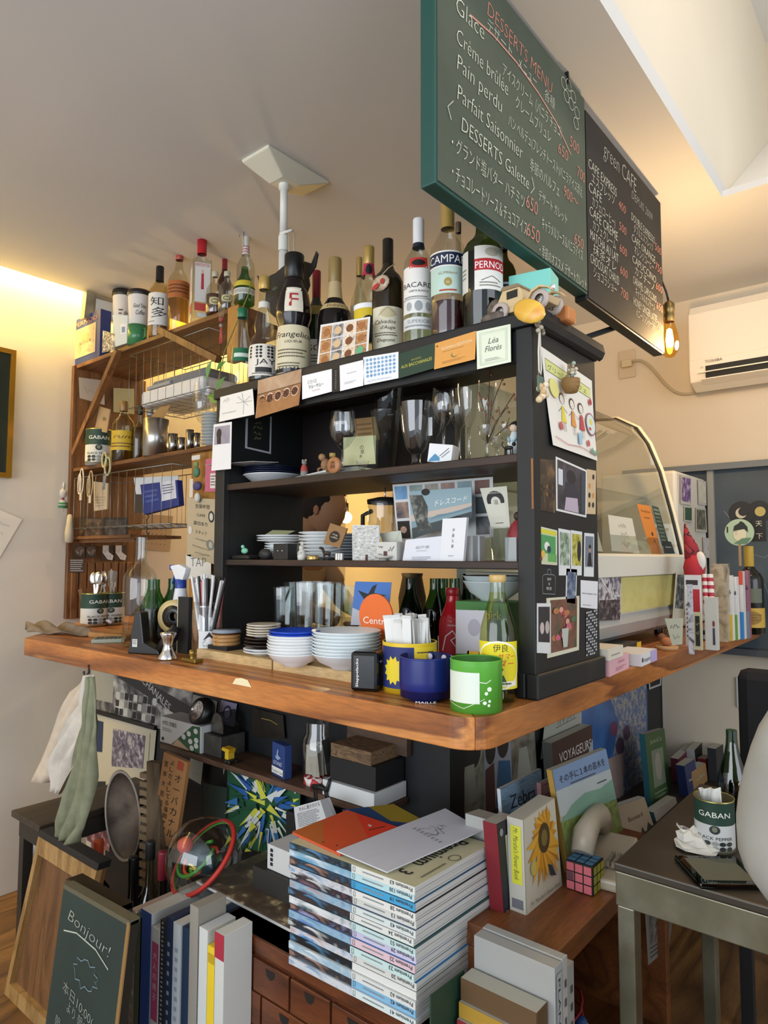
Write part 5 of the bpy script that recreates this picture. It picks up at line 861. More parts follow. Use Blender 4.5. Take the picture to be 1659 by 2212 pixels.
t = thing('brass_stamp', 'small brass tamping stamp lying at the plank end', 'stamp', atz(415, 1430, 1.0)); br = M('#8d7434', .35, .8); MB().box((-.012, -.028, 0), (.012, .028, .009), br).build('foot', t, bevel=.002); MB().lathe([(.006, .009), (.005, .014), (.008, .020), (.007, .028), (0, .030)], br).build('knob', t)
L, R = stand(362, 1428, 42); hh = ztop(362, 1365, L) - 1.0; lathe_thing('steel_tamper', 'polished steel hourglass jigger at the front edge of the counter', 'jigger', L, [(0, 0), (R, 0), (R * 1.02, .005), (R * .6, hh * .3), (R * .45, hh * .5), (R * .6, hh * .75), (R * .85, hh * .93), (R * .8, hh * .98), (R * .4, hh), (0, hh)], M('#cfccc8', .12, 1.0))
L, k = onx(303, 1410, .06, 1.0); L = atz(318, 1412, 1.0); t = thing('tape_dispenser', 'black cutter stand with a small white label at the counter edge', 'dispenser', L, rad(20)); hh = ztop(303, 1322, L) - 1.0
MB().prism([(-.05, 0), (.05, 0), (.045, .012), (.0, .03), (-.012, hh), (-.03, hh), (-.045, .02)], lambda a, b, h=0: V((h, -a, b)), -.016, .016, M('#121214', .35)).build('stand', t, bevel=.003); art(MB(), frame((-.0165, .034, .018), (0, -1, 0), (0, 0, 1), V((-1, 0, 0))), .016, .02, [('r', 0, 0, 1, 1, '#c4c4c0'), ('w', .1, .3, .9, .9, 4, '#55555a')]).build('label', t)
MB().tube([(0, -.04, .01), (.01, -.065, .045), (.02, -.075, .07)], [.014, .018, .012], M('#161618', .3), 10).build('cutter_arm', t)
L, k = onx(300, 1395, .13, 1.0); bottle('tall clear empty wine bottle standing on the counter by the spray bottle', L, ztop(303, 1160, L) - 1.0, 36 * k, 'bordeaux', '#dfe6e2', None, refl=1.5)
L, k = onx(330, 1360, .17, 1.0); bottle('small green soda bottle beside the tall clear bottle', L, ztop(330, 1252, L) - 1.0, 30 * k, 'soda', '#2f7a3c', None, refl=1.0, liquid=(.55, '#1f5a2c', 1))
L, k = onx(372, 1380, .22, 1.0); bottle('green bottle mouth standing behind the spray bottle', L, ztop(368, 1250, L) - 1.0, 26 * k, 'soda', '#2a6634', None, refl=1.0)
L, k = onx(388, 1380, .20, 1.0); t = thing('spray_bottle', 'white spray bottle with a blue trigger and collar', 'spray bottle', L); z1 = ztop(388, 1300, L) - 1.0; z2 = ztop(388, 1262, L) - 1.0; z3 = ztop(388, 1219, L) - 1.0
MB().lathe([(0, 0), (.030, 0), (.033, .01), (.033, z1 - .03), (.022, z1 - .004), (.016, z2 - .012), (.014, z2 - .01)], M('#dfe1e6', .3)).build('bottle_body', t); MB().lathe([(.0155, z2 - .012), (.0155, z2 + .012), (.012, z2 + .014)], M('#1f3f94', .4)).build('collar', t)
MB().prism([(-.020, z2 + .012), (.014, z2 + .012), (.032, z3 - .016), (.040, z3 - .012), (.040, z3 - .004), (.0, z3), (-.034, z3 - .01), (-.03, z2 + .03)], lambda a, b, h=0: V((h, a, b)), -.010, .010, M('#e4e6ea', .3)).build('head', t, bevel=.003); MB().box((-.006, .038, z3 - .016), (.006, .050, z3 - .002), '#2444a0').build('nozzle', t, bevel=.001); MB().tube([(0, .024, z3 - .018), (0, .03, z3 - .035), (0, .040, z3 - .055)], [.005, .004, .003], '#2444a0').build('trigger', t)
L, k = onx(378, 1352, .15, 1.0); t = thing('tape_roll', 'big roll of yellowish tape with a black core standing behind the jigger', 'tape', L, rad(25)); ra = 36 * k; AX = Matrix.Rotation(rad(90), 3, 'Y'); zr = ztop(378, 1332, L) - 1.0
MB().lathe([(ra * .68, -.014), (ra, -.014), (ra, .014), (ra * .68, .014)], M('#c2ae78', .4), (0, 0, zr), 32, True, AX).build('tape', t); MB().lathe([(ra * .25, -.012), (ra * .68, -.015), (ra * .68, .015), (ra * .25, .012)], M('#151515', .3), (0, 0, zr), 32, True, AX).box((-.01, -.02, 0), (.01, .02, zr - ra + .006), '#151515').build('core', t)
L, k = onx(398, 1400, .13, 1.0); o = MB().box((-.006, -.024, 0), (.006, .024, ztop(398, 1290, L) - 1.0), '#141415').box((-.007, .0225, 0), (.007, .0245, ztop(398, 1290, L) - 1.001), '#cfc9a8').build('notebook', at=L); tag(o, 'black notebook with cream page edge standing by the straw jar', 'notebook')
GC = 'peppercorn cans of cutlery'
def gaban(label, loc, R, H, group=None, open_=True, da=0):
    t = thing('spice_can', label, 'can', loc, 0, group); a0 = math.atan2(CAMP.y - loc.y, CAMP.x - loc.x) + rad(da)
    MB().lathe([(0, .002), (R, .002), (R, H * .10, M('#a9a592', .3, .7)), (R, H * .55, '#c2c4c0'), (R, H - .003, '#1b3a2c'), (R * 1.02, H, M('#a9a060', .3, .8)), (R * .97, H - .001, M('#8f8a50', .4, .5)), (R * .96, .008, M('#6f6a50', .4, .5)), (0, .007, M('#6f6a50', .4, .5))], '#b9bab4', n=36).build('can_body', t)
    m_ = MB(); Wd = 2 * pi * R * .42; F = cylframe((0, 0, 0), R + .0003, a0); G = lambda u, v, h=0: F(u - Wd / 2, v, h)
    art(m_, G, Wd, H, [TX(.5, .70, .10, 'GABAN', '#e6e8dc', .62), ('e', .5, .47, .10, .08, '#222a26'), ('e', .5, .48, .05, .05, '#6f7460'), TX(.5, .28, .06, 'BLACK PEPPER', '#23302a', .7), ('g', .15, .08, .85, .26, 5, 2, 'e', ['#1a1f1c', '#2a302c', '#8d8f88'], .9)], sub=.006); m_.build('label', t)
    return t
c1 = atz(203, 1352, 1.0); R = 28 * mpp(c1); H = ztop(203, 1281, c1) - 1.0
g1 = gaban('peppercorn can of spoons nearest the cream wall', c1, R, H, None, da=25); c2 = atz(239, 1349, 1.0); g2 = gaban('peppercorn can of forks and knives beside the tall clear bottle', c2, R, H, None)
def cutlery(kind, label, loc, rx, ry, rz, group):
    m_ = MB(); 
    if kind == 'fork':
        m_.box((-.0015, -.003, 0), (.0015, .003, .13), STEEL).box((-.001, -.0095, .128), (.001, .0095, .145), STEEL)
        for y in (-.0085, -.003, .0025, .008): m_.box((-.0008, y - .0012, .145), (.0008, y + .0012, .185), STEEL)
    elif kind == 'knife': m_.box((-.002, -.004, 0), (.002, .004, .10), STEEL).prism([(-.006, .10), (.008, .10), (.008, .17), (.0, .195), (-.006, .19)], lambda a, b, h=0: V((h, a, b)), -.0008, .0008, STEEL)
    else: m_.box((-.0015, -.003, 0), (.0015, .003, .14), STEEL).ball((0, 0, .16), .022, STEEL, 14, sc=(.22, .72, 1.05))
    o = m_.build(kind); o.location = loc; o.rotation_euler = (rx, ry, rz); return tag(o, label, kind, group)
fk = None; R_ = random.Random(3)
for i in range(6):
    l = c2 + V((R_.uniform(-.012, .012), -.022 + i * .008, .012)); r_ = (.10 - i * .05, R_.uniform(-.1, .1), R_.uniform(-.3, .3))
    if not fk: fk = cutlery('fork', 'steel fork standing in the peppercorn can', l, *r_, 'forks in the can')
    else: dup(fk, l, r_)
for i in range(3):
    l = c2 + V((.01, -.005 - i * .005, .012)); kn = cutlery('knife', 'steel knife leaning in the peppercorn can of forks', l, -.12 - i * .09, .05 * i, .2, 'knives in the can') if i == 0 else dup(kn, l, (-.12 - i * .09, .05 * i, .2))
for i in range(4):
    l = c1 + V((.0, .01 - i * .010, .012)); r_ = (.28 - i * .13, .1 * (i % 2), .3 * i); sp_ = cutlery('spoon', 'steel spoon standing in the peppercorn can', l, *r_, 'spoons in the can') if i == 0 else dup(sp_, l, r_)
# cloth, calculator, wooden boards
def cloth(name, label, cat, pts_top, nu, nv, fn, mat, solid=.002, org=None):
    m_ = MB(); vs = [V(fn(i / nu, j / nv)) for j in range(nv + 1) for i in range(nu + 1)]
    m_.add(vs, [(j * (nu + 1) + i, j * (nu + 1) + i + 1, (j + 1) * (nu + 1) + i + 1, (j + 1) * (nu + 1) + i) for j in range(nv) for i in range(nu)], mat, True)
    o = m_.build(name, org=org or sum(vs, V()) / len(vs)); md = o.modifiers.new('thickness', 'SOLIDIFY'); md.thickness = solid; return tag(o, label, cat)
ca = atz(95, 1368, 1.0); cb = atz(205, 1362, 1.0)
def fn(u, v):
    p = V((.02 + .04 * v + u * .10, 1.72 + u * -.22 + v * .11 - .015 * sin(u * 9), 0)); return (p.x + .03, p.y, 1.004 + .012 * (1 + sin(u * 13 + v * 5)) * (.3 + v) + .020 * sin(pi * v) * (.5 + .5 * sin(u * 5 + 1)))
cloth('cleaning_cloth', 'crumpled greyish brown cloth at the far end of the counter', 'cloth', None, 26, 12, fn, noisy('brown_cloth', [(.3, '#6a5c4c'), (.7, '#857664')], 30, 4, .95, bump=.3))
p = atz(222, 1388, 1.0); t = thing('calculator', 'grey desk calculator lying beside the cloth', 'calculator', p + V((.02, .0, 0)), rad(-35)); MB().box((-.045, -.03, .0), (.045, .035, .011), M('#9aa08f', .5)).build('case', t, bevel=.002); m_ = MB()
for i in range(6):
    for j in range(4): m_.box((-.038 + i * .012, -.024 + j * .012, .011), (-.030 + i * .012, -.016 + j * .012, .0135), '#55584f')
m_.build('keys', t); MB().box((-.038, .022, .011), (.03, .033, .0125), '#6b7264').build('display', t)
o = MB().prism([(0, 0), (.03, .0), (.11, .17), (.08, .18)], lambda a, b, h=0: V((h, -a, b)), 0, .02, M('#5f4028', .5)).build('wood_bracket', at=V((0, 0, 0))); pa = atz(190, 1352, 1.0); o.location = (pa.x - .01, pa.y + .075, 1.0); o.scale = (1, -.9, .75); o.location.y -= .11; tag(o, 'dark wooden board leaning between the cloth and the peppercorn cans', 'board')
o = MB().box((0, 0, 0), (.14, .17, .016), wood('cutting_wood', ['#a87c4a', '#b98a54', '#97693a'], 'y', 2, .5, 6)).build('cutting_board', at=atz(270, 1384, 1.0), bevel=.003); o.rotation_euler = (0, 0, rad(10)); tag(o, 'wooden cutting board lying under the calculator and clear bottle', 'cutting board')
p = atz(235, 1356, 1.0); t = thing('white_pen', 'white marker pen lying before the peppercorn cans', 'pen', p + V((0, 0, .022)), rad(70)); MB().tube([(-.03, 0, 0), (.025, 0, 0)], .005, M('#c9cbe0', .3), 10).build('barrel', t); MB().tube([(.025, 0, 0), (.04, 0, 0)], .0055, M('#b5b7d4', .3), 10).build('cap', t)
cf('paper_scrap', 'white paper lettered TAP on the wooden post behind the straws', 'sign', [(402, 1198), (456, 1198), (456, 1250), (402, 1250)], [TX(.5, .5, .38, 'TAP', '#1d1d1f', .62, off=-.02)], '#dad9d2', X=.383)
# ================================================================= things on the brown shelf unit
ZS = 2.034; GS = 'bottles on the top wooden shelf'
def xb(px, py, X, Z): return onx(px, py, X, Z)
yl = atx(162, 700, .40).y; yr = atx(247, 700, .40).y; zt_ = atx(205, 676, .40).z - ZS
yc = atx(222, 700, .40).y
t = thing('gift_box', 'navy blue pastis gift box with an ornate beige label on the top shelf', 'box', (.39, (yl + yc) / 2, ZS)); hw = (yl - yc) / 2
MB().box((0, -hw, 0), (.045, hw, zt_), M('#26366e', .5)).build('carton', t, bevel=.002)
art(MB(), frame((-.0005, hw, 0), (0, -1, 0), (0, 0, 1), V((-1, 0, 0))), 2 * hw, zt_, [('r', .0, .0, .03, 1, '#1c2850'), TX(.5, .82, .09, 'PERNOD', '#c98a72', .8), ('r', .12, .14, .86, .76, '#b9a888'), ('r', .17, .18, .81, .72, photo(['#8f7f66', '#c2b294'], 60)), ('e', .5, .52, .14, .1, '#a08a68'), ('r', .3, .4, .7, .46, '#6a5a48'), TX(.5, .41, .04, 'PASTIS', '#e0d2b2', .3)]).build('label', t)
card('foil_bag', 'silver grey sealed coffee bag standing on top of the navy gift box', 'bag', quady(2.085, (180, 631), (247, 652), (247, 700), (174, 690)), [('r', .3, .05, .95, .8, '#c4ccd0'), ('l', [(.25, 0), (.28, .95)], .004, '#6f6a58'), ('l', [(.0, .92), (1, .9)], .002, '#8f8a76')], noisy('foil', [(.3, '#8f8a76'), (.7, '#b9b5a6')], 9, 3, .25, .5, .4), th=.03)
card('milk_sachet', 'little black and white cow patterned packet leaning on the navy box', 'packet', quadx(.395, (224, 714), (250, 722), (247, 757), (222, 762)), [('r', 0, 0, 1, 1, photo(['#e6e4de', '#1c1c1e', '#dddbd4'], 55))], '#e2e0da', th=.003)
card('paper_bag', 'pale blue paper bag with a small stamp before the paper cups', 'bag', quadx(.398, (246, 681), (279, 682), (277, 742), (252, 750)), [('r', .5, .35, .95, .7, '#c9d6e2'), ('r', .6, .4, .85, .6, '#5a7ab0')], '#b4c6d4', th=.006)
def cup(label, px, X, pt, w, band, txt):
    L, k = xb(px, 720, X, ZS); H = atx(px, pt, X).z - ZS; r = w * k / 2; t = thing('paper_cup', label, 'cup', L)
    MB().lathe([(0, 0), (r * .72, 0), (r * .98, H * .93)], M('#dcd8d0', .6)).build('cup_body', t); MB().lathe([(r * .99, H * .90), (r * 1.06, H * .93), (r, H * .99), (r * .9, H), (r * .86, H * .96), (0, H * .96)], M('#1a1817', .4)).build('lid', t)
    a0 = math.atan2(CAMP.y - L.y, CAMP.x - L.x); F = lambda u, v, h=0: V(((r * (.72 + .26 * v / (H * .93)) + .0006 + h) * cos(a0 + (u - .03) / r), (r * (.72 + .26 * v / (H * .93)) + .0006 + h) * sin(a0 + (u - .03) / r), v)); art(MB(), F, .06, H, txt, sub=.008).build('print', t)
cup('paper cup with a black lid printed with small clouds', 264, .47, 630, 44, None, [('w', .2, .6, .5, .7, 2, '#5a5850'), ('e', .7, .62, .14, .05, '#8f8d86')])
cup('paper cup with a black lid and cursive lettering', 300, .43, 632, 50, None, [TX(.5, .66, .07, 'Good Time', '#2f2c28', .8, shear=.4), TX(.55, .54, .08, 'Coffee', '#2f2c28', .6, shear=.4)])
L, k = xb(297, 735, .412, ZS); t = thing('green_mug', 'small translucent green glass mug below the cursive paper cup', 'mug', L); MB().lathe([(0, 0), (21 * k, 0), (21 * k, .075), (19 * k, .075), (19 * k, .005), (0, .005)], M('#3c7d50', .2)).build('mug_body', t); MB().tube([(0, -20 * k, .06), (0, -30 * k, .055), (0, -30 * k, .025), (0, -20 * k, .02)], .004, M('#3c7d50', .2)).build('handle', t)
def SB(label, px, pt, w, X, **k): L, H, R = bx(px, pt, w, X, ZS); return bottle(label, L, H, R, group=GS, **k)
SB('whisky bottle with a black cap and brushed Japanese characters', 346, 577, 44, .42, prof='spirit', gl='#cdb98a', cap='#17181c', caph=.20, liquid=(.5, '#8a6a34'), labs=[(.16, .60, .48, '#dcdad2', [TX(.42, .62, .20, '知', '#15130f', .42), TX(.5, .25, .24, '多', '#15130f', .5), ('w', .1, .08, .4, .12, 1, '#55524a')])])
SB('whisky bottle with a slanted orange label and amber liquid', 388, 545, 44, .44, prof='spirit', gl='#e2ddc6', cap='#a94a3a', caph=.10, liquid=(.42, '#b08a3c', 1), labs=[(.42, .62, .5, '#a8602a', [('w', .1, .2, .9, .8, 3, '#5a2f14')])])
SB('small bottle with a white patterned cap behind the whiskies', 368, 570, 30, .56, prof='spirit', gl='#dcdcd0', cap='#c9c4c0', caph=.18)
L, H, R = bx(437, 513, 44, .42, ZS)
t = thing('square_gin_bottle', 'square clear gin bottle with a red cap and a small red figure on its label', 'bottle', L, rad(-28)); q = R * .9
MB().box((-q, -q, 0), (q, q, H * .72), glass('#dfe6e4', refl=1.3)).build('bottle_body', t, bevel=.006); MB().lathe([(q * .8, H * .72), (q * .45, H * .78), (q * .45, H * .84)], glass('#dfe6e4')).build('neck', t); MB().lathe([(q * .5, H * .80), (q * .52, H), (0, H)], M('#b3202c', .35)).build('cap', t)
for n_, fr in (('label', frame((-q - .001, q * .8, 0), (0, -1, 0), (0, 0, 1), V((-1, 0, 0)))), ('label', frame((-q * .8, -q - .001, 0), (1, 0, 0), (0, 0, 1), V((0, -1, 0))))): art(MB(), fr, q * 1.6, H * .72, [('r', 0, .30, 1, .92, '#d4d2ce'), ('p', [(.4, .5), (.6, .5), (.58, .75), (.42, .75)], '#b0303a'), ('e', .5, .78, .08, .03, '#d8b090'), TX(.5, .86, .05, 'BEEFEATER', '#b0303a', .9), ('r', 0, .16, 1, .28, '#b8453c'), ('r', .2, .06, .9, .13, '#c9cdcc')]).build(n_, t)
SB('dark bottle with a dark red cap behind the decanters', 486, 548, 30, .56, prof='spirit', gl='#4a2c26', cap='#8a2330', caph=.22, opaque=True)
for px, w, lab, c in ((465, 38, 'dimpled clear decanter bottle with a round cream seal and brown liquid', '#5a2c1c'), (491, 38, 'dimpled clear decanter bottle with a seal, empty, nearer the green neck', None)):
    L, H, R = bx(px, 588, w, .40 if px < 480 else .405, ZS); b = bottle(lab, L, H, R, 'jug', '#dcd8c4', '#b9b49c', .12, [(.18, .36, .2, '#8d8460', [('e', .5, .5, .48, .46, '#d8cfa8'), ('e', .5, .5, .38, .36, '#8f8558'), ('r', .3, .44, .7, .56, '#e0d8b8')])], liquid=(.45, c) if c else None, refl=2.0, capr=1.3)
SB('green necked bottle with a yellow shoulder label at the shelf end', 529, 578, 44, .40, prof='slope', gl='#3f7a3c', cap=None, labs=[(.42, .58, .6, '#c9b83a', []), (.2, .36, .5, '#d4d4cc', [('w', .1, .2, .9, .8, 3, '#5a5a50')])], refl=1.2)
SB('clear bottle with a white printed collar and thin wire in its cap', 532, 512, 38, .50, prof='spirit', gl='#d8dcd4', cap='#d6d2cc', caph=.14, labs=[(.78, .90, .8, '#d2ccd0', [('w', .1, .1, .9, .9, 3, '#b56a78')])])
p = atx(527, 520, .47); o = MB().tube([(.0, 0, -.02), (0, .002, .03), (.0, .0, .085)], .001, '#2a2624', 5).tube([(0, .004, .045), (0, .02, .04), (0, .024, .02)], .0008, '#2a2624', 4).build('wire', at=p); tag(o, 'thin dark wire sticking up beside the clear collar bottle', 'wire')
# red knotted charm, braces of green leaf, plant
p = atx(478, 690, .378); t = thing('red_tassel_charm', 'red knotted tassel charm hanging from the end of the top shelf', 'charm', p); m_ = MB()
m_.ball((0, 0, 0), .012, '#8d3a3a', 8, sc=(.5, 1, .8)).ball((0, 0, -.02), .007, '#9a9088', 8); m_.build('knot', t); m_ = MB()
for i in range(7): m_.tube([(0, -.004 + i * .0013, -.022), (0, -.008 + i * .0027, -.078)], .0012, '#a8443f', 4)
m_.build('tassel', t); m_ = MB()
for i in range(5): m_.tube([(0, -.01 + i * .005, .004), (0, -.018 + i * .008, .04)], .0009, '#a89a78', 4)
m_.build('cords', t)
t = thing('hanging_vine', 'green vine trailing down beside the bookcase corner', 'vine', atx(500, 700, .36)); o3 = t.location.copy(); m_ = MB(); pts = [atx(*q, .36) - o3 for q in ((545, 600), (535, 640), (510, 700), (485, 760), (472, 820), (470, 870), (468, 930))]; m_.tube(pts, .002, '#7a7a3c').build('stem', t); m_ = MB()
for (x, y, a, s) in ((452, 800, 1.2, 1), (478, 790, .4, .8), (465, 860, -.3, 1.3), (476, 830, .7, .9)):
    c = atx(x, y, .355) - o3; L_ = .035 * s; u = V((0, -cos(a), sin(a))); w_ = V((0, -sin(a), -cos(a))) * .4; m_.add([c - u * L_, c + w_ * L_ + V((-.006, 0, 0)), c + u * L_, c - w_ * L_ + V((-.006, 0, 0))], [(0, 1, 2), (0, 2, 3)], M('#5f8a3a', .4))
m_.build('leaves', t)
# wire baskets
wire = M('#8f8f8c', .35, .9)
def basket(label, y0, y1, z0, z1, x0, x1, n):
    t = thing('wire_basket', label, 'basket', ((x0 + x1) / 2, (y0 + y1) / 2, z0)); c = t.location.copy(); m_ = MB(); P = lambda x, y, z: V((x, y, z)) - c
    for z in (z0, z1): m_.tube([P(x0, y0, z), P(x0, y1, z), P(x1, y1, z), P(x1, y0, z)], .0018, wire, 6, closed=True)
    for i in range(n + 1):
        y = y0 + (y1 - y0) * i / n; m_.tube([P(x0, y, z1), P(x0, y, z0), P(x1, y, z0), P(x1, y, z1)], .0011, wire, 5)
    for i in range(1, 5):
        x = x0 + (x1 - x0) * i / 5; m_.tube([P(x, y0, z1), P(x, y0, z0), P(x, y1, z0), P(x, y1, z1)], .0011, wire, 5)
    m_.build('wire_frame', t); return t
ya, yb = 1.76, 1.27; basket('upper wire basket of white boxes hanging under the top shelf', yb, ya, 1.80, 2.0, .40, .64, 10)
t = thing('plastic_container', 'white plastic tray of folded cloths in the upper wire basket', 'tray', (.52, 1.53, 1.804)); MB().box((-.09, -.19, 0), (.09, .20, .06), M('#d6d8d6', .4)).build('tray_body', t, bevel=.012); MB().box((-.07, -.17, .06), (.08, .17, .10), M('#77787a', .8)).build('cloths', t, bevel=.02); MB().box((-.085, .02, .062), (.06, .17, .075), M('#9a9c9c', .6)).build('bags', t, bevel=.004)
basket('lower wire basket holding blue packets under the middle shelf', 1.42, 2.10, 1.36, 1.56, .37, .58, 12)
card('snack_packet', 'dark blue shiny packet in the lower wire basket', 'packet', quadx(.40, (314, 1048), (394, 1038), (398, 1092), (322, 1112)), [('r', .55, .3, .95, 1, '#c9ccd6'), ('w', .6, .5, .9, .9, 4, '#3a4468'), ('w', .1, .3, .5, .8, 3, '#4a5ca0')], '#1f2f74', th=.02)
card('envelope', 'white envelope standing behind the blue packet in the basket', 'envelope', quadx(.44, (290, 1032), (386, 1028), (384, 1080), (296, 1078)), [], '#c6ccd2', th=.002)
card('folder', 'dark brown folder in the lower wire basket', 'folder', quadx(.42, (290, 1068), (325, 1068), (325, 1108), (292, 1108)), [], '#3a3028', th=.004)
card('plastic_pouch', 'clear plastic pouch in the lower wire basket', 'pouch', quadx(.41, (205, 1040), (236, 1044), (234, 1100), (206, 1104)), [('w', .1, .1, .9, .5, 4, '#8f8474')], M('#a89a86', .3), th=.006)
# things on the middle shelf
ZM = 1.606
def mb_(label, px, pt, w, X, **k): L, H, R = bx(px, pt, w, X, ZM); return bottle(label, L, H, R, group='bottles on the middle wooden shelf', **k)
L, k = xb(213, 980, .41, ZM); g = gaban('peppercorn can with a crumpled foil collar on the middle shelf', L, 27 * k, atx(213, 930, .41).z - ZM)
o = MB().ball((0, 0, 0), .028, M('#c4c4be', .3), 12, sc=(1, .9, 1.3)).build('plastic_bag', at=L + V((0, .02, .12))); tag(o, 'white plastic bag bulging from the peppercorn can', 'bag')
card('kraft_packet', 'beige packet with a barcode standing in the peppercorn can', 'packet', quadx(.40, (217, 878), (240, 885), (232, 935), (206, 930)), [('g', .5, .4, .8, .7, 5, 1, 'r', ['#3a322a'], .5)], '#a98f6a', th=.004)
mb_('rum bottle with a yellow label and gold cap on the middle shelf', 268, 868, 46, .42, prof='spirit', gl='#d6d2a4', cap='#8d6a3a', caph=.16, liquid=(.5, '#a09a50', 1), labs=[(.18, .5, .5, '#c9a82a', [TX(.5, .6, .2, 'rum', '#6a3a20', .6, shear=.3), ('w', .1, .1, .9, .4, 2, '#6a4a20')])])
mb_('small bottle with a black cap behind the steel canister', 303, 875, 34, .46, prof='squat', gl='#c9c9b0', cap='#1c1a18', caph=.16, liquid=(.6, '#a89a5a', 1)); mb_('vinegar bottle with a white cap beside the steel canister', 325, 882, 30, .50, prof='soda', gl='#c9c9b8', cap='#b9b9b4', caph=.14)
L, k = xb(336, 975, .415, ZM); lathe_thing('steel_canister', 'brushed steel open canister on the middle wooden shelf', 'canister', L, [(0, 0), (27 * k, 0), (27 * k, atx(336, 907, .415).z - ZM), (25.5 * k, atx(336, 907, .415).z - ZM), (25 * k, .01), (0, .01)], M('#b4b2ac', .28, .95))
for i, (px, w, pt) in enumerate(((374, 22, 938), (392, 18, 944), (410, 18, 925), (425, 16, 930))):
    L, k = xb(px, 968, .43 + .01 * i, ZM); lathe_thing('steel_cup', 'small steel measuring cup, %s from the steel canister' % ['first', 'second', 'third', 'fourth'][i], 'cup', L, [(0, 0), (w * k * .42, 0), (w * k * .5, atx(px, pt, .43).z - ZM), (w * k * .46, atx(px, pt, .43).z - ZM), (w * k * .38, .004), (0, .004)], M('#a8a6a2', .2, 1), 'steel cups on the middle shelf')
L, k = xb(458, 972, .40, ZM); stack('plate', 'pale grey plate in the pile at the end of the middle shelf', 'plate', L, plate_prof(.036, .006), M('#b4b8b8', .35), 10, .0105, 'plates at the end of the middle shelf', 2)
L, k = xb(438, 945, .42, ZM); wineglass('large wine glass standing at the end of the wooden shelf', L, atx(438, 830, .42).z - ZM, 24 * k, .62, group=None)
card('note_card', 'white picture card of three forks pinned inside the shelf unit', 'card', quady(2.145, (170, 815), (225, 822), (226, 875), (172, 860)), [('q', .2, .5, .8, .6, .001, '#5a5048')], '#b4aca0'); card('note_card', 'pale green paper pinned at the back below the basket', 'card', quady(2.14, (245, 838), (290, 840), (290, 895), (245, 890)), [], '#b3ad84')
card('kraft_paper', 'folded tan paper under the upper wire basket', 'paper', quadx(.44, (345, 880), (368, 875), (352, 908), (322, 905)), [], '#98794c')
# scissors, charms and plush hanging at the shelf edge
def ring(m_, c, ry, rz_, r, mat): m_.tube([c + V((0, ry * cos(a), rz_ * sin(a))) for a in [2 * pi * i / 16 for i in range(16)]], r, mat, 6, closed=True)
p = atx(228, 1000, .372); t = thing('scissors', 'pale yellow handled scissors hanging from the middle shelf', 'scissors', p); m_ = MB(); ring(m_, V((0, .010, .012)), .016, .028, .004, M('#b9b27a', .4)); m_.build('handle', t); m_ = MB(); ring(m_, V((0, -.016, -.014)), .020, .034, .004, M('#b3ae84', .4)); m_.build('handle', t); MB().bar((0, .0, -.03), (0, .01, -.10), .010, .002, STEEL).build('blade', t)
for i, (x, y, lab, c) in enumerate(((196, 1045, 'beige string loops of keys hanging at the shelf edge', '#a8977a'), (176, 1040, 'white cord with small charms hanging beside the plush rabbit', '#cfc8bc'))):
    p = atx(x, y, .37); t = thing('key_loop', lab, 'keys', p); m_ = MB(); ring(m_, V((0, 0, 0)), .016, .05, .0022, c); ring(m_, V((-.002, .012, -.01)), .012, .04, .002, c); m_.build('cord', t); MB().box((-.003, -.008, -.075), (.001, .008, -.045), M('#b3a896', .4)).build('tag', t, bevel=.001)
p = atx(133, 1050, .36); t = thing('plush_rabbit', 'small white plush rabbit in a green and white top hanging at the corner', 'plush toy', p); w = M('#d6cdbf', .9)
MB().ball((0, 0, -.03), .026, w, 14, sc=(.8, 1, 1)).build('head', t); MB().ball((0, -.018, .0), .009, w, 8, sc=(.5, .5, 1.6)).ball((0, -.004, .0), .008, w, 8, sc=(.5, .5, 1.4)).build('ears', t); MB().lathe([(.012, -.052), (.022, -.060), (.024, -.075), (.026, -.088), (.020, -.092)], '#d8d2c6', n=16).build('body', t); MB().lathe([(.0245, -.068), (.0255, -.076)], '#4f8a4a', n=16).lathe([(.0262, -.080), (.0265, -.090)], '#2f7a40', n=16).build('stripes', t)
MB().tube([(0, .022, -.05), (-.012, 0, -.056), (0, -.022, -.052)], .004, '#a8323c').build('scarf', t); MB().ball((-.021, .008, -.028), .0022, BLK, 6).ball((-.021, -.008, -.028), .0022, BLK, 6).build('eyes', t); MB().ball((0, .010, -.10), .009, w, 8).ball((0, -.010, -.10), .009, w, 8).build('feet', t)
p = atx(138, 1000, .375); o = MB().lathe([(0, .07), (.004, .05), (.010, .03), (.010, .01), (.015, -.02), (.014, -.03), (0, -.035)], M('#1f4a2c', .95), n=12).build('felt_tree', at=p); tag(o, 'dark green felt tree hanging above the plush rabbit', 'ornament')
p = atx(150, 1140, .36); o = MB().lathe([(0, .055), (.009, .05), (.012, .02), (.017, -.02), (.016, -.055), (.010, -.06), (0, -.06)], M('#a89f8c', .95), n=14).build('cloth_bag', at=p); tag(o, 'limp grey cotton pouch hanging below the plush rabbit', 'bag')
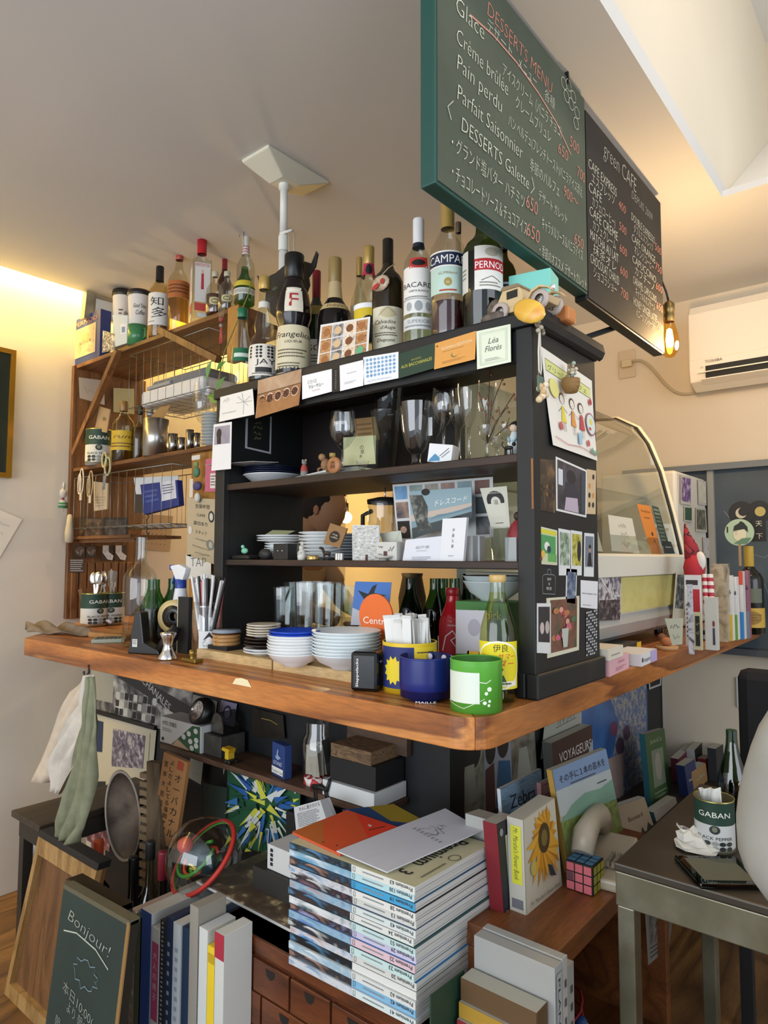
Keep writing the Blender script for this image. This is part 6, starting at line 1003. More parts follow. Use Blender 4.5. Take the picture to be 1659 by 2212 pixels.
# lower small shelf, cards, stickers, calendar
ZL = 1.18
card('photo_print', 'dark photograph of a shop front on the little ledge', 'photograph', quadx(.42, (165, 1117), (222, 1120), (222, 1163), (165, 1162)), [('r', .05, .05, .95, .95, photo(['#1c1614', '#4a3c32', '#6a5848'], 50))], '#2a2320'); card('photo_print', 'dark framed photograph beside the shop front photograph', 'photograph', quadx(.42, (224, 1118), (277, 1118), (276, 1162), (224, 1163)), [('r', .08, .1, .92, .9, photo(['#151212', '#3a3230', '#55504c'], 40))], '#1d1816')
tag(MB().box((0, -.21, 0), (.02, .21, .014), wd).build('wooden_ledge', at=V((.41, 1.92, 1.318 - .012 - .002))), 'thin wooden ledge below the dark photographs', 'ledge')
for i, (x, y, w, h) in enumerate(((172, 1192, 22, 26), (197, 1192, 22, 26), (232, 1194, 26, 32), (260, 1194, 26, 32), (166, 1222, 32, 30))):
    lab = ['rose sticker nearest the cream wall', 'second rose sticker beside the first', 'white sock shaped sticker', 'second white sock shaped sticker', 'lined black and white sticker'][i]
    q = [(x - w / 2, y - h / 2), (x + w / 2, y - h / 2), (x + w / 2, y + h / 2), (x - w / 2, y + h / 2)]
    it = [('e', .5, .6, .45, .36, '#5a4a3c'), ('q', .1, .6, .9, .5, .001, '#c2c4c6'), ('q', .2, .4, .8, .5, .001, '#c2c4c6')] if i < 2 else ([('p', [(.1, 1), (.6, 1), (.6, .55), (1, .3), (.9, .0), (.5, .05), (.1, .5)], '#cfd0d0'), ('q', .2, .7, .5, .4, .001, '#2c2e33'), ('q', .4, .25, .85, .25, .001, '#2c2e33')] if i < 4 else [('w', .05, .05, .95, .95, 6, '#c9cacb')])
    card('sticker', lab + ' on the slatted panel', 'sticker', quady(2.139, *q), it, '#3a3028' if i != 4 else '#4a4038')
card('calendar', 'beige month calendar hanging in the kitchen opening', 'calendar', quady(WY - .004, (287, 1108), (374, 1115), (366, 1192), (286, 1186)), [('g', .1, .12, .9, .8, 7, 5, 'r', ['#5a4a3c', '#8a4a3a', '#5a4a3c'], .22), ('e', .22, .9, .06, .05, '#8d7a68')], '#a8927a')
p = atx(318, 1135, .40); o = MB().tube([(0, .012, .045), (0, -.01, .03), (0, .004, .02), (0, .002, 0), (0, .002, -.025), (0, -.008, -.034), (0, -.013, -.024)], .002, '#2a2522').build('hook', at=p); tag(o, 'small dark S-shaped hook under the lower basket', 'hook')
XP = .404
card('message_board', 'beige handwritten opening hours board with round stickers on the wooden post', 'sign', quadx(.383, (405, 1075), (466, 1078), (466, 1220), (404, 1200)), [TX(.55, .84, .05, '営業時間', '#3a3430', .5, off=.01), TX(.5, .70, .045, 'CAFE', '#3a3430', .3, off=.01), TX(.48, .56, .05, '貸切あり', '#3a3430', .5, off=.01), TX(.5, .42, .045, 'スタッフ', '#3a3430', .4, off=.01), ('q', .3, .32, .8, .03, .001, '#3a3430'), ('q', .2, .2, .8, .04, .001, '#3a3430'), ('q', .3, .1, .8, .04, .001, '#3a3430'), ('e', .86, .72, .1, .09, '#1f2224'), ('e', .86, .72, .06, .06, '#c9c6ba'), ('e', .82, .28, .13, .08, '#7a7a70'), ('e', .84, .28, .06, .05, '#a9a99e'), ('e', .12, .45, .07, .07, '#cfccc2')], '#b3a689')
card('pink_tag', 'pink packet with a label hanging beside the bookcase post', 'tag', quadx(.375, (446, 992), (470, 990), (470, 1062), (444, 1062)), [('r', .45, .1, .95, .55, '#d8d4d0'), ('w', .5, .15, .9, .5, 4, '#5a4a4c')], '#b9607a', th=.003)
p = atx(424, 1040, .372); t = thing('charm_cluster', 'cluster of small green, purple and white charms on the wooden post', 'charm', p); m_ = MB().ball((0, 0, .03), .018, '#4f7a5c', 10, sc=(.5, 1, 1)).ball((0, .004, .055), .013, '#7c8a5a', 10, sc=(.5, 1.1, .8)); m_.build('green_charm', t); MB().ball((0, -.006, -.015), .022, '#4a4470', 10, sc=(.5, 1, .7)).build('purple_charm', t); MB().ball((0, -.008, -.052), .014, '#c9c8c2', 10, sc=(.6, 1, 1.2)).build('white_charm', t); MB().box((-.002, .015, -.05), (0, .034, .01), '#d2cbbc').build('paper_tag', t); MB().box((-.002, -.02, .07), (0, .025, .085), '#cfcdc6').build('clip_label', t)
# ================================================================= curved glass showcase and things on the right arm
crm = M('#d6d0b4', .35)
t = thing('display_case', 'curved glass pastry display case standing behind the bookcase on the counter', 'display case', (.95, .3, 1.0)); cx0, cx1 = -.27, .50
fr = [(.103, .205), (.128, .33), (.142, .398), (.176, .541), (.213, .64), (.251, .70), (.324, .743), (.46, .752)]
Y_ = lambda y: y - .3
vs = []; 
for x in (cx0, cx1): vs += [(x, Y_(y), z) for y, z in fr]
n = len(fr); MB().add(vs, [(i, i + 1, n + i + 1, n + i) for i in range(n - 1)], glass('#e3e8df', refl=1.6), True).build('curved_glass', t)
for x in (cx0, cx1): MB().add([(x, Y_(y), z) for y, z in fr] + [(x, Y_(.46), .21)], [tuple(range(n + 1))], glass('#e3e8df', refl=1.2)).build('end_glass', t)
MB().tube([(cx1, Y_(y), z) for y, z in fr], .005, '#16181a', 8).build('edge_seal', t); MB().tube([(cx1 + .007, Y_(y) - .006, z + .002) for y, z in fr], .007, crm, 8).build('edge_trim', t)
MB().box((cx0, Y_(.46), .03), (cx1, Y_(.49), .76), M('#8f9488', .4)).build('back_wall', t); MB().box((cx0, Y_(.12), .205), (cx1, Y_(.46), .212), M('#b9b8ac', .4)).build('inner_floor', t); MB().box((cx0, Y_(.22), .45), (cx1, Y_(.46), .456), glass('#dfe6de')).build('glass_shelf', t)
MB().prism([(Y_(.098), .200), (Y_(.096), .256), (Y_(.112), .262), (Y_(.13), .20)], lambda a, b, h=0: V((h, a, b)), cx0, cx1 + .01, M('#d3d2c4', .35)).build('front_band', t, bevel=.002)
MB().box((cx0, Y_(.112), .095), (cx1, Y_(.47), .205), crm).build('body', t); MB().box((cx0, Y_(.106), .105), (cx1 - .012, Y_(.112), .198), noisy('yellow_board', [(.3, '#b5ad68'), (.7, '#c2ba78')], 30, 3, .6)).build('front_panel', t)
MB().prism([(Y_(.112), .10), (Y_(.104), .075), (Y_(.115), .045), (Y_(.15), .026), (Y_(.45), .026), (Y_(.45), .10)], lambda a, b, h=0: V((h, a, b)), cx0, cx1, M('#b9bab4', .3, .3)).build('lower_skirt', t)
for x in (cx0 + .04, cx1 - .04):
    for y in (.18, .42): MB().lathe([(0, 0), (.014, 0), (.014, .027), (0, .027)], BLK, (x, Y_(y), 0), 12).build('foot', t)
cy = lambda n, l, c, q, it, base, Y, **k: card(n, l, c, quady(Y, *q), it, base, **k)
cy('sketch_card', 'white card with a pencil figure leaning inside the display case', 'card', [(1313, 1112), (1365, 1120), (1381, 1195), (1321, 1190)], [('q', .35, .75, .65, .12, .0012, '#55534e'), ('q', .4, .5, .7, .25, .0012, '#55534e'), ('q', .4, .25, .75, .2, .0012, '#55534e')], '#cdc9b8', .125)
cy('sketch_card', 'edge of a white card at the near end of the display case', 'card', [(1286, 1148), (1291, 1150), (1302, 1192), (1286, 1190)], [], '#cdc9b8', .125)
cy('orange_leaflet', 'orange leaflet with a small dancing figure inside the display case', 'leaflet', [(1375, 1088), (1404, 1093), (1430, 1198), (1406, 1196)], [TX(.5, .85, .05, 'The Big Issue', '#7a4a20', .7, shear=.2), ('q', .5, .3, .75, .16, .002, '#2a1a10'), ('e', .58, .42, .07, .04, '#2a1a10'), ('l', [(.6, .3), (.8, .15), (.7, .05)], .0016, '#2a1a10'), ('w', .25, .72, .75, .76, 1, '#7a4a20')], '#cf8034', .125)
cy('menu_leaflet', 'dark green printed menu leaflet behind the orange leaflet', 'leaflet', [(1408, 1092), (1422, 1096), (1446, 1180), (1430, 1180)], [('w', .1, .1, .9, .95, 9, '#8d9a84')], '#39483c', .14)
cy('name_card', 'small black card reading in white at the case corner', 'card', [(1431, 1168), (1449, 1170), (1458, 1196), (1435, 1196)], [('w', .2, .4, .8, .6, 1, '#c9c9c4')], '#1a2024', .125)
cy('photo_print', 'photograph of a shop street stuck to the yellow panel of the case', 'photograph', [(1291, 1243), (1341, 1242), (1341, 1338), (1291, 1341)], [('r', 0, 0, 1, 1, photo(['#2a2630', '#6a6470', '#c9c6c4', '#4f7a7c'], 45)), ('r', .05, .0, .95, .45, photo(['#141216', '#3a3438', '#8d7a7c'], 70)), ('l', [(.1, .95), (.5, .6)], .003, '#e2dcd4')], '#3a3640', .1045)
cy('postcard', 'worn postcard hanging at the end of the display case', 'postcard', [(1460, 1236), (1480, 1236), (1477, 1342), (1452, 1340)], [('r', .15, .25, .9, .95, photo(['#1f2424', '#5a6264', '#b9bcb8'], 50))], '#c2c1b0', .095)
# white cabinet with photographs
t = thing('small_refrigerator', 'small white refrigerator covered in photographs behind the display case', 'refrigerator', (1.80, .31, 1.0)); MB().box((-.19, -.14, 0.004), (.19, .14, .565), M('#cfcabd', .35)).build('casing', t, bevel=.012)
for i, (q, cols, lab) in enumerate((([(1470, 1025), (1493, 1030), (1493, 1092), (1470, 1088)], ['#4a2a5a', '#7a5a8a', '#c9c2cc'], 'purple photograph high on the white refrigerator'), ([(1507, 1035), (1525, 1040), (1526, 1092), (1509, 1090)], ['#b9b49a', '#d8d4c0'], 'cream card high on the white refrigerator'), ([(1478, 1093), (1495, 1095), (1495, 1128), (1478, 1126)], ['#2c4a34', '#3a5a40'], 'dark green card on the white refrigerator'), ([(1503, 1096), (1524, 1098), (1527, 1150), (1503, 1148)], ['#2a2a22', '#5a5a48', '#8a8a70'], 'dark leafy photograph on the white refrigerator'), ([(1518, 1160), (1545, 1166), (1545, 1205), (1520, 1205)], ['#8a8a8a', '#c9c8c4', '#55555a'], 'grey photograph low on the white refrigerator'))): cy('photo_print', lab, 'photograph', q, [('r', .08, .1, .92, .92, photo(cols, 40))], '#b8b5a8', .166)
# gnome
p = atz(1500, 1375, 1.0); t = thing('gnome_doll', 'soft gnome doll with a red plaid hat, white beard and striped legs', 'doll', (1.22, atx(1500, 1240, 1.22).y, 1.0)); zz = lambda y: atx(1500, y, 1.22).z - 1.0; k = mpp((1.22, .05, 1.2))
m_ = MB().lathe([(20 * k, zz(1242)), (22 * k, zz(1225)), (16 * k, zz(1200)), (0, zz(1192))], M('#a3202c', .8), (0, 0, 0), 18); m_.build('body', t); pl = noisy('plaid', [(.42, '#8d2430'), (.5, '#1f1a1c'), (.56, '#a83a40')], 40, 0, .9, mode='CONSTANT', stretch=(.3, 1, 1))
MB().tube([(0, 2 * k, zz(1205)), (0, 6 * k, zz(1180)), (0, 13 * k, zz(1155)), (0, 17 * k, zz(1130))], [17 * k, 14 * k, 7 * k, 1.5 * k], pl, 14).build('hat', t); MB().ball((-.01, -14 * k, zz(1212)), 13 * k, M('#cfc9c0', .95), 12, sc=(.6, .9, 1.6)).build('beard', t)
for dy in (-22, -33):
    m_ = MB(); z0, z1 = zz(1240), zz(1318)
    for i in range(10): a, b = i / 10, (i + 1) / 10; m_.tube([(-.01 - .02 * a, dy * k - 6 * k * a, z0 + (z1 - z0) * a), (-.01 - .02 * b, dy * k - 6 * k * b, z0 + (z1 - z0) * b)], 6 * k, '#a8283a' if i % 2 else '#d8d0c8', 8, cap=False)
    m_.ball((-.032, dy * k - 6 * k, z1), 8 * k, M('#b9b0a4', .9), 8, sc=(1, 1, 1.5)); m_.build('leg', t)
def block(name, label, cat, q0, q1, X, base, items, th=.03, side=None, z=1.0, sc=None):      # upright box facing the camera at depth X, from two pixel corners
    a = atx(q0[0], q0[1], X); b = atx(q1[0], q1[1], X); w = a.y - b.y; h = a.z - z
    t = thing(name, label, cat, (X, (a.y + b.y) / 2, z)); MB().box((0, -w / 2, 0), (th, w / 2, h), side or base).build('block', t, bevel=.0008); art(MB().box((-.0006, -w / 2, 0), (0, w / 2, h), base), frame((-.0007, w / 2, 0), (0, -1, 0), (0, 0, 1), V((-1, 0, 0))), w, h, items).build('cover', t); return t
block('magazine', 'red and white magazine standing behind the gnome legs', 'magazine', (1478, 1242), (1514, 1370), 1.16, '#d2d0ce', [('r', 0, .82, 1, .96, '#d2d0ce'), ('r', .1, .86, .9, .93, '#2c2a2c'), ('r', .3, .3, 1, .8, '#b5242f'), ('w', .1, .1, .6, .6, 8, '#3a363a')], .02)
block('leaflet', 'black and white patterned leaflet standing at the end of the case', 'leaflet', (1484, 1262), (1499, 1392), .98, photo(['#1c1a24', '#c4c2c8', '#2a2834'], 40), [], .004)
block('leaflet', 'cream and black framed leaflet beside the rounded black speaker', 'leaflet', (1498, 1322), (1517, 1380), 1.08, '#c4c09a', [('r', .2, .1, .75, .9, '#23231f'), ('q', .3, .7, .65, .1, .001, '#b9b68f'), ('q', .3, .45, .65, .1, .001, '#b9b68f')], .006)
block('white_book', 'white book with a tiny figure standing beside the striped legs', 'book', (1521, 1290), (1550, 1371), 1.10, '#bfbcb2', [('e', .72, .5, .1, .06, '#7a2a2a'), ('p', [(.62, .1), (.82, .1), (.8, .42), (.64, .42)], '#2a2a4a')], .02)
block('tan_box', 'tan patterned box behind the row of colourful books', 'box', (1536, 1218), (1571, 1350), 1.32, photo(['#8a7a60', '#b3a68c', '#6a5c48'], 25), [], .05)
for i, (x0, x1, yt, c0, c1) in enumerate(((1570, 1583, 1243, '#d2d0ca', '#d8b41c'), (1584, 1594, 1246, '#cfcdc8', '#6a9a3a'), (1595, 1608, 1234, '#c8c4c0', '#2f78b4'), (1609, 1619, 1232, '#8a5a6a', '#6d8088'))):
    block('booklet', ['white and yellow', 'white and green', 'white and blue', 'mauve and grey'][i] + ' booklet in the row beside the champagne bottle', 'book', (x0, yt), (x1, 1362 - i * 3), 1.36 + i * .035, c0, [('r', 0, 0, 1, .40, c1)] + ([('r', 0, .8, 1, 1, '#c2442c'), ('r', .1, .45, .9, .7, '#c8c4c0')] if i == 2 else [('q', .2, .75, .8, .1, .0015, '#4a3a3a')]), .03)
L = V((1.62, 0, 1.0)); L.y = atx(1622, 1340, 1.62).y; b = bottle('dark champagne bottle with gold foil neck and gold label holding the paper fans', L, ztop(1610, 1180, L) - 1.0, 27 * mpp(L), 'bordeaux', '#15150f', '#b8963a', .30, [(.08, .30, .45, '#b8963a', [('e', .5, .5, .3, .35, '#8a6a20'), ('w', .2, .3, .8, .7, 3, '#6a5018')]), (.36, .52, .3, '#5a6050', [])], opaque=True, capr=1.1)
t = thing('paper_fan', 'round fan printed with a topknotted wrestler profile stuck by the champagne bottle', 'fan', atx(1597, 1150, 1.55)); k = mpp(t.location); AXf = Matrix.Rotation(rad(90), 3, 'Y')
MB().lathe([(0, -.001), (29 * k, -.001), (29 * k, .001), (0, .001)], '#9fb59a', (0, 0, 0), 32, False, AXf).box((-.002, -.004, -.11), (.002, .004, -25 * k), '#8d7a5a').build('fan_blade', t); art(MB(), frame((-.002, 29 * k, -29 * k), (0, -1, 0), (0, 0, 1), V((-1, 0, 0))), 58 * k, 58 * k, [('e', .52, .42, .22, .26, '#c9c4a8'), ('p', [(.3, .55), (.34, .74), (.5, .84), (.56, .92), (.66, .86), (.78, .7), (.80, .5), (.68, .62)], '#1c211f'), ('p', [(.3, .08), (.75, .08), (.9, .3), (.6, .28)], '#5a7a60'), ('l', [(.36, .42), (.44, .44)], .001, '#1c211f'), ('l', [(.34, .52), (.44, .54)], .0012, '#1c211f'), ('r', .08, .5, .13, .72, '#1c211f')]).build('print', t)
t = thing('paper_fan', 'black double lobed fan with a crescent and two white characters', 'fan', atx(1618, 1130, 1.66)); k = mpp(t.location); q = lambda cx, cz, r: MB().lathe([(0, -.001), (r * k, -.001), (r * k, .001), (0, .001)], '#17181a', (0, cx * k, cz * k), 28, False, AXf)
m_ = q(14, 22, 26); m_.lathe([(0, -.001), (24 * k, -.001), (24 * k, .001), (0, .001)], '#17181a', (.0012, -20 * k, 24 * k), 28, False, AXf).box((.0003, -32 * k, -40 * k), (.0017, 2 * k, 24 * k), '#17181a'); m_.build('fan_blade', t)
art(MB(), frame((-.002, 40 * k, -45 * k), (0, -1, 0), (0, 0, 1), V((-1, 0, 0))), 80 * k, 96 * k, [('e', .32, .70, .14, .12, '#b9b49c'), ('e', .37, .73, .12, .10, '#17181a'), ('e', .78, .72, .13, .11, '#a99a58'), TX(.74, .40, .10, '天', '#c4c0b0', .16), TX(.74, .12, .10, '下', '#c4c0b0', .16)]).build('print', t)
# boxes and books lying on the counter
def flat(name, label, cat, c, sx, sy, h, rz, col, items=(), z=1.0, side=None):     # lying box; items on the long side facing the room
    p = atz(c[0], c[1], z); t = thing(name, label, cat, (p.x, p.y, z), rad(rz)); MB().box((-sx / 2, 0, 0), (sx / 2, sy, h), side or col).build('block', t, bevel=.0008); art(MB().box((-sx / 2, -.0006, 0), (sx / 2, 0, h), col), frame((-sx / 2, -.0007, 0), (1, 0, 0), (0, 0, 1), V((0, -1, 0))), sx, h, list(items)).build('printed_side', t); return t
flat('incense_box', 'pink carton with faint print lying on the counter edge', 'box', (1338, 1452), .15, .09, .034, 5, '#d8a8b0', [TX(.6, .6, .2, 'Chandelier', '#b57a86', .35, shear=.3), ('w', .3, .15, .8, .4, 2, '#b57a86')])
flat('soap_box', 'cream carton lying on the pink carton', 'box', (1330, 1422), .10, .07, .024, 3, '#d6d0c0', [('w', .2, .2, .8, .5, 1, '#a9a494')], 1.034)
flat('paper_box', 'white and lilac carton beside the pink carton', 'box', (1402, 1433), .13, .07, .028, 3, '#d4d2d2', [('r', .6, 0, 1, 1, '#b0a0cc'), TX(.36, .3, .35, 'transparent', '#3a3a40', .4), ('e', .08, .5, .04, .2, '#3a3a40')])
flat('book', 'thin dark book with a yellow spine end lying by the display case', 'book', (1350, 1418), .26, .10, .026, 2, '#2a2822', [('r', .86, 0, 1, 1, '#d8aa24'), ('r', 0, .6, .86, .66, '#8d8a80'), ('r', 0, .3, .86, .36, '#8d8a80')], 1.0)
p = atz(1440, 1403, 1.0); t = thing('wood_slice_ornament', 'brown dried seed figure on a pale wood slice at the counter edge', 'ornament', p); MB().lathe([(0, 0), (.030, 0), (.031, .010), (0, .010)], '#b58a5a', n=18).build('wood_slice', t); MB().ball((0, 0, .022), .014, '#a8683c', 10, sc=(1, 1.2, .9)).ball((.004, .012, .032), .012, '#7a4a30', 10).build('pod', t)
m_ = MB()
for i in range(5): m_.tube([(.004, .004 + i * .004, .038), (.0, -.008 + i * .008, .062)], .0014, '#2f241c', 5)
m_.build('bristles', t)
o = MB().box((-.03, -.022, 0), (.03, .022, .030), M('#121213', .3)).box((-.0305, -.014, .004), (-.030, .004, .018), '#8d8f92').build('mini_speaker', at=atz(1532, 1384, 1.0) + V((.02, .01, 0)), bevel=.006); tag(o, 'rounded black speaker with a small label on the counter by the booklets', 'speaker')
card('folded_zine', 'white green printed zine at the foot of the display case', 'leaflet', quadx(.92, (1436, 1336), (1476, 1335), (1474, 1392), (1452, 1394)), [('q', .2, .7, .8, .2, .002, '#5a5460'), ('q', .3, .3, .8, .2, .002, '#7a8a6a')], '#b8b8a0')

# ================================================================= kitchen seen through the bookcase
lp = atx(748, 1118, 1.5); t = thing('kitchen_bulb', 'round glowing bulb in the kitchen behind the bookcase', 'lamp', lp); MB().ball((0, 0, 0), .028, M('#ffdf9a', .5, 0, 14), 14).build('bulb', t); MB().tube([(0, 0, .028), (0, 0, .07)], .012, BLK).tube([(0, 0, .07), (.0, 0, ZC - lp.z)], .003, BLK).build('cord', t)
d = bpy.data.lights.new('kitchen', 'POINT'); d.energy = 6; d.color = (1, .66, .30); d.shadow_soft_size = .03; lo = bpy.data.objects.new('kitchen_glow', d); COL.objects.link(lo); lo.parent = t; lo.location = (-.05, 0, 0)
dk = wood('kitchen_wood', ['#3c2a1a', '#4a3422', '#2f2115'], 'y', 1.5, .6, 5)
t = thing('kitchen_cupboard', 'dark wooden kitchen cupboard on the far wall behind the bookcase', 'cupboard', (WX - .002, 1.35, 1.0)); MB().box((-.30, -.55, .42), (0, .22, .62), dk).build('carcass', t, bevel=.003); MB().box((-.33, -.50, .38), (0, .20, .42), dk).build('shelf_board', t)
t = thing('back_worktop', 'kitchen worktop along the far wall', 'worktop', (WX - .002, 1.3, 0)); MB().box((-.45, -.84, .86), (0, .86, .90), M('#77726a', .4)).box((-.43, -.84, 0), (0, .86, .86), dk).build('worktop', t); t = thing('jug', 'dark jug on the kitchen worktop', 'jug', (1.8, 1.5, .9)); MB().lathe([(0, 0), (.06, 0), (.07, .15), (.05, .25), (.055, .27), (.04, .25)], '#2a2624', n=18).build('jug_body', t)
def skin(name, parent, verts, edges, rad_, mat, at=(0, 0, 0), lv=2):
    me = bpy.data.meshes.new(name); me.from_pydata([V(v) for v in verts], edges, []); o = bpy.data.objects.new(name, me); COL.objects.link(o); o.parent = parent; o.location = at
    sk_ = o.modifiers.new('skin', 'SKIN'); sk_.use_smooth_shade = True
    for i, r in enumerate(rad_): sv = me.skin_vertices[0].data[i]; sv.radius = (r, r) if not isinstance(r, tuple) else r; sv.use_root = i == 0
    s2 = o.modifiers.new('sub', 'SUBSURF'); s2.levels = s2.render_levels = lv; me.materials.append(M(mat, .85)); return o
hp = atx(700, 1098, 1.12); hz = hp.z; t = thing('person', 'cook in a pale shirt and dark hair bending over the kitchen worktop', 'person', (hp.x - .22 * cos(rad(-70)), hp.y - .22 * sin(rad(-70)), 0), rad(-70))
skin('body', t, [(0, 0, .92), (.05, 0, 1.12), (.10, 0, 1.26), (.16, 0, hz - .06), (.22, 0, hz), (.10, .17, 1.25), (.22, .22, 1.05), (.36, .14, 1.0), (.10, -.17, 1.25), (.22, -.22, 1.05), (.36, -.14, 1.0), (0, .10, .86), (0, .10, .48), (0, .10, .06), (.12, .10, .03), (0, -.10, .86), (0, -.10, .48), (0, -.10, .06), (.12, -.10, .03)],
     [(0, 1), (1, 2), (2, 3), (3, 4), (2, 5), (5, 6), (6, 7), (2, 8), (8, 9), (9, 10), (0, 11), (11, 12), (12, 13), (13, 14), (0, 15), (15, 16), (16, 17), (17, 18)], [.14, .14, .15, .05, .07, .06, .045, .032, .06, .045, .032, .09, .06, .045, .035, .09, .06, .045, .035], '#b08a6c')
skin('shirt', t, [(0, 0, .95), (.05, 0, 1.12), (.10, 0, 1.26), (.10, .17, 1.25), (.20, .21, 1.10), (.10, -.17, 1.25), (.20, -.21, 1.10)], [(0, 1), (1, 2), (2, 3), (3, 4), (2, 5), (5, 6)], [.16, .155, .16, .07, .062, .07, .062], '#b8a48a')
MB().ball((.22, 0, hz), .098, '#b08a6c', 16, sc=(1, .8, 1.15)).ball((.31, 0, hz - .01), .014, '#b08a6c', 8).ball((.22, .078, hz - .01), .02, '#a87c60', 8, sc=(.7, .4, 1.2)).ball((.22, -.078, hz - .01), .02, '#a87c60', 8, sc=(.7, .4, 1.2)).build('face', t); MB().ball((.195, 0, hz + .03), .106, M('#1c1613', .8), 16, sc=(1, .86, 1.0)).build('hair', t); MB().lathe([(.112, 0), (.108, .05), (.07, .09), (0, .10)], M('#a8906c', .9), (.20, 0, hz + .055), 20).build('cap', t)
MB().ball((.40, .13, .99), .03, '#b08a6c', 8, sc=(1.2, .7, .5)).ball((.40, -.13, .99), .03, '#b08a6c', 8, sc=(1.2, .7, .5)).build('hands', t)
# ================================================================= under the counter, long side
BW = ['#1c1c1e', '#4c4c4e', '#9a9a98', '#c9c8c2']
def cp(n, l, c, q, it, base, X=PX - .002, **k): return card(n, l, c, quadx(X, *q), it, base, **k)
cp('street_poster', 'large black and white poster of a brasserie terrace under the counter', 'poster', [(198, 1430), (425, 1450), (405, 1590), (196, 1535)], [('r', 0, 0, 1, 1, photo(BW, 14)), ('r', .0, .25, .25, .85, '#8f8f88'), ('p', [(.3, .98), (1, .45), (1, .2), (.3, .75)], '#2a2a2b'), ('t', .62, .60, .12, 'BACCHANALES', '#b9b9b4', dict(rot=-24, w=.42)), ('g', .28, .05, .7, .5, 9, 3, 'r', ['#1a1a1b', '#7a7a78', '#b4b4ae', '#2c2c2d'], .8)], '#77777a')
t = thing('photo_board', 'cream board of small photographs with a black top rail under the counter', 'board', atx(260, 1700, PX - .02)); o3 = t.location.copy()
P4 = [p - o3 for p in quadx(PX - .006, (196, 1537), (338, 1577), (318, 1800), (185, 1840))]; u = P4[1] - P4[0]; v = P4[0] - P4[3]
F = lambda a, b, h=0: (P4[3] * (1 - a) + P4[2] * a) * (1 - b) + (P4[0] * (1 - a) + P4[1] * a) * b + V((-h, 0, 0)); MB().add([F(0, 0), F(1, 0), F(1, 1), F(0, 1)], [(0, 1, 2, 3)], '#b3ad9a').build('sheet', t)
MB().bar(P4[0] + V((-.004, 0, .008)), P4[1] + V((-.004, 0, .008)), .012, .014, BLK).build('rail', t)
art(MB(), F, 1, 1, [('r', .0, .72, .22, .95, '#26304c'), ('r', .38, .62, .86, .92, photo(['#3a3442', '#6a6474', '#c4c0bc'], 45)), ('r', .45, .25, .85, .52, photo(['#2c2e2a', '#5a5c54', '#a8aa9c'], 45)), ('r', .0, .1, .3, .5, '#232326'), ('l', [(.92, .95), (.95, .2)], .01, '#8a9a7c'), ('r', .1, .0, .5, .18, photo(['#4a2a38', '#7a4a56', '#b9908c'], 40))], h0=.001).build('photographs', t)
cp('photo_print', 'reddish photograph of a crowd low on the partition', 'photograph', [(196, 1712), (244, 1728), (236, 1840), (188, 1815)], [('r', 0, 0, 1, 1, photo(['#2e1c26', '#6a3c4a', '#b08a86'], 40))], '#3a2430', PX - .02)
cp('ticket_card', 'pale card pinned to the partition above the round lamp', 'card', [(408, 1497), (470, 1515), (462, 1568), (400, 1560)], [('q', .2, .7, .8, .2, .001, '#55534e'), ('q', .2, .4, .8, .2, .001, '#55534e')], '#8f8d84'); cp('portrait_card', 'lilac card with a drawn face behind the metal box', 'card', [(478, 1512), (512, 1520), (506, 1570), (470, 1562)], [('e', .5, .55, .26, .3, '#3a3448'), ('e', .5, .5, .19, .22, '#a9a2b8')], '#8d86a0', PX - .01)
cp('dark_picture', 'dark landscape picture with a yellow streak behind the blue packet', 'picture', [(548, 1530), (612, 1545), (616, 1596), (540, 1590)], [('r', 0, 0, 1, 1, photo(['#1a1612', '#2c2620'], 20)), ('l', [(.3, .7), (.6, .68), (.8, .55)], .002, '#9a8430')], '#1c1814', PX - .01)
cp('green_folder', 'dark green folder standing on the partition side', 'folder', [(445, 1690), (496, 1700), (492, 1790), (447, 1780)], [], '#2c3b34', PX - .03, th=.01); cp('leaflet', 'pale leaflet below the end of the little shelf', 'leaflet', [(412, 1630), (440, 1640), (434, 1695), (408, 1680)], [('q', .2, .3, .8, .2, .001, '#6a7a6a')], '#a9aca4', PX - .02)
R_ = random.Random(12); it = [('r', 0, 0, 1, 1, '#245c3c')]
for i in range(170):
    a = R_.uniform(0, 6.28); r0 = R_.uniform(.03, .7); L_ = R_.uniform(.12, .40); w = R_.uniform(.012, .05); c0 = (.6 + r0 * cos(a), .62 + r0 * sin(a)); c1 = (c0[0] + L_ * cos(a), c0[1] + L_ * sin(a)); cl = lambda q: (min(1, max(0, q[0])), min(1, max(0, q[1])))
    it.append(('p', [cl((c0[0] - w * sin(a), c0[1] + w * cos(a))), cl(c1), cl((c0[0] + w * sin(a), c0[1] - w * cos(a)))], ['#2c62a8', '#d8d84a', '#dfe3dc', '#1c5034', '#3a7ab8', '#e6e8e0'][i % 6]))
cp('abstract_poster', 'poster of radiating blue, green, white and yellow shards', 'poster', [(492, 1640), (650, 1690), (645, 1850), (490, 1830)], it, '#245c3c', PX - .03)
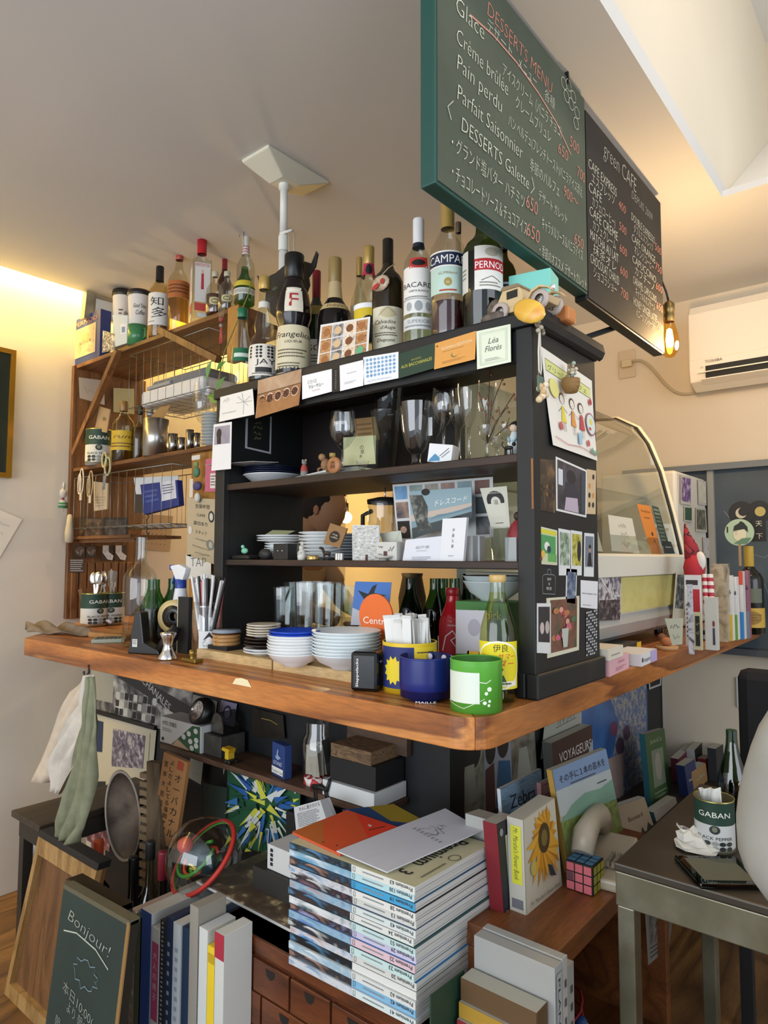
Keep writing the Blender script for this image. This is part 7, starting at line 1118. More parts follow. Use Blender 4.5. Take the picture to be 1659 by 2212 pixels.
# little shelf
sw = wood('little_shelf_wood', ['#5c4232', '#6e503c', '#4c3628'], 'y', 2, .5, 5); t = thing('small_shelf', 'narrow brown shelf fixed under the counter', 'shelf', (.40, .95, .64)); MB().box((-.068, -.46, 0), (.062, .44, .016), sw).build('shelf_board', t, bevel=.003)
MB().box((.045, .0, -.20), (.06, .012, 0), BLK).build('bracket', t); ZQ = .657
o = MB().box((0, 0, 0), (.02, .20, .19), wood('back_plank', ['#5a4636', '#66503e', '#4c3a2c'], 'y', 2, .6, 4)).build('brown_plank', at=V((.44, .48, .76))); tag(o, 'brown plank against the partition behind the stacked boxes', 'plank')
ya = atx(346, 1580, .345).y; yb = atx(434, 1600, .345).y; hw = (ya - yb) / 2; hc = atx(346, 1546, .345).z - ZQ
t = thing('tea_carton', 'white carton with a green corner of white blossoms on the little shelf', 'box', (.345, (ya + yb) / 2, ZQ)); MB().box((0, -hw, 0), (.075, hw, hc), '#d3d5d4').build('carton', t, bevel=.001)
art(MB(), frame((-.0005, hw, 0), (0, -1, 0), (0, 0, 1), V((-1, 0, 0))), 2 * hw, hc, [('p', [(.30, .03), (.98, .0), (.98, .98), (.80, .95)], '#2f5a3c'), ('p', [(.32, .0), (.75, .0), (.45, .3)], '#c9a98c')] + [('e', x, y, .05, .10, '#d8dad6') for x, y in ((.88, .78), (.72, .62), (.60, .45), (.76, .35), (.90, .45), (.90, .25), (.80, .12))] + [TX(.24, .72, .13, '大切に合器活', '#2a2c2c', .36), ('w', .06, .45, .3, .6, 2, '#8d8f8f'), ('e', .08, .15, .03, .07, '#2a2c2c')], h0=.0004).build('print', t)
AXd = Matrix.Rotation(rad(-68), 3, 'Y'); p = atx(437, 1538, .38); t = thing('push_light', 'round black push light with a silver face above the tea carton', 'lamp', p); k = mpp(p); MB().lathe([(0, -.015), (29 * k, -.015), (31 * k, 0), (28 * k, .018), (20 * k, .022)], M('#141414', .35), (0, 0, 0), 28, True, AXd).build('housing', t); MB().lathe([(20 * k, .022), (17 * k, .019), (0, .019)], noisy('reflector', [(.4, '#8a8a8c'), (.6, '#d0d0d2')], 90, 1, .15, .8), (0, 0, 0), 24, True, AXd).build('reflector', t); MB().box((.01, -.01, -.07), (.03, .01, -.02), BLK).build('stand', t)
L, R = stand(511, 1628, 84, ZQ); t = thing('metal_box', 'dull metal box with an arched glass lid beside the tea carton', 'box', (.40, L.y, ZQ)); MB().box((-.045, -.05, 0), (.045, .055, .06), noisy('pewter', [(.3, '#3c3c3a'), (.7, '#56564f')], 25, 5, .5, .3)).build('base', t, bevel=.002); MB().prism([(-.03, .06), (-.03, .09), (-.02, .115), (0, .125), (.02, .115), (.03, .09), (.03, .06)], lambda a, b, h=0: V((h, a - .01, b)), -.03, .035, glass('#8f9490', refl=1.4)).build('glass_lid', t)
L, k = onx(498, 1650, .345, ZQ); t = thing('toy_dumper', 'yellow toy dumper truck on the edge of the little shelf', 'toy truck', L); MB().box((-.012, -.012, .006), (.012, .012, .012), BLK).build('chassis', t); MB().box((-.012, -.003, .012), (.012, .013, .032), '#d8b42a').build('cab', t, bevel=.002); MB().prism([(-.004, .03), (.028, .036), (.024, .044), (-.008, .042)], lambda a, b, h=0: V((h, a, b)), -.012, .012, '#d8a81c').build('tipper', t)
for x in (-.012, .012):
    for y in (-.008, .008): MB().lathe([(0, -.002), (.006, -.002), (.006, .002), (0, .002)], '#1c1a14', (x, y, .006), 12, True, AX).build('wheel', t)
L, k = onx(600, 1680, .352, ZQ); t = thing('cigarette_packet', 'blue cigarette packet with a white warning band on the little shelf', 'packet', (.352, L.y, ZQ), rad(-12)); h = .088; MB().box((0, -.033, 0), (.024, .033, h), '#26407a').build('packet_body', t, bevel=.0015)
art(MB(), frame((-.0006, .033, 0), (0, -1, 0), (0, 0, 1), V((-1, 0, 0))), .066, h, [('r', .0, .06, .96, .30, '#1a1a1a'), ('r', .02, .08, .94, .28, '#e2e2de'), TX(.48, .12, .10, 'Fumer tue', '#141414', .86), TX(.5, .36, .11, 'GITANES', '#c9d0dc', .7, shear=.2), ('p', [(.35, .55), (.5, .85), (.58, .8), (.52, .68), (.75, .6), (.55, .52)], '#8fa4c4'), ('q', .3, .58, .75, .12, .0016, '#a9b9d0')]).build('print', t)
L, R = stand(676, 1708, 84, ZQ); L.x = .39; t = thing('mason_jar', 'upturned glass jar of folded receipts with a red gingham lid', 'jar', L); R = .042; zj = ztop(676, 1560, L) - ZQ
MB().lathe([(R * .9, .02), (R, .03), (R, zj * .72), (R * .82, zj * .82), (R * .82, zj * .98), (R * .8, zj)], glass('#eef3f2', refl=2.0)).build('glass_body', t); MB().lathe([(0, 0), (R * .88, 0), (R * .9, .018), (0, .018)], noisy('gingham', [(.45, '#b52a34'), (.55, '#e2dcd4')], 70, 0, .5, mode='CONSTANT')).build('lid', t)
rc = None; R_ = random.Random(2)
for i in range(12):
    if rc is None: rc = MB().box((-.0005, -.016, 0), (.0005, .016, .075), '#b9b3a4').build('receipt'); tag(rc, 'folded paper receipt inside the upturned jar', 'receipt', 'receipts in the upturned jar'); o = rc
    else: o = dup(rc)
    o.location = L + V((R_.uniform(-.022, .022), R_.uniform(-.014, .014), .022)); o.rotation_euler = (R_.uniform(-.35, .1), R_.uniform(-.1, .1), R_.uniform(-.6, .6))
for n_, lab, lo, hi, c in (('white_box', 'shallow white box at the bottom of the box pile on the little shelf', (.334, .495, .6575), (.458, .665, .695), '#d2d5d4'), ('black_box', 'black box in the middle of the box pile', (.345, .50, .6955), (.455, .65, .752), '#121212'), ('brown_box', 'brown ribbed box on top of the box pile', (.345, .515, .7525), (.455, .648, .785), None)):
    o = MB().box((0, 0, 0), tuple(V(hi) - V(lo)), c or wood('ribbed_card', ['#6a5238', '#8a6c4a', '#4a3828'], 'y', 12, .7, 10)).build(n_, at=V(lo), bevel=.001); tag(o, lab, 'box')
# hanging cloths
def drape(name, label, cat, Lp, Rp, X, mat, amp=.012, fr=3.0, nu=14, ph=0.0):
    m_ = MB(); n = len(Lp); K = 6; rows = []
    for j in range((n - 1) * K + 1):
        a = min(j // K, n - 2); f = j / K - a; l = atx(*[Lp[a][i] * (1 - f) + Lp[a + 1][i] * f for i in (0, 1)], X); r = atx(*[Rp[a][i] * (1 - f) + Rp[a + 1][i] * f for i in (0, 1)], X); g = .3 + .7 * j / ((n - 1) * K)
        rows.append([l.lerp(r, i / nu) + V((amp * g * sin(fr * 6.28 * i / nu + ph + .06 * j) + .006 * sin(j * .5 + i), 0, 0)) for i in range(nu + 1)])
    vs = [p for r in rows for p in r]; W_ = nu + 1; m_.add(vs, [(j * W_ + i, j * W_ + i + 1, (j + 1) * W_ + i + 1, (j + 1) * W_ + i) for j in range(len(rows) - 1) for i in range(nu)], mat, True)
    o = m_.build(name, org=rows[0][nu // 2]); md = o.modifiers.new('thickness', 'SOLIDIFY'); md.thickness = .002; return tag(o, label, cat)
wc = noisy('white_linen', [(.3, '#bdb6aa'), (.7, '#cfc8bc')], 20, 3, .95); gc = noisy('olive_linen', [(.3, '#70725a'), (.7, '#85876c')], 25, 4, .95)
drape('tote_bag', 'cream canvas bag hanging from a hook under the counter end', 'bag', [(186, 1462), (150, 1495), (118, 1560), (60, 1688)], [(192, 1462), (196, 1500), (180, 1580), (120, 1692)], .01, noisy('canvas', [(.3, '#c2b29c'), (.7, '#d2c4b0')], 20, 3, .95), .010, 1.5)
drape('tea_towel', 'white tea towel bunched over the canvas bag', 'towel', [(184, 1458), (170, 1520), (124, 1590), (98, 1650), (112, 1705)], [(198, 1458), (202, 1530), (205, 1590), (180, 1640), (132, 1716)], -.02, wc, .014, 2.5)
drape('olive_apron', 'olive green apron hanging in front of the white towel', 'apron', [(190, 1462), (178, 1560), (150, 1660), (125, 1760), (118, 1802)], [(200, 1462), (212, 1570), (204, 1680), (178, 1790), (160, 1824)], -.035, gc, .014, 3)
p = atx(192, 1452, .0); tag(MB().tube([(0, 0, .02), (0, 0, -.002), (-.012, 0, -.01), (-.014, 0, .004)], .003, BLK).build('hook', at=p), 'black hook under the counter end holding the cloths', 'hook')
# stool and leaning boards
p = atz(24, 1750, .45); t = thing('wooden_stool', 'narrow dark wooden stool by the cream wall under the counter end', 'stool', (p.x, p.y, 0)); dw = wood('stool_wood', ['#3a3026', '#463a2d', '#2f271f'], 'x', 2, .5, 4)
MB().box((0, -.20, .43), (.45, 0, .45), dw).build('seat', t, bevel=.003); MB().box((.02, -.185, .37), (.43, -.015, .43), '#2c261f').build('apron', t)
for x in (.02, .40):
    for y in (-.18, -.05): MB().box((x, y, 0), (x + .03, y + .03, .37), '#2a241e').build('leg', t)
p = atz(94, 1822, .30); tag(MB().ball((0, 0, 0), .055, M('#a9aaae', .6), 14, sc=(1, 1, .8)).build('white_bundle', at=p), 'round white cloth bundle behind the brown framed board', 'bundle')
a = atx(95, 1803, .0); b = atz(21, 2140, 0); c_ = atx(198, 1873, .0); t = thing('framed_board', 'brown board in a tan wooden frame leaning with its back to the room', 'board', b); u = (c_ - a); u.z = 0; vv = a - b
F = lambda x, y, h=0: u * x + vv * y + V((-h, 0, 0)); MB().prism([(0, 0), (1.2, 0), (1.2, 1), (0, 1)], F, -.012, 0, wood('ply_back', ['#6e4a2a', '#7c5632', '#5f3f24'], 'z', 2, .6, 6)).build('panel', t)
fw = wood('tan_frame', ['#a07c48', '#b08c58', '#8a693a'], 'z', 3, .6, 4)
for q in ([(0, 0), (.07, 0), (.07, 1), (0, 1)], [(.07, .90), (1.2, .90), (1.2, 1), (.07, 1)], [(.07, 0), (1.2, 0), (1.2, .08), (.07, .08)]): MB().prism(q, F, 0, .016, fw).build('frame_rail', t)
MB().prism([(0, 1), (1.2, 1), (1.2, 1.04), (0, 1.04)], F, -.02, .014, BLK).build('top_edge', t)
a = atx(178, 1886, -.09); b_ = atx(288, 1948, -.09); o = MB().slab((0, 0, 0), b_ - a, V((-.03, 0, -a.z)), V((-.035, 0, 0)), '#151311').slab(V((-.002, 0, .0)), b_ - a, V((0, 0, -.012)), V((-.038, 0, 0)), '#4a3c2c').build('black_board', at=a); tag(o, 'thick black board with worn edges leaning behind the bonjour chalkboard', 'board')
a = atx(140, 1912, -.15); b_ = atx(283, 1993, -.15); t = thing('bonjour_chalkboard', 'small green chalkboard with Bonjour written in chalk on the floor', 'chalkboard', (a.x, a.y, a.z)); u = b_ - a; dn = V((-.055, .0, -a.z))
gb = noisy('dark_green_board', [(.3, '#1c2a26'), (.7, '#24342e')], 5, 6, .7); MB().slab((0, 0, 0), u, dn, V((.018, 0, 0)), M('#14100c', .5)).build('board', t); MB().slab((-.002, 0, 0), u * .97, dn, V((.003, 0, 0)), gb).build('face', t); MB().slab((-.003, 0, .004), u, V((0, 0, -.010)), V((.022, 0, 0)), '#5a5644').slab(u * .965 + V((-.003, 0, 0)), u * .035, dn, V((.004, 0, 0)), '#8a6a3c').build('worn_edge', t)
F = frame(V((-.003, 0, 0)) + dn, u, -dn, V((-1, 0, 0))); ch = '#a9b0a4'
art(MB(), F, 1, 1, [('t', .14, .885, .045, 'Bonjour!', ch, dict(al='l', w=.66, off=-.02, shear=.2, rot=-4)), ('l', [(.1, .835), (.3, .855), (.6, .84), (.8, .80)], .006, ch)] + [('l', [(.5 + (.17 + .03 * sin(q * 2.6)) * cos(q * .3), .73 + (.05 + .012 * sin(q * 2.6)) * sin(q * .3)) for q in range(22)], .004, '#6f8a94')] + [('t', .2, .62, .035, '本日10:00(open', ch, dict(al='l', w=.7, off=-.02, rot=-6)), ('t', .3, .56, .035, 'より 朝OPENです', ch, dict(al='l', w=.6, off=-.02, rot=-6)), ('t', .15, .48, .035, '朝のコーヒー', ch, dict(al='l', w=.5, off=-.02, rot=-6))]).build('chalk_lettering', t)
# bottles, oval dish, notched board and signboard behind them
for px, pt, w, cap, lab in ((213, 1815, 60, '#c8512a', 'dark wine bottle with an orange foil cap behind the black board'), (288, 1852, 56, '#151515', 'dark wine bottle with a black top beside the notched board'), (352, 1840, 56, '#7a2030', 'dark bottle with a wine red cap behind the art books')):
    p = atx(px, pt, .12); bottle(lab, (p.x, p.y, 0), p.z, w * mpp(p) / 2, 'bordeaux', '#14110e', cap, .14, opaque=True, capr=1.1)
p = atx(325, 1818, .16); bottle('clear wine bottle standing between the notched board and the sign', (p.x, p.y, 0), p.z, .036, 'bordeaux', '#c4ccc8', '#2a2a2c', .1, refl=1.5)
p = atx(270, 1760, .25); t = thing('oval_dish', 'long oval grey shell-like dish with a pale rim leaning on the partition', 'dish', p, rad(28)); k = mpp(p); AO = Matrix.Rotation(rad(-6), 3, 'X') @ Matrix.Rotation(rad(90), 3, 'Y') @ Matrix.Diagonal((1, .44, 1)); r = 95 * k
MB().lathe([(r, -.01), (r * .8, .01), (r * .4, .022), (0, .026)], noisy('shell', [(.35, '#4a3c32'), (.6, '#7a6c5e')], 12, 5, .6), (0, 0, 0), 32, True, AO).build('hollow', t); MB().lathe([(r * 1.0, -.008), (r * 1.03, -.012), (r * .97, -.016), (r * .93, -.008), (r, -.008)], '#b5aca0', (0, 0, 0), 32, True, AO).build('rim', t)
a = atx(302, 1642, .27); b_ = atx(345, 1650, .27); dn = atx(300, 1925, .22) - a; t = thing('notched_board', 'tall grey-brown wooden board with a row of notched teeth', 'board', a); w_ = b_ - a; nb = wood('notched_wood', ['#6a5a44', '#7c6a50', '#5a4c3a'], 'z', 2, .7, 5); MB().slab(w_ * .35, w_ * .65, dn, V((.02, 0, 0)), nb).build('plank', t); m_ = MB()
for i in range(13): m_.slab(dn * (.10 + i * .068), w_ * .35, dn * .042, V((.02, 0, 0)), '#8d7a5e')
m_.build('teeth', t)
cp('wooden_sign', 'tan wooden signboard with black brushed vertical Japanese writing', 'sign', [(362, 1622), (413, 1645), (385, 1832), (334, 1812)], [('r', .62, .88, .88, .98, '#a8452c')] + [('t', .72, .74 - i * .125, .075, s_, '#1d1712', dict(w=.26)) for i, s_ in enumerate('オーバカナル')] + [('t', .42, .90 - i * .075, .045, s_, '#1d1712', dict(w=.16)) for i, s_ in enumerate('よしだよしてる福岡ナヲト')] + [('t', .18, .86 - i * .11, .05, s_, '#1d1712', dict(w=.15)) for i, s_ in enumerate('堂本大岩田口')] + [('r', .1, .02, .5, .07, '#a8452c')], '#a8784a', .27, th=.012)
# maze ball
p = atx(440, 1852, .10); p = atx(440, 1852, .14); t = thing('maze_ball', 'clear plastic maze ball with a red and green ring and coloured tracks inside', 'toy', p); k = mpp(p); r = 82 * k
AR = (RW @ V((-.58, .74, .36))).to_track_quat('Z', 'Y').to_matrix(); MB().ball((0, 0, 0), r, glass('#f3f6f4', refl=1.6), 28).build('shell', t); MB().lathe([(r * .97, -.004), (r * 1.07, -.004), (r * 1.07, .0, '#c23228'), (r * 1.07, .004, '#c23228'), (r * .97, .004, '#c23228')], '#4f9a3c', (0, 0, 0), 40, True, AR).build('ring', t)
MB().ball((0, .01, -.005), r * .62, M('#2c4a52', .4), 16, sc=(.5, .9, .6)).build('core', t)
for i in range(5): MB().tube([AR @ V((r * (.25 + .1 * i) * cos(q * .35 + i), r * (.25 + .1 * i) * sin(q * .35 + i), -.025 + .012 * i)) for q in range(9)], .0045, ['#3f9a3a', '#c8382c', '#48a840', '#d8552c', '#3f8a34'][i], 6).build('track', t, label=['green', 'red', 'green', 'orange', 'green'][i] + ' track')
MB().ball((-.03, .035, .03), .020, '#c4382c', 12).build('red_cap', t); MB().tube([(-.045, -.005, .0), (-.05, -.025, .004), (-.045, -.035, -.004), (-.045, -.01, -.008)], .003, '#d8c24a', 6).build('yellow_loop', t); MB().ball((-.03, .02, -.04), .008, '#d8a82a', 8).build('yellow_stop', t)
# big books on the floor, spines to the room
bk_y = [(284, 294, 1962, '#b9a99c', 'speckled beige'), (294, 308, 1974, '#55604a', 'mossy green'), (306, 328, 1962, '#2c4f94', 'wide royal blue'), (330, 346, 2000, '#d6dad2', 'white and pink'), (348, 359, 1985, '#2a2a2e', 'black spiral bound'), (361, 374, 1978, '#202c4a', 'navy'), (376, 392, 1990, '#b4bcc0', 'pale grey'), (396, 410, 2000, '#1c3048', 'dark blue and orange'), (412, 430, 1952, '#8f8a80', 'plastic wrapped grey'), (432, 450, 2000, '#c9ccc8', 'tall white'), (450, 466, 2040, '#e0c22a', 'bright yellow tubed'), (466, 486, 2010, '#c8cac4', 'white and yellow')]
for i, (x0, x1, pt, c, lb) in enumerate(bk_y):
    a = atx(x0, pt, -.03); b_ = atx(x1, pt, -.03); w = a.y - b_.y; t = thing('art_book', lb + ' spined art book upright on the floor between chalkboard and drawers', 'book', (-.03, (a.y + b_.y) / 2, 0)); h = a.z
    MB().box((0, -w / 2, 0), (.26 if i < 8 else .07, w / 2, h), '#c2c4c2' if i in (2, 3, 6, 9) else c).build('pages', t, bevel=.001); m_ = MB().box((-.0012, -w / 2, 0), (0, w / 2, h), c); it = []
    if i == 3: it = [('r', .1, .55, .95, .93, '#c4507e')] + [('t', .5, .85 - q * .05, .028, s_, '#e6d0dc', dict(w=.5)) for q, s_ in enumerate('大人の椅子')] + [('t', .5, .46 - q * .06, .03, s_, '#26282a', dict(w=.5)) for q, s_ in enumerate('栃木松本')]
    elif i == 4: it = [('g', .1, 0, .9, 1, 1, 48, 'r', ['#9a9c9e'], .45)]
    elif i == 7: it = [('r', 0, 0, 1, .45, '#c87a48')]
    elif i == 11: it = [('r', 0, 0, 1, .55, '#c4b43a'), ('r', 0, .9, 1, 1, '#a32a3c')]
    elif i in (5, 6): it = [('w', .3, .3, .7, .9, 14, '#8fa0a8')]
    elif i == 0: it = [('r', 0, 0, 1, 1, photo(['#a8968a', '#7a6a60', '#c4b8ac'], 60))]
    elif i == 10: it = [('r', .1, .93, .9, .97, '#b89a1c')]
    art(m_, frame((-.0014, w / 2, 0), (0, -1, 0), (0, 0, 1), V((-1, 0, 0))), w, h, it); m_.build('spine', t)
# chest of drawers
cw = wood('chest_wood', ['#5a2c14', '#6c3a1c', '#4a2410'], 'y', 2, .4, 6, .1, .2); t = thing('drawer_chest', 'reddish brown chest of small drawers with half-moon finger holes', 'chest of drawers', (.045, .12, 0)); H_ = .465
MB().box((.004, 0, 0), (.14, .57, H_), cw).build('carcass', t, bevel=.002); MB().box((0, -.004, H_ - .03), (.142, .574, H_), cw).build('top_board', t, bevel=.002)
for r_ in range(6):
    n = 5 if r_ % 2 == 0 else 4; w = .56 / n
    for q in range(n):
        y0 = .005 + q * w; z0 = H_ - .035 - .068 * (r_ + 1); d_ = MB().box((-.004, y0 + .003, z0 + .002), (.004, y0 + w - .003, z0 + .066), cw).build('drawer', t, bevel=.0015); pr = [(.014 * cos(a), -.018 * sin(a)) for a in [pi * i / 8 for i in range(9)]]; MB().add([(-.0046, y0 + w / 2 + a, z0 + .058 + b) for a, b in pr], [tuple(range(9))], '#120a06').build('finger_hole', d_)
card('green_poster', 'dark green record sleeve with yellow lettering against the chest side', 'poster', quady(.112, (928, 2150), (1000, 2095), (1002, 2330), (928, 2330)), [TX(.5, .48, .05, 'Pet', '#c9b83a', .4, off=.01), TX(.52, .40, .05, 'Sounds', '#c9b83a', .7, off=.01)], '#1c3a28', th=.003)
ZK = .468
o = MB().box((0, 0, 0), (.24, .33, .010), noisy('stone_print', [(.45, '#4a4036'), (.6, '#6a5c4a'), (.7, '#c2b490')], 30, 3, .4)).box((-.002, -.002, .001), (0, .332, .009), '#c4c6c6').build('patterned_tray', at=V((.10, .52, ZK)), bevel=.001); tag(o, 'flat tray board printed with pebbles sticking out beside the magazine stack', 'tray')
o = MB().box((0, 0, 0), (.20, .22, .05), M('#2c2a26', .6)).build('dark_case', at=V((.16, .50, ZK + .011))); tag(o, 'dark flat case under the white board game box', 'case')
t = thing('board_game_box', 'white board game box lettered quarto behind the magazine stack', 'box', (.17, .68, ZK + .062)); MB().box((0, -.24, 0), (.18, 0, .055), M('#cfd1cf', .4)).build('carton', t, bevel=.001); art(MB(), frame((-.0006, 0, 0), (0, -1, 0), (0, 0, 1), V((-1, 0, 0))), .24, .055, [('t', .48, .35, .3, 'QUARTO', '#7c7e7e', dict(w=.34, off=-.02)), ('g', .04, .15, .09, .9, 1, 4, 'r', ['#1c1c1e'], .7)]).build('print', t); art(MB(), frame((.0, 0, .0556), (0, -1, 0), (1, 0, 0), V((0, 0, 1))), .24, .18, [('l', [(.2 + .09 * cos(a / 3), .45 + .14 * sin(a / 3)) for a in range(20)], .001, '#5a5c5c')]).build('print', t)
t = thing('black_pedestal', 'black box with a wire horse on it before the shard poster', 'box', (.34, .70, .52)); MB().box((-.05, -.05, 0), (.05, .05, .09), '#0f0f10').build('box_body', t, bevel=.001)
t = thing('wire_horse', 'black wire horse standing on the black box', 'figurine', (.33, .665, .611)); m_ = MB().tube([(0, .03, .06), (0, 0, .065), (0, -.02, .062), (0, -.03, .09)], [.006, .008, .006, .004], BLK, 8)
for y in (.028, .02, -.012, -.02): m_.tube([(0, y, .06), (0, y - .004, .03), (0, y, 0)], .0022, BLK, 5)
m_.build('frame', t)
o = MB().box((0, 0, 0), (.02, .02, .02), '#d8981c').box((-.006, -.022, .012), (.014, -.002, .034), '#e0a422').box((.01, .012, -.02), (.026, .03, .004), '#cf8f18').build('plastic_toy', at=V((.13, .50, .60)), bevel=.001); tag(o, 'bright orange yellow plastic block toy by the quarto box', 'toy')
# the stack of magazines
B0 = V((.036, .150, 0)); US = V((-.011, .297, 0)).normalized(); UP = V((.999, -.03, 0)); Wm, Hm = .297, .232
cols = [('#d4d6ce', '63', '#4a6a74'), ('#b4d4d8', '130', '#5a9ab8'), ('#3f9ac8', '19', '#3a6a8c'), ('#d8d8d2', '28', '#3a3438'), ('#c9cac4', '13', '#7a5a64'), ('#cdd6d2', '43', '#5a6a84'), ('#d4d6d0', '34', '#4a3434'), ('#bcd4d2', '52', '#3c5a5c'), ('#c0bcd4', '29', '#9a96b8'), ('#d4b8bf', '22', '#5a7ab0'), ('#bcd6d2', '23', '#2c3a4c'), ('#cccdc6', '20', '#3a7ab0'), ('#d6d7d2', '', '#17171a'), ('#d2d4cf', '62', '#c9ccc8'), ('#7cb0d0', '42', '#55565e'), ('#ccd8d6', '41', '#b4c0cc')]
R_ = random.Random(31); dz = .0142; zb = ZK + .002; pgm = noisy('page_edges', [(.42, '#8f8f8c'), (.5, '#d2d2ce'), (.62, '#b4b4b0')], 4, 4, .7, stretch=(.5, .5, 90))
for i, (c, num, ph_) in enumerate(reversed(cols)):
    k_ = len(cols) - 1 - i; z = zb + i * dz; off = US * R_.uniform(-.003, .003) + V((R_.uniform(-.002, .003), 0, 0)); b0 = B0 + off
    od = ['topmost', 'second from the top', 'third from the top', 'fourth from the top', 'fifth from the top', 'sixth from the top', 'seventh from the top', 'eighth from the top', 'eighth from the bottom', 'seventh from the bottom', 'sixth from the bottom', 'fifth from the bottom', 'fourth from the bottom', 'third from the bottom', 'second from the bottom', 'lowest']
    lab = 'magazine ' + od[k_] + ' in the tall stack, ' + ('spine numbered ' + num if num else 'plain spine')
    t = thing('magazine', lab, 'magazine', V((b0.x, b0.y, z)), 0, 'magazines in the tall stack'); hh = dz - .0008
    MB().slab(V((.0015, .0, .0005)), US * Wm, UP * (Hm - .001), V((0, 0, hh - .001)), pgm).build('pages', t)
    m_ = MB().slab((0, 0, 0), US * Wm, UP * .0015, V((0, 0, hh)), c).slab((0, 0, hh - .0005), US * Wm, UP * Hm, V((0, 0, .0006)), '#c9c4a0' if k_ == 0 else ph_)
    F = frame(US * Wm, -US, V((0, 0, 1)), -UP); phm = photo([ph_, ['#c9ccd0', '#2a2c30', '#8fb0c4', '#1c2228'][i % 4], ['#5a8ab0', '#b08a7c', '#e0e2e0'][i % 3]], 22, stretch=(1, 1, 3))
    it = [('r', 0, 0, .53, 1, phm)]
    if num: it += [('t', .985, .80, .50, 'Premium ' + num, '#3a3c40', dict(al='l', rot=180, w=.16, off=.01)), ('l', [(.545, .2), (.56, .2), (.56, .8), (.545, .8), (.545, .2)], .0008, '#3a4a54'), ('w', .62, .3, .78, .7, 1, '#8a8f92')]
    art(m_, F, Wm, hh, it); 
    if k_ == 0: art(m_, frame(US * Wm + UP * Hm + V((0, 0, hh + .0003)), -UP, -US, V((0, 0, 1))), Hm, Wm, [('t', .10, .80, .10, 'Premium', '#2a2a26', dict(al='l', w=.60, off=.01)), ('t', .82, .80, .09, '3', '#2a2a26', dict(al='l', off=.01)), ('l', [(.42 + .055 * cos(a / 3), .955 + .035 * sin(a / 3)) for a in range(20)], .0015, '#2a2a26'), ('w', .55, .94, .95, .97, 1, '#77745c'), ('w', .02, .74, .3, .78, 1, '#77745c')])
    m_.build('cover', t)
zt2 = zb + len(cols) * dz
card('red_leaflet', 'magazine with a red and orange illustrated cover on the stack', 'magazine', [atz(632, 1802, zt2), atz(750, 1755, zt2 + .01), atz(860, 1792, zt2 + .006), atz(735, 1850, zt2)], [('r', 0, 0, 1, 1, '#c8522c'), ('p', [(.5, .0), (1, .0), (1, .8), (.6, .5)], '#d03a24'), ('p', [(0, .4), (.4, .6), (.5, 1), (0, 1)], '#b5642c'), ('e', .18, .5, .14, .18, '#7a4a2c'), ('e', .18, .5, .09, .11, '#b8693a'), ('r', .62, .3, .82, .5, '#c9c6bc'), ('l', [(.1, .2), (.5, .3), (.9, .15)], .003, '#3a1c14')], '#c8522c', th=.005)
card('blue_magazine', 'blue and mustard magazine poking out under the little shelf corner', 'magazine', [atz(740, 1752, zt2 + .002), atz(850, 1740, zt2 + .002), atz(960, 1800, zt2 + .001), atz(800, 1800, zt2 + .001)], [('r', 0, 0, 1, 1, '#26487a'), ('p', [(.5, .4), (1, .2), (1, 1), (.5, 1)], '#a08a2c')], '#26487a', th=.003)
card('white_envelope', 'white envelope with a small grey etching lying on the magazine stack', 'envelope', [atz(727, 1840, zt2 + .007), atz(962, 1748, zt2 + .012), atz(1043, 1795, zt2 + .012), atz(836, 1886, zt2 + .004)], [('q', .62, .5, .8, .35, .0012, '#55565a'), ('q', .62, .45, .8, .3, .0012, '#6a6b70'), ('q', .62, .58, .8, .3, .001, '#6a6b70'), ('w', .58, .1, .62, .8, 8, '#9a9ba0'), ('l', [(0, .5), (1, .48)], .0004, '#b9bac0')], '#cfd2da', th=.002)
card('text_booklet', 'white booklet densely printed in Japanese standing behind the red magazine', 'book', quadx(.25, (640, 1742), (712, 1722), (730, 1768), (645, 1792)), [TX(.45, .78, .14, '大人に磨きがける', '#2a2c2e', .6), ('w', .08, .08, .7, .7, 9, '#5a5c5e'), ('r', .8, 0, 1, 1, '#7a7c80')], '#c4c6c6', th=.008)
# ================================================================= bench with books along the short side
bwd = wood('bench_wood', ['#6e3f1c', '#804c24', '#5c3416'], 'x', 1.4, .45, 6, .1, .1); ZB = .58
t = thing('wooden_crate', 'brown wooden crate bench with an open side under the counter', 'crate', (.19, 0, 0))
MB().box((0, -.025, ZB - .04), (.62, .365, ZB), bwd).build('top_board', t, bevel=.002); MB().box((0, -.02, 0), (.025, .36, ZB - .04), bwd).build('side_board', t, bevel=.002); MB().box((.595, -.02, 0), (.62, .36, ZB - .04), bwd).build('side_board', t, bevel=.002); MB().box((.025, .34, .0), (.595, .36, ZB - .04), bwd).build('back_board', t); MB().box((.025, -.02, .14), (.595, .34, .16), bwd).build('inner_board', t)
t = thing('long_bench', 'dark plank bench continuing to the wall under the short counter', 'bench', (.83, 0, 0)); MB().box((0, .10, .37), (1.18, .365, .40), '#2e2219').build('seat_board', t); MB().box((0, .11, 0), (.03, .36, .37), '#2a1f18').build('support', t); MB().box((1.1, .11, 0), (1.13, .36, .37), '#2a1f18').build('support', t)
YP = PY - .003
cq = lambda n, l, c, q, it, base, Y=YP, **k: card(n, l, c, quady(Y, *q), it, base, **k)
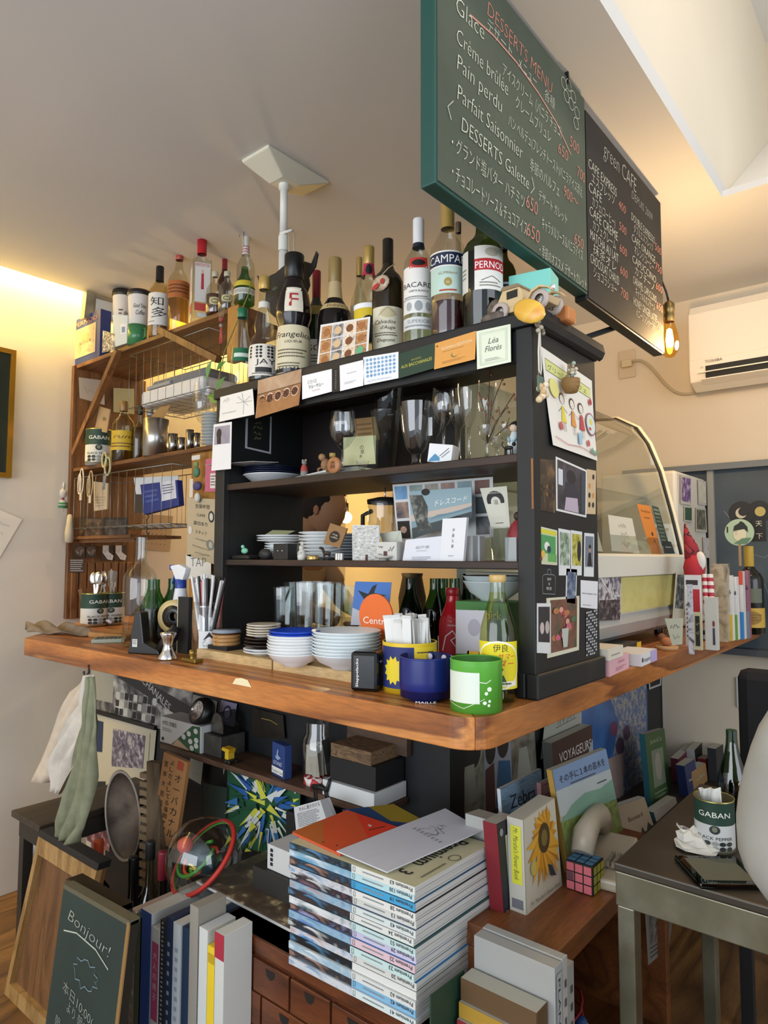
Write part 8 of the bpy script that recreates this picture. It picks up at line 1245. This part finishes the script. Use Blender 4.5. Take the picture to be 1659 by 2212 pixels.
cq('portrait_poster', 'poster of two dark figures and a shaggy portrait under the counter corner', 'poster', [(973, 1590), (1152, 1540), (1160, 1700), (968, 1800)], [('r', 0, 0, .36, 1, photo(['#3a3c38', '#77786c', '#9a9a88'], 18)), ('e', .2, .74, .12, .2, '#1c1c1a'), ('p', [(.12, .2), (.28, .2), (.25, .62), (.15, .62)], '#8a8a7c'), ('r', .36, 0, .68, 1, '#8d929a'), ('e', .43, .72, .06, .18, '#241c1a'), ('e', .58, .74, .07, .18, '#2a2220'), ('p', [(.37, 0), (.48, 0), (.47, .55), (.37, .5)], '#4a2c26'), ('p', [(.48, 0), (.68, .1), (.66, .5), (.52, .55)], '#2c5a80'), ('r', .68, .0, 1, 1, photo(['#3c3a30', '#6a675a', '#8a8878'], 18)), ('p', [(.72, .0), (.95, .1), (.88, .6), (.78, .6)], '#8d9084')], '#6f7268')
cq('calendar_sheet', 'pale sheet with an inked number leaning under the counter', 'poster', [(1180, 1528), (1256, 1500), (1256, 1600), (1168, 1640)], [('q', .35, .62, .8, .2, .0025, '#33332f'), ('l', [(.3, .5), (.85, .55)], .002, '#44443c')], '#9a9c90', YP - .01)
cq('fish_poster', 'big blue poster crowded with purple and white creatures', 'poster', [(1248, 1500), (1397, 1440), (1400, 1770), (1290, 1810)], [('r', 0, 0, 1, 1, photo(['#26467a', '#2f5a92', '#3a6aa0'], 8)), ('p', [(.35, 1), (.98, 1), (.95, .0), (.55, .0), (.3, .4), (.5, .7)], photo(['#8c94a0', '#3a5a8c', '#a8a49c', '#5c4a6c'], 42)), ('e', .5, .55, .07, .06, '#4a3450'), ('e', .62, .62, .06, .05, '#5a3c5c'), ('e', .42, .68, .06, .05, '#6a3a56'), ('p', [(.2, .25), (.5, .2), (.55, .5), (.3, .5)], '#a08c84')], '#2f5a92')
cq('bird_poster', 'grey poster of a reddish bird drawing at the end of the partition', 'poster', [(1428, 1430), (1503, 1400), (1508, 1640), (1436, 1690)], [('p', [(.25, .42), (.5, .55), (.8, .62), (.85, .74), (.6, .8), (.45, .7), (.3, .58)], '#6a4448'), ('e', .5, .88, .1, .06, '#5c5c58'), ('l', [(.2, .3), (.6, .55), (.7, .48)], .005, '#3a3838'), ('q', .4, .28, .75, .06, .003, '#3a3838')], '#8d8c8c')
cq('black_picture', 'small black picture with a white border just under the counter', 'picture', [(1400, 1455), (1428, 1446), (1428, 1480), (1402, 1490)], [('r', .1, .12, .9, 1, '#151515')], '#b4b4b0', YP - .002)
def book(label, q, Y, th, cover, items, spine=None, name='book', h0=.0): # leaning or upright book: four corners of its front cover in the plane Y, with thickness behind
    P = quady(Y, *q); o3 = (P[2] + P[3]) / 2; P = [p - o3 for p in P]; t = thing(name, label, 'book', o3); n = V((0, 1, 0)) * th; ins = V((0, .0015, 0))
    MB().add([P[3] + ins, P[2] + ins, P[1] + ins, P[0] + ins, P[3] + n, P[2] + n, P[1] + n, P[0] + n], [(0, 1, 2, 3), (7, 6, 5, 4), (3, 2, 6, 7), (1, 0, 4, 5), (2, 1, 5, 6)], '#b9b4a4').build('pages', t)
    F = lambda a, b, h=0: (P[3] * (1 - a) + P[2] * a) * (1 - b) + (P[0] * (1 - a) + P[1] * a) * b + V((0, -h, 0))
    m_ = MB(); m_.add([P[3], P[2], P[1], P[0], P[3] + ins, P[2] + ins, P[1] + ins, P[0] + ins], [(0, 1, 2, 3), (7, 6, 5, 4), (3, 2, 6, 7), (1, 0, 4, 5), (2, 1, 5, 6)], cover); art(m_, F, 1, 1, items, h0=.0008); m_.build('cover', t)
    e = V((-.0008, 0, 0)); MB().add([P[0] + e, P[3] + e, P[3] + n + e, P[0] + n + e, P[0], P[3], P[3] + n, P[0] + n], [(3, 2, 1, 0), (4, 5, 6, 7)], spine or cover).build('spine', t)
    return t, P, n
rb = R_ = random.Random(8)
sunf = [('r', 0, 0, 1, 1, '#c9c4b0')]
for i in range(30):
    a = 2 * pi * i / 30 + R_.uniform(-.1, .1); L1 = R_.uniform(.40, .52) if sin(a) < .2 else R_.uniform(.28, .36); cx_, cy_ = .58, .68; w = .10
    tp = (min(.98, max(.03, cx_ + L1 * 1.15 * cos(a))), min(.99, max(.2, cy_ + L1 * (1.15 if sin(a) < 0 else 1) * sin(a)))); sunf.append(('p', [(cx_ + .1 * cos(a) - w * sin(a), cy_ + .1 * sin(a) + w * cos(a)), tp, (cx_ + .1 * cos(a) + w * sin(a), cy_ + .1 * sin(a) - w * cos(a))], ['#c98a1c', '#d8a030', '#b5761a', '#dba93a'][i % 4]))
sunf += [('e', .55, .68, .17, .16, '#4a3a1c'), ('e', .55, .68, .09, .09, '#7a6a30'), ('p', [(.6, .38), (.72, .34), (.82, .2), (.66, .24)], '#26343c'), ('t', .5, .065, .045, "Mr. Marshal's Flower Book", '#4a4640', dict(w=.84, shear=.4, off=-.01)), ('e', .2, .45, .08, .08, '#c9b45a')]
q = [(1130, 1772), (1197, 1724), (1214, 1918), (1137, 1977)]; t, P, n = book("flower book with a big yellow sunflower cover standing on the crate", q, atz(1137, 1977, ZB).y, .034, '#c9c4b0', sunf, '#b9b6aa')
art(MB(), lambda a, b, h=0: P[0] * (1 - a) + P[3] * a + n * (1 - b) + V((-.001 - h, 0, 0)), 1, 1, [('r', .08, .2, .70, .85, '#cfcf3a'), ('t', .10, .36, .30, "Mr. Marshal's Flower Book", '#3a3a2a', dict(al='l', w=.56, shear=.3)), ('r', .86, .15, .96, .85, '#6a6a70')], h0=.0004).build('spine_label', t)
y_ = atz(1137, 1977, ZB).y
book('dark blue book with a red spine and a fern panel behind the flower book', [(1073, 1781), (1110, 1762), (1122, 1972), (1090, 1990)], y_ + .036, .03, '#20222c', [('r', .4, .12, 1, .85, '#b9b79c'), ('e', .85, .35, .3, .12, '#2f5a34'), ('e', .2, .9, .1, .04, '#8d8f98'), ('e', .2, .06, .1, .04, '#8d8f98')], '#7c1c26')
book('white thick book standing behind the red spined book', [(1052, 1770), (1080, 1760), (1086, 1900), (1056, 1925)], y_ + .085, .05, '#b9bab4', [], '#a9aaa6')
book('blue grey picture book titled Zebra', [(1081, 1705), (1169, 1661), (1176, 1765), (1088, 1800)], y_ + .10, .008, photo(['#4f6a84', '#7a94a8', '#5d7a94'], 25, stretch=(1, 1, 5)), [('t', .5, .46, .30, 'Zebra', '#17191c', dict(w=.62)), ('w', .3, .32, .75, .38, 1, '#22262a')], '#c4c8cc')
book('small pink book with a thin border behind the flower book', [(1168, 1692), (1194, 1680), (1200, 1745), (1172, 1756)], y_ + .09, .01, '#b98a84', [('l', [(.1, .1), (.9, .1), (.9, .9), (.1, .9), (.1, .1)], .03, '#5a3a38'), ('w', .3, .4, .8, .6, 2, '#5a3a38')])
book('brown book titled VOYAGEURS leaning on the blue poster', [(1192, 1606), (1278, 1566), (1284, 1680), (1200, 1720)], YP - .05, .03, '#3a2219', [('t', .55, .58, .18, 'VOYAGEURS', '#c4c0ba', dict(w=.82)), ('p', [(.02, .1), (.3, .1), (.25, .5), (.02, .5)], '#8d9498'), ('p', [(.75, .2), (1, .2), (1, .75), (.9, .6)], '#8d9498'), ('l', [(.5, .0), (.58, .45)], .03, '#a8845a')], '#5a5c58')
hill = [('r', 0, .72, 1, 1, '#7c94b4'), ('r', 0, .55, 1, .80, '#b4bcbc'), ('p', [(.0, .5), (.2, .62), (.45, .68), (.75, .66), (1, .7), (1, .3), (0, .3)], '#7aa08c'), ('r', 0, .05, 1, .50, photo(['#5a7a3c', '#8a9a54', '#6a7a40', '#a8a86a'], 28)), ('p', [(0, 0), (1, 0), (1, .16), (.5, .24), (0, .2)], '#8d8a62'), ('p', [(.2, .28), (.3, .5), (.38, .28)], '#4a6a38'), ('p', [(.45, .3), (.55, .52), (.62, .3)], '#5a7a40'), ('e', .72, .42, .05, .03, '#c8982c'), ('t', .5, .86, .055, 'その手に１本の苗木を', '#33323c', dict(w=.84)), ('w', .25, .80, .75, .83, 1, '#55545c'), ('w', .7, .70, .9, .73, 1, '#55545c')]
yh = atz(1229, 1888, ZB).y; P_ = [(1192, 1664), (1308, 1617), (1352, 1828), (1230, 1887)]
book('tall picture book of green hills titled in Japanese leaning on the poster', P_, yh, .012, '#a9a88a', hill, '#b08a3c')
book('beige book with a jagged dark forest drawing behind the telephone', [(1334, 1742), (1392, 1722), (1416, 1795), (1352, 1835)], atz(1352, 1835, .4).y, .02, '#8d7c64', [('t', .5, .55, .12, 'Bouvard', '#5a4030', dict(w=.5)), ('p', [(.1, 0), (.2, .3), (.3, .05), (.4, .28), (.5, .04), (.62, .3), (.7, .06), (.85, .34), (.98, .1), (1, 0)], '#2c2822')], '#8a7a60')
book('green book with an oval figure panel leaning on the poster', [(1393, 1587), (1435, 1574), (1450, 1716), (1407, 1742)], atz(1407, 1742, .4).y, .02, '#3c5c34', [('r', .2, .22, .8, .75, '#7a8670'), ('e', .5, .5, .16, .2, '#9a988a'), ('t', .5, .85, .06, 'Jacob & Co', '#b4b49c', dict(w=.6)), ('w', .2, .05, .8, .16, 2, '#8a9a7c')], '#2f6a74')
for i, (q, c, lab, sp) in enumerate((([(1412, 1755), (1460, 1722), (1464, 1745), (1418, 1775)], '#8f857a', 'low pinkish book lying in the row behind the table', '#3c6a74'), ([(1478, 1655), (1500, 1640), (1512, 1705), (1488, 1722)], '#1f2c5c', 'navy spined book with a handwritten title near the green bottle', '#1f2c5c'), ([(1466, 1640), (1500, 1608), (1506, 1650), (1470, 1690)], '#5a1f2c', 'dark red slim book behind the navy book', '#5a1f2c'), ([(1500, 1622), (1530, 1590), (1534, 1640), (1504, 1660)], '#2c3230', 'black landscape book with a white spine end', '#b4b6b4'), ([(1494, 1668), (1524, 1648), (1530, 1690), (1500, 1712)], '#98784e', 'tan paperback in the row by the wall', '#b09a6c'), ([(1524, 1640), (1546, 1628), (1550, 1668), (1530, 1678)], '#a83844', 'coral red book beside the tan paperback', '#a83844'), ([(1546, 1618), (1562, 1608), (1566, 1680), (1550, 1690)], '#1c1f24', 'black book at the end of the row', '#2a2d32'))):
    book(lab, q, atz(*q[3], .401).y if i != 3 else .22, .03, c, [('q', .2, .5, .8, .2, .04, '#a9a894')] if i in (1, 4) else [], sp)
# telephone
tc_ = M('#a89d8a', .4); pf = atz(1322, 1925, ZB); t = thing('telephone', 'cream push-button telephone on the crate beside the table', 'telephone', (pf.x + .085, pf.y + .045, ZB), rad(-82)); t.scale = (.95, .9, 1); k = 1
MB().prism([(-.11, 0), (.11, 0), (.11, .045), (.02, .03), (-.11, .022)], lambda a, b, h=0: V((h, a, b)), -.05, .05, tc_).build('base', t, bevel=.006); m_ = MB().tube([(-.03, -.09, .055), (-.03, -.065, .088), (-.03, 0, .098), (-.03, .065, .09), (-.03, .095, .060)], [.024, .027, .022, .027, .024], tc_, 12); m_.build('handset', t); m_ = MB()
for i in range(3):
    for j in range(4): m_.box((.012 + i * .013, -.06 + j * .018, .030), (.020 + i * .013, -.050 + j * .018, .040), '#8a8070')
m_.build('keypad', t); MB().box((-.02, -.1105, .008), (-.0, -.110, .022), '#3a4450').build('badge', t)
# puzzle cube
p = atz(1281, 1938, ZB); t = thing('puzzle_cube', 'pink, blue and yellow twisting puzzle cube on the crate', 'toy', p, rad(0)); s_ = .057; MB().box((0, 0, 0), (s_, s_, s_), '#0d0d0d').build('core', t, bevel=.002)
rd = {'f': '#c4606a', 't': '#3a6a8c', 'r': '#a8a83a'}
for nm, o_, u, v in (('r', (0, -.0004, 0), (1, 0, 0), (0, 0, 1)), ('l', (-.0004, s_, 0), (0, -1, 0), (0, 0, 1)), ('t', (0, 0, s_ + .0004), (1, 0, 0), (0, 1, 0))):
    m_ = MB(); art(m_, frame(o_, u, v), s_, s_, [('g', .02, .02, .98, .98, 3, 3, 'r', ['#c4606a'] if nm in 'fl' else [rd[nm]], .86)] + ([('r', .05, .37, .30, .63, '#5c3a40')] if nm == 'l' else [])); m_.build('stickers', t)
# bead maze inside the crate
p = V((.50, .12, .161)); t = thing('bead_maze', 'wire bead maze toy with purple and red loops inside the crate', 'toy', p); MB().lathe([(0, 0), (.08, 0), (.08, .012), (0, .012)], '#6a4a2a', n=24).build('base', t); MB().tube([(-.06, 0, .012), (-.065, 0, .22), (-.03, 0, .27), (.03, 0, .27), (.065, 0, .22), (.06, 0, .012)], .005, '#3a2448', 8).build('wire', t, label='purple wire')
for i, z in enumerate((.05, .08, .11, .14)): MB().tube([(.065 * cos(a * .4), .05 * sin(a * .4), z + .01 * sin(a)) for a in range(16)], .003, ['#a82430', '#3a4a8c', '#b0343c', '#a82430'][i], 6, closed=True).build('wire', t)
for i, (x, y, z, c) in enumerate(((-.03, -.05, .10, '#c8a02a'), (0, -.055, .12, '#2c5a9a'), (.03, -.05, .09, '#c8a02a'), (.045, -.03, .06, '#c8502a'), (-.045, -.03, .055, '#3a8a4a'), (.01, -.05, .05, '#b02a30'))): MB().ball((x, y, z), .013, c, 10).build('bead', t)
# magazine boxes below the crate
for i, (x0, x1, pt, lab, c) in enumerate(((1196, 1212, 2092, 'white box file lettered plan ed below the crate', '#a9adad'), (1213, 1224, 2072, 'second white magazine in the low row below the crate', '#b4b4ae'), (1225, 1238, 2088, 'grey magazine at the end of the low row', '#9a9a96'))):
    a = aty(x0, pt, -.05); b_ = aty(x1, pt, -.05); w = b_.x - a.x; t = thing('magazine_file', lab, 'magazine', (a.x, -.05, 0)); MB().box((0, 0, 0), (w - .001, .15, a.z), '#9c9c98').build('pages', t, bevel=.001); art(MB().box((0, -.0015, 0), (w - .001, 0, a.z), c), frame((0, -.002, 0), (1, 0, 0), (0, 0, 1), V((0, -1, 0))), w, a.z, [('w', .3, .5, .7, .95, 9, '#4a4c4c')]).build('spine', t)
    if i == 0: art(MB(), frame((w * .3, -.0025, a.z * .98), (0, 0, -1), (1, 0, 0), V((0, -1, 0))), a.z * .5, w * .5, [('r', 0, -.3, 1, 1.1, c), ('t', .03, .1, .6, 'PLAN ED #2', '#33363a', dict(al='l', w=.55, off=.01))]).build('title', t)
for i, (z0, z1, c, lab) in enumerate(((.505, .54, '#5c4428', 'brown book with gold lettering in the pile by the crate side'), (.48, .504, '#a8842c', 'yellow book in the pile by the crate side'), (.45, .479, '#8c2430', 'red book in the pile by the crate side'), (0, .449, '#3c5a5c', 'teal box at the bottom of the pile by the crate side'))):
    t = thing('piled_book', lab, 'book', (.10 - .006 * i, -.04, z0)); MB().box((0, 0, 0), (.035, .14, z1 - z0), '#a9a698').build('pages', t); MB().box((0, -.001, 0), (.035, 0, z1 - z0), c).box((-.001, 0, 0), (0, .14, z1 - z0), c).build('cover', t)
# ================================================================= steel table and what stands on it
ZT2 = .70; stl = noisy('worn_steel', [(.3, '#5c594c'), (.5, '#77745f'), (.62, '#8c8a78'), (.75, '#4a463a')], 6, 8, .35, .6, .2); top_ = noisy('worn_top', [(.3, '#3a342c'), (.6, '#4a443a'), (.8, '#5c564a')], 4, 7, .35, .3, .1)
t = thing('steel_table', 'worn grey steel table with a dark top beside the crate', 'table', (.335, -.075, 0)); MB().box((0, -.62, ZT2 - .015), (.56, 0, ZT2), top_).build('tabletop', t, bevel=.003); MB().box((.002, -.618, ZT2 - .075), (.558, -.002, ZT2 - .015), stl).build('apron', t, bevel=.002)
for x, y in ((.004, -.034), (.52, -.034), (.004, -.61), (.52, -.61)): MB().box((x, y, 0), (x + .034, y + .03, ZT2 - .075), stl).build('leg', t, bevel=.002)
p = atz(1545, 1832, ZT2); g = gaban('peppercorn can holding napkins on the steel table', p, 40 * mpp(p), ztop(1545, 1722, p) - ZT2)
nk = drape('napkin', 'folded white paper napkin standing in the can on the table', 'napkin', [(1508, 1702), (1514, 1735)], [(1554, 1702), (1562, 1745)], p.x - .0, '#d4d6d0', .004, 1)
m_ = MB(); R_ = random.Random(6); p = atz(1503, 1838, ZT2); vs = []
for j in range(7):
    for i in range(9):
        a = 2 * pi * i / 9; r = .030 * (1 - j / 7 * .75) * R_.uniform(.6, 1.3); vs.append((r * cos(a) + .012 * j / 7, r * 1.3 * sin(a) + .03 * (j / 7) ** 2, .004 + .038 * j / 7 * R_.uniform(.8, 1.2)))
m_.add(vs, [(j * 9 + i, j * 9 + (i + 1) % 9, (j + 1) * 9 + (i + 1) % 9, (j + 1) * 9 + i) for j in range(6) for i in range(9)], M('#d0cdc2', .9)); tag(m_.build('crumpled_tissue', at=p), 'crumpled white tissue on the steel table before the can', 'tissue')
p = atz(1552, 1890, ZT2); t = thing('glass_ashtray', 'square dark glass coaster tray on the table edge', 'tray', p, rad(38)); MB().box((-.055, -.055, 0), (.055, .055, .010), glass('#4a4a44', refl=1.6)).build('tray_body', t, bevel=.003); MB().box((-.042, -.042, .004), (.042, .042, .0102), '#55594a').build('inlay', t)
p = atz(1586, 1782, ZT2); L = V((p.x, p.y, ZT2)); bottle('green wine bottle standing behind the can on the table', L, ztop(1586, 1580, L) - ZT2, 32 * mpp(L), 'slope', '#28502c', None, liquid=(.4, '#16301c', 1), refl=1.4)
card('newspaper', 'folded newspaper hanging in the dark under the table', 'newspaper', quady(.0, (1392, 1955), (1458, 1948), (1445, 2045), (1400, 2085)), [('r', .1, .3, .9, .9, photo(['#2a2a2a', '#6a6a66', '#8d8c86'], 50)), ('w', .1, .05, .9, .28, 3, '#4a4a48')], '#77766e')
# black chair beyond the table
t = thing('black_chair', 'black upholstered chair against the wall behind the table', 'chair', (1.35, -.40, 0)); bf_ = M('#0b0c10', .8); MB().box((-.22, -.22, .42), (.22, .22, .48), bf_).build('seat', t, bevel=.02); MB().box((-.06, -.22, .50), (.0, .22, .93), bf_).build('backrest', t, bevel=.03)
for x in (-.2, .17):
    for y in (-.2, .17): MB().box((x, y, 0), (x + .03, y + .03, .42), '#141416').build('leg', t)
bk = t; pe = atx(1603, 1600, 1.35); t.location.y = pe.y - .22
# seated customer in white at the picture edge
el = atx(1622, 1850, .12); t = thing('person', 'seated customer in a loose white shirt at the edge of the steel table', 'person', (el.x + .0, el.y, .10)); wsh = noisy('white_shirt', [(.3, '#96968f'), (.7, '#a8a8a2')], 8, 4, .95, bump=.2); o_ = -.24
skin('body', t, [(0, o_, .50), (0, o_, .72), (0, o_, .93), (.02, o_, 1.00), (.05, o_ - .01, 1.08), (.02, o_ + .15, .90), (.0, o_ + .16, .70), (.17, o_ + .06, .72), (.02, o_ - .19, .90), (.0, o_ - .20, .70), (.17, o_ - .10, .72), (.20, o_ + .09, .50), (.42, o_ + .09, .50), (.42, o_ + .09, .06), (.50, o_ + .09, .03), (.20, o_ - .09, .50), (.42, o_ - .09, .50), (.42, o_ - .09, .06), (.50, o_ - .09, .03)],
     [(0, 1), (1, 2), (2, 3), (3, 4), (2, 5), (5, 6), (6, 7), (2, 8), (8, 9), (9, 10), (0, 11), (11, 12), (12, 13), (13, 14), (0, 15), (15, 16), (16, 17), (17, 18)], [.14, .13, .14, .05, .07, .055, .042, .03, .055, .042, .03, .085, .06, .045, .035, .085, .06, .045, .035], '#b98f74')
skin('shirt', t, [(0, o_, .44), (0, o_, .60), (0, o_, .78), (.0, o_, .94), (.0, o_ + .15, .94), (-.01, o_ + .19, .76), (.06, o_ + .14, .70), (.0, o_ - .18, .94), (-.01, o_ - .21, .76), (.06, o_ - .16, .70)], [(0, 1), (1, 2), (2, 3), (3, 4), (4, 5), (5, 6), (3, 7), (7, 8), (8, 9)], [.17, .16, .16, .16, .09, .085, .055, .09, .085, .055], wsh)
MB().ball((.06, o_ - .01, 1.13), .095, '#b98f74', 16, sc=(.95, .8, 1.2)).ball((.148, o_ - .01, 1.12), .013, '#b98f74', 8).build('face', t); MB().ball((.035, o_ - .01, 1.16), .105, M('#1a1512', .8), 16, sc=(.95, .88, 1.05)).build('hair', t)
for sy in (.055, -.10):
    m_ = MB().ball((.19, o_ + sy, .72), .032, '#b98f74', 10, sc=(1.3, .9, .5))
    for f in range(4): m_.tube([(.215, o_ + sy - .02 + f * .013, .722), (.245, o_ + sy - .021 + f * .014, .722), (.262, o_ + sy - .021 + f * .014, .712)], [.0075, .007, .006], '#b98f74', 8)
    m_.tube([(.185, o_ + sy + .028, .72), (.215, o_ + sy + .045, .715)], [.009, .007], '#b98f74', 8); m_.build('hand', t)
o = MB().box((-.2, -.2, .46), (.2, .2, .50), '#3a342c').build('seat', None); st_ = thing('low_stool', 'plain low wooden stool under the seated customer', 'stool', (el.x + .03, el.y + o_, 0)); o.parent = st_
for x in (-.19, .16):
    for y in (-.19, .16): MB().box((x, y, 0), (x + .03, y + .03, .46), '#332d26').build('leg', st_)
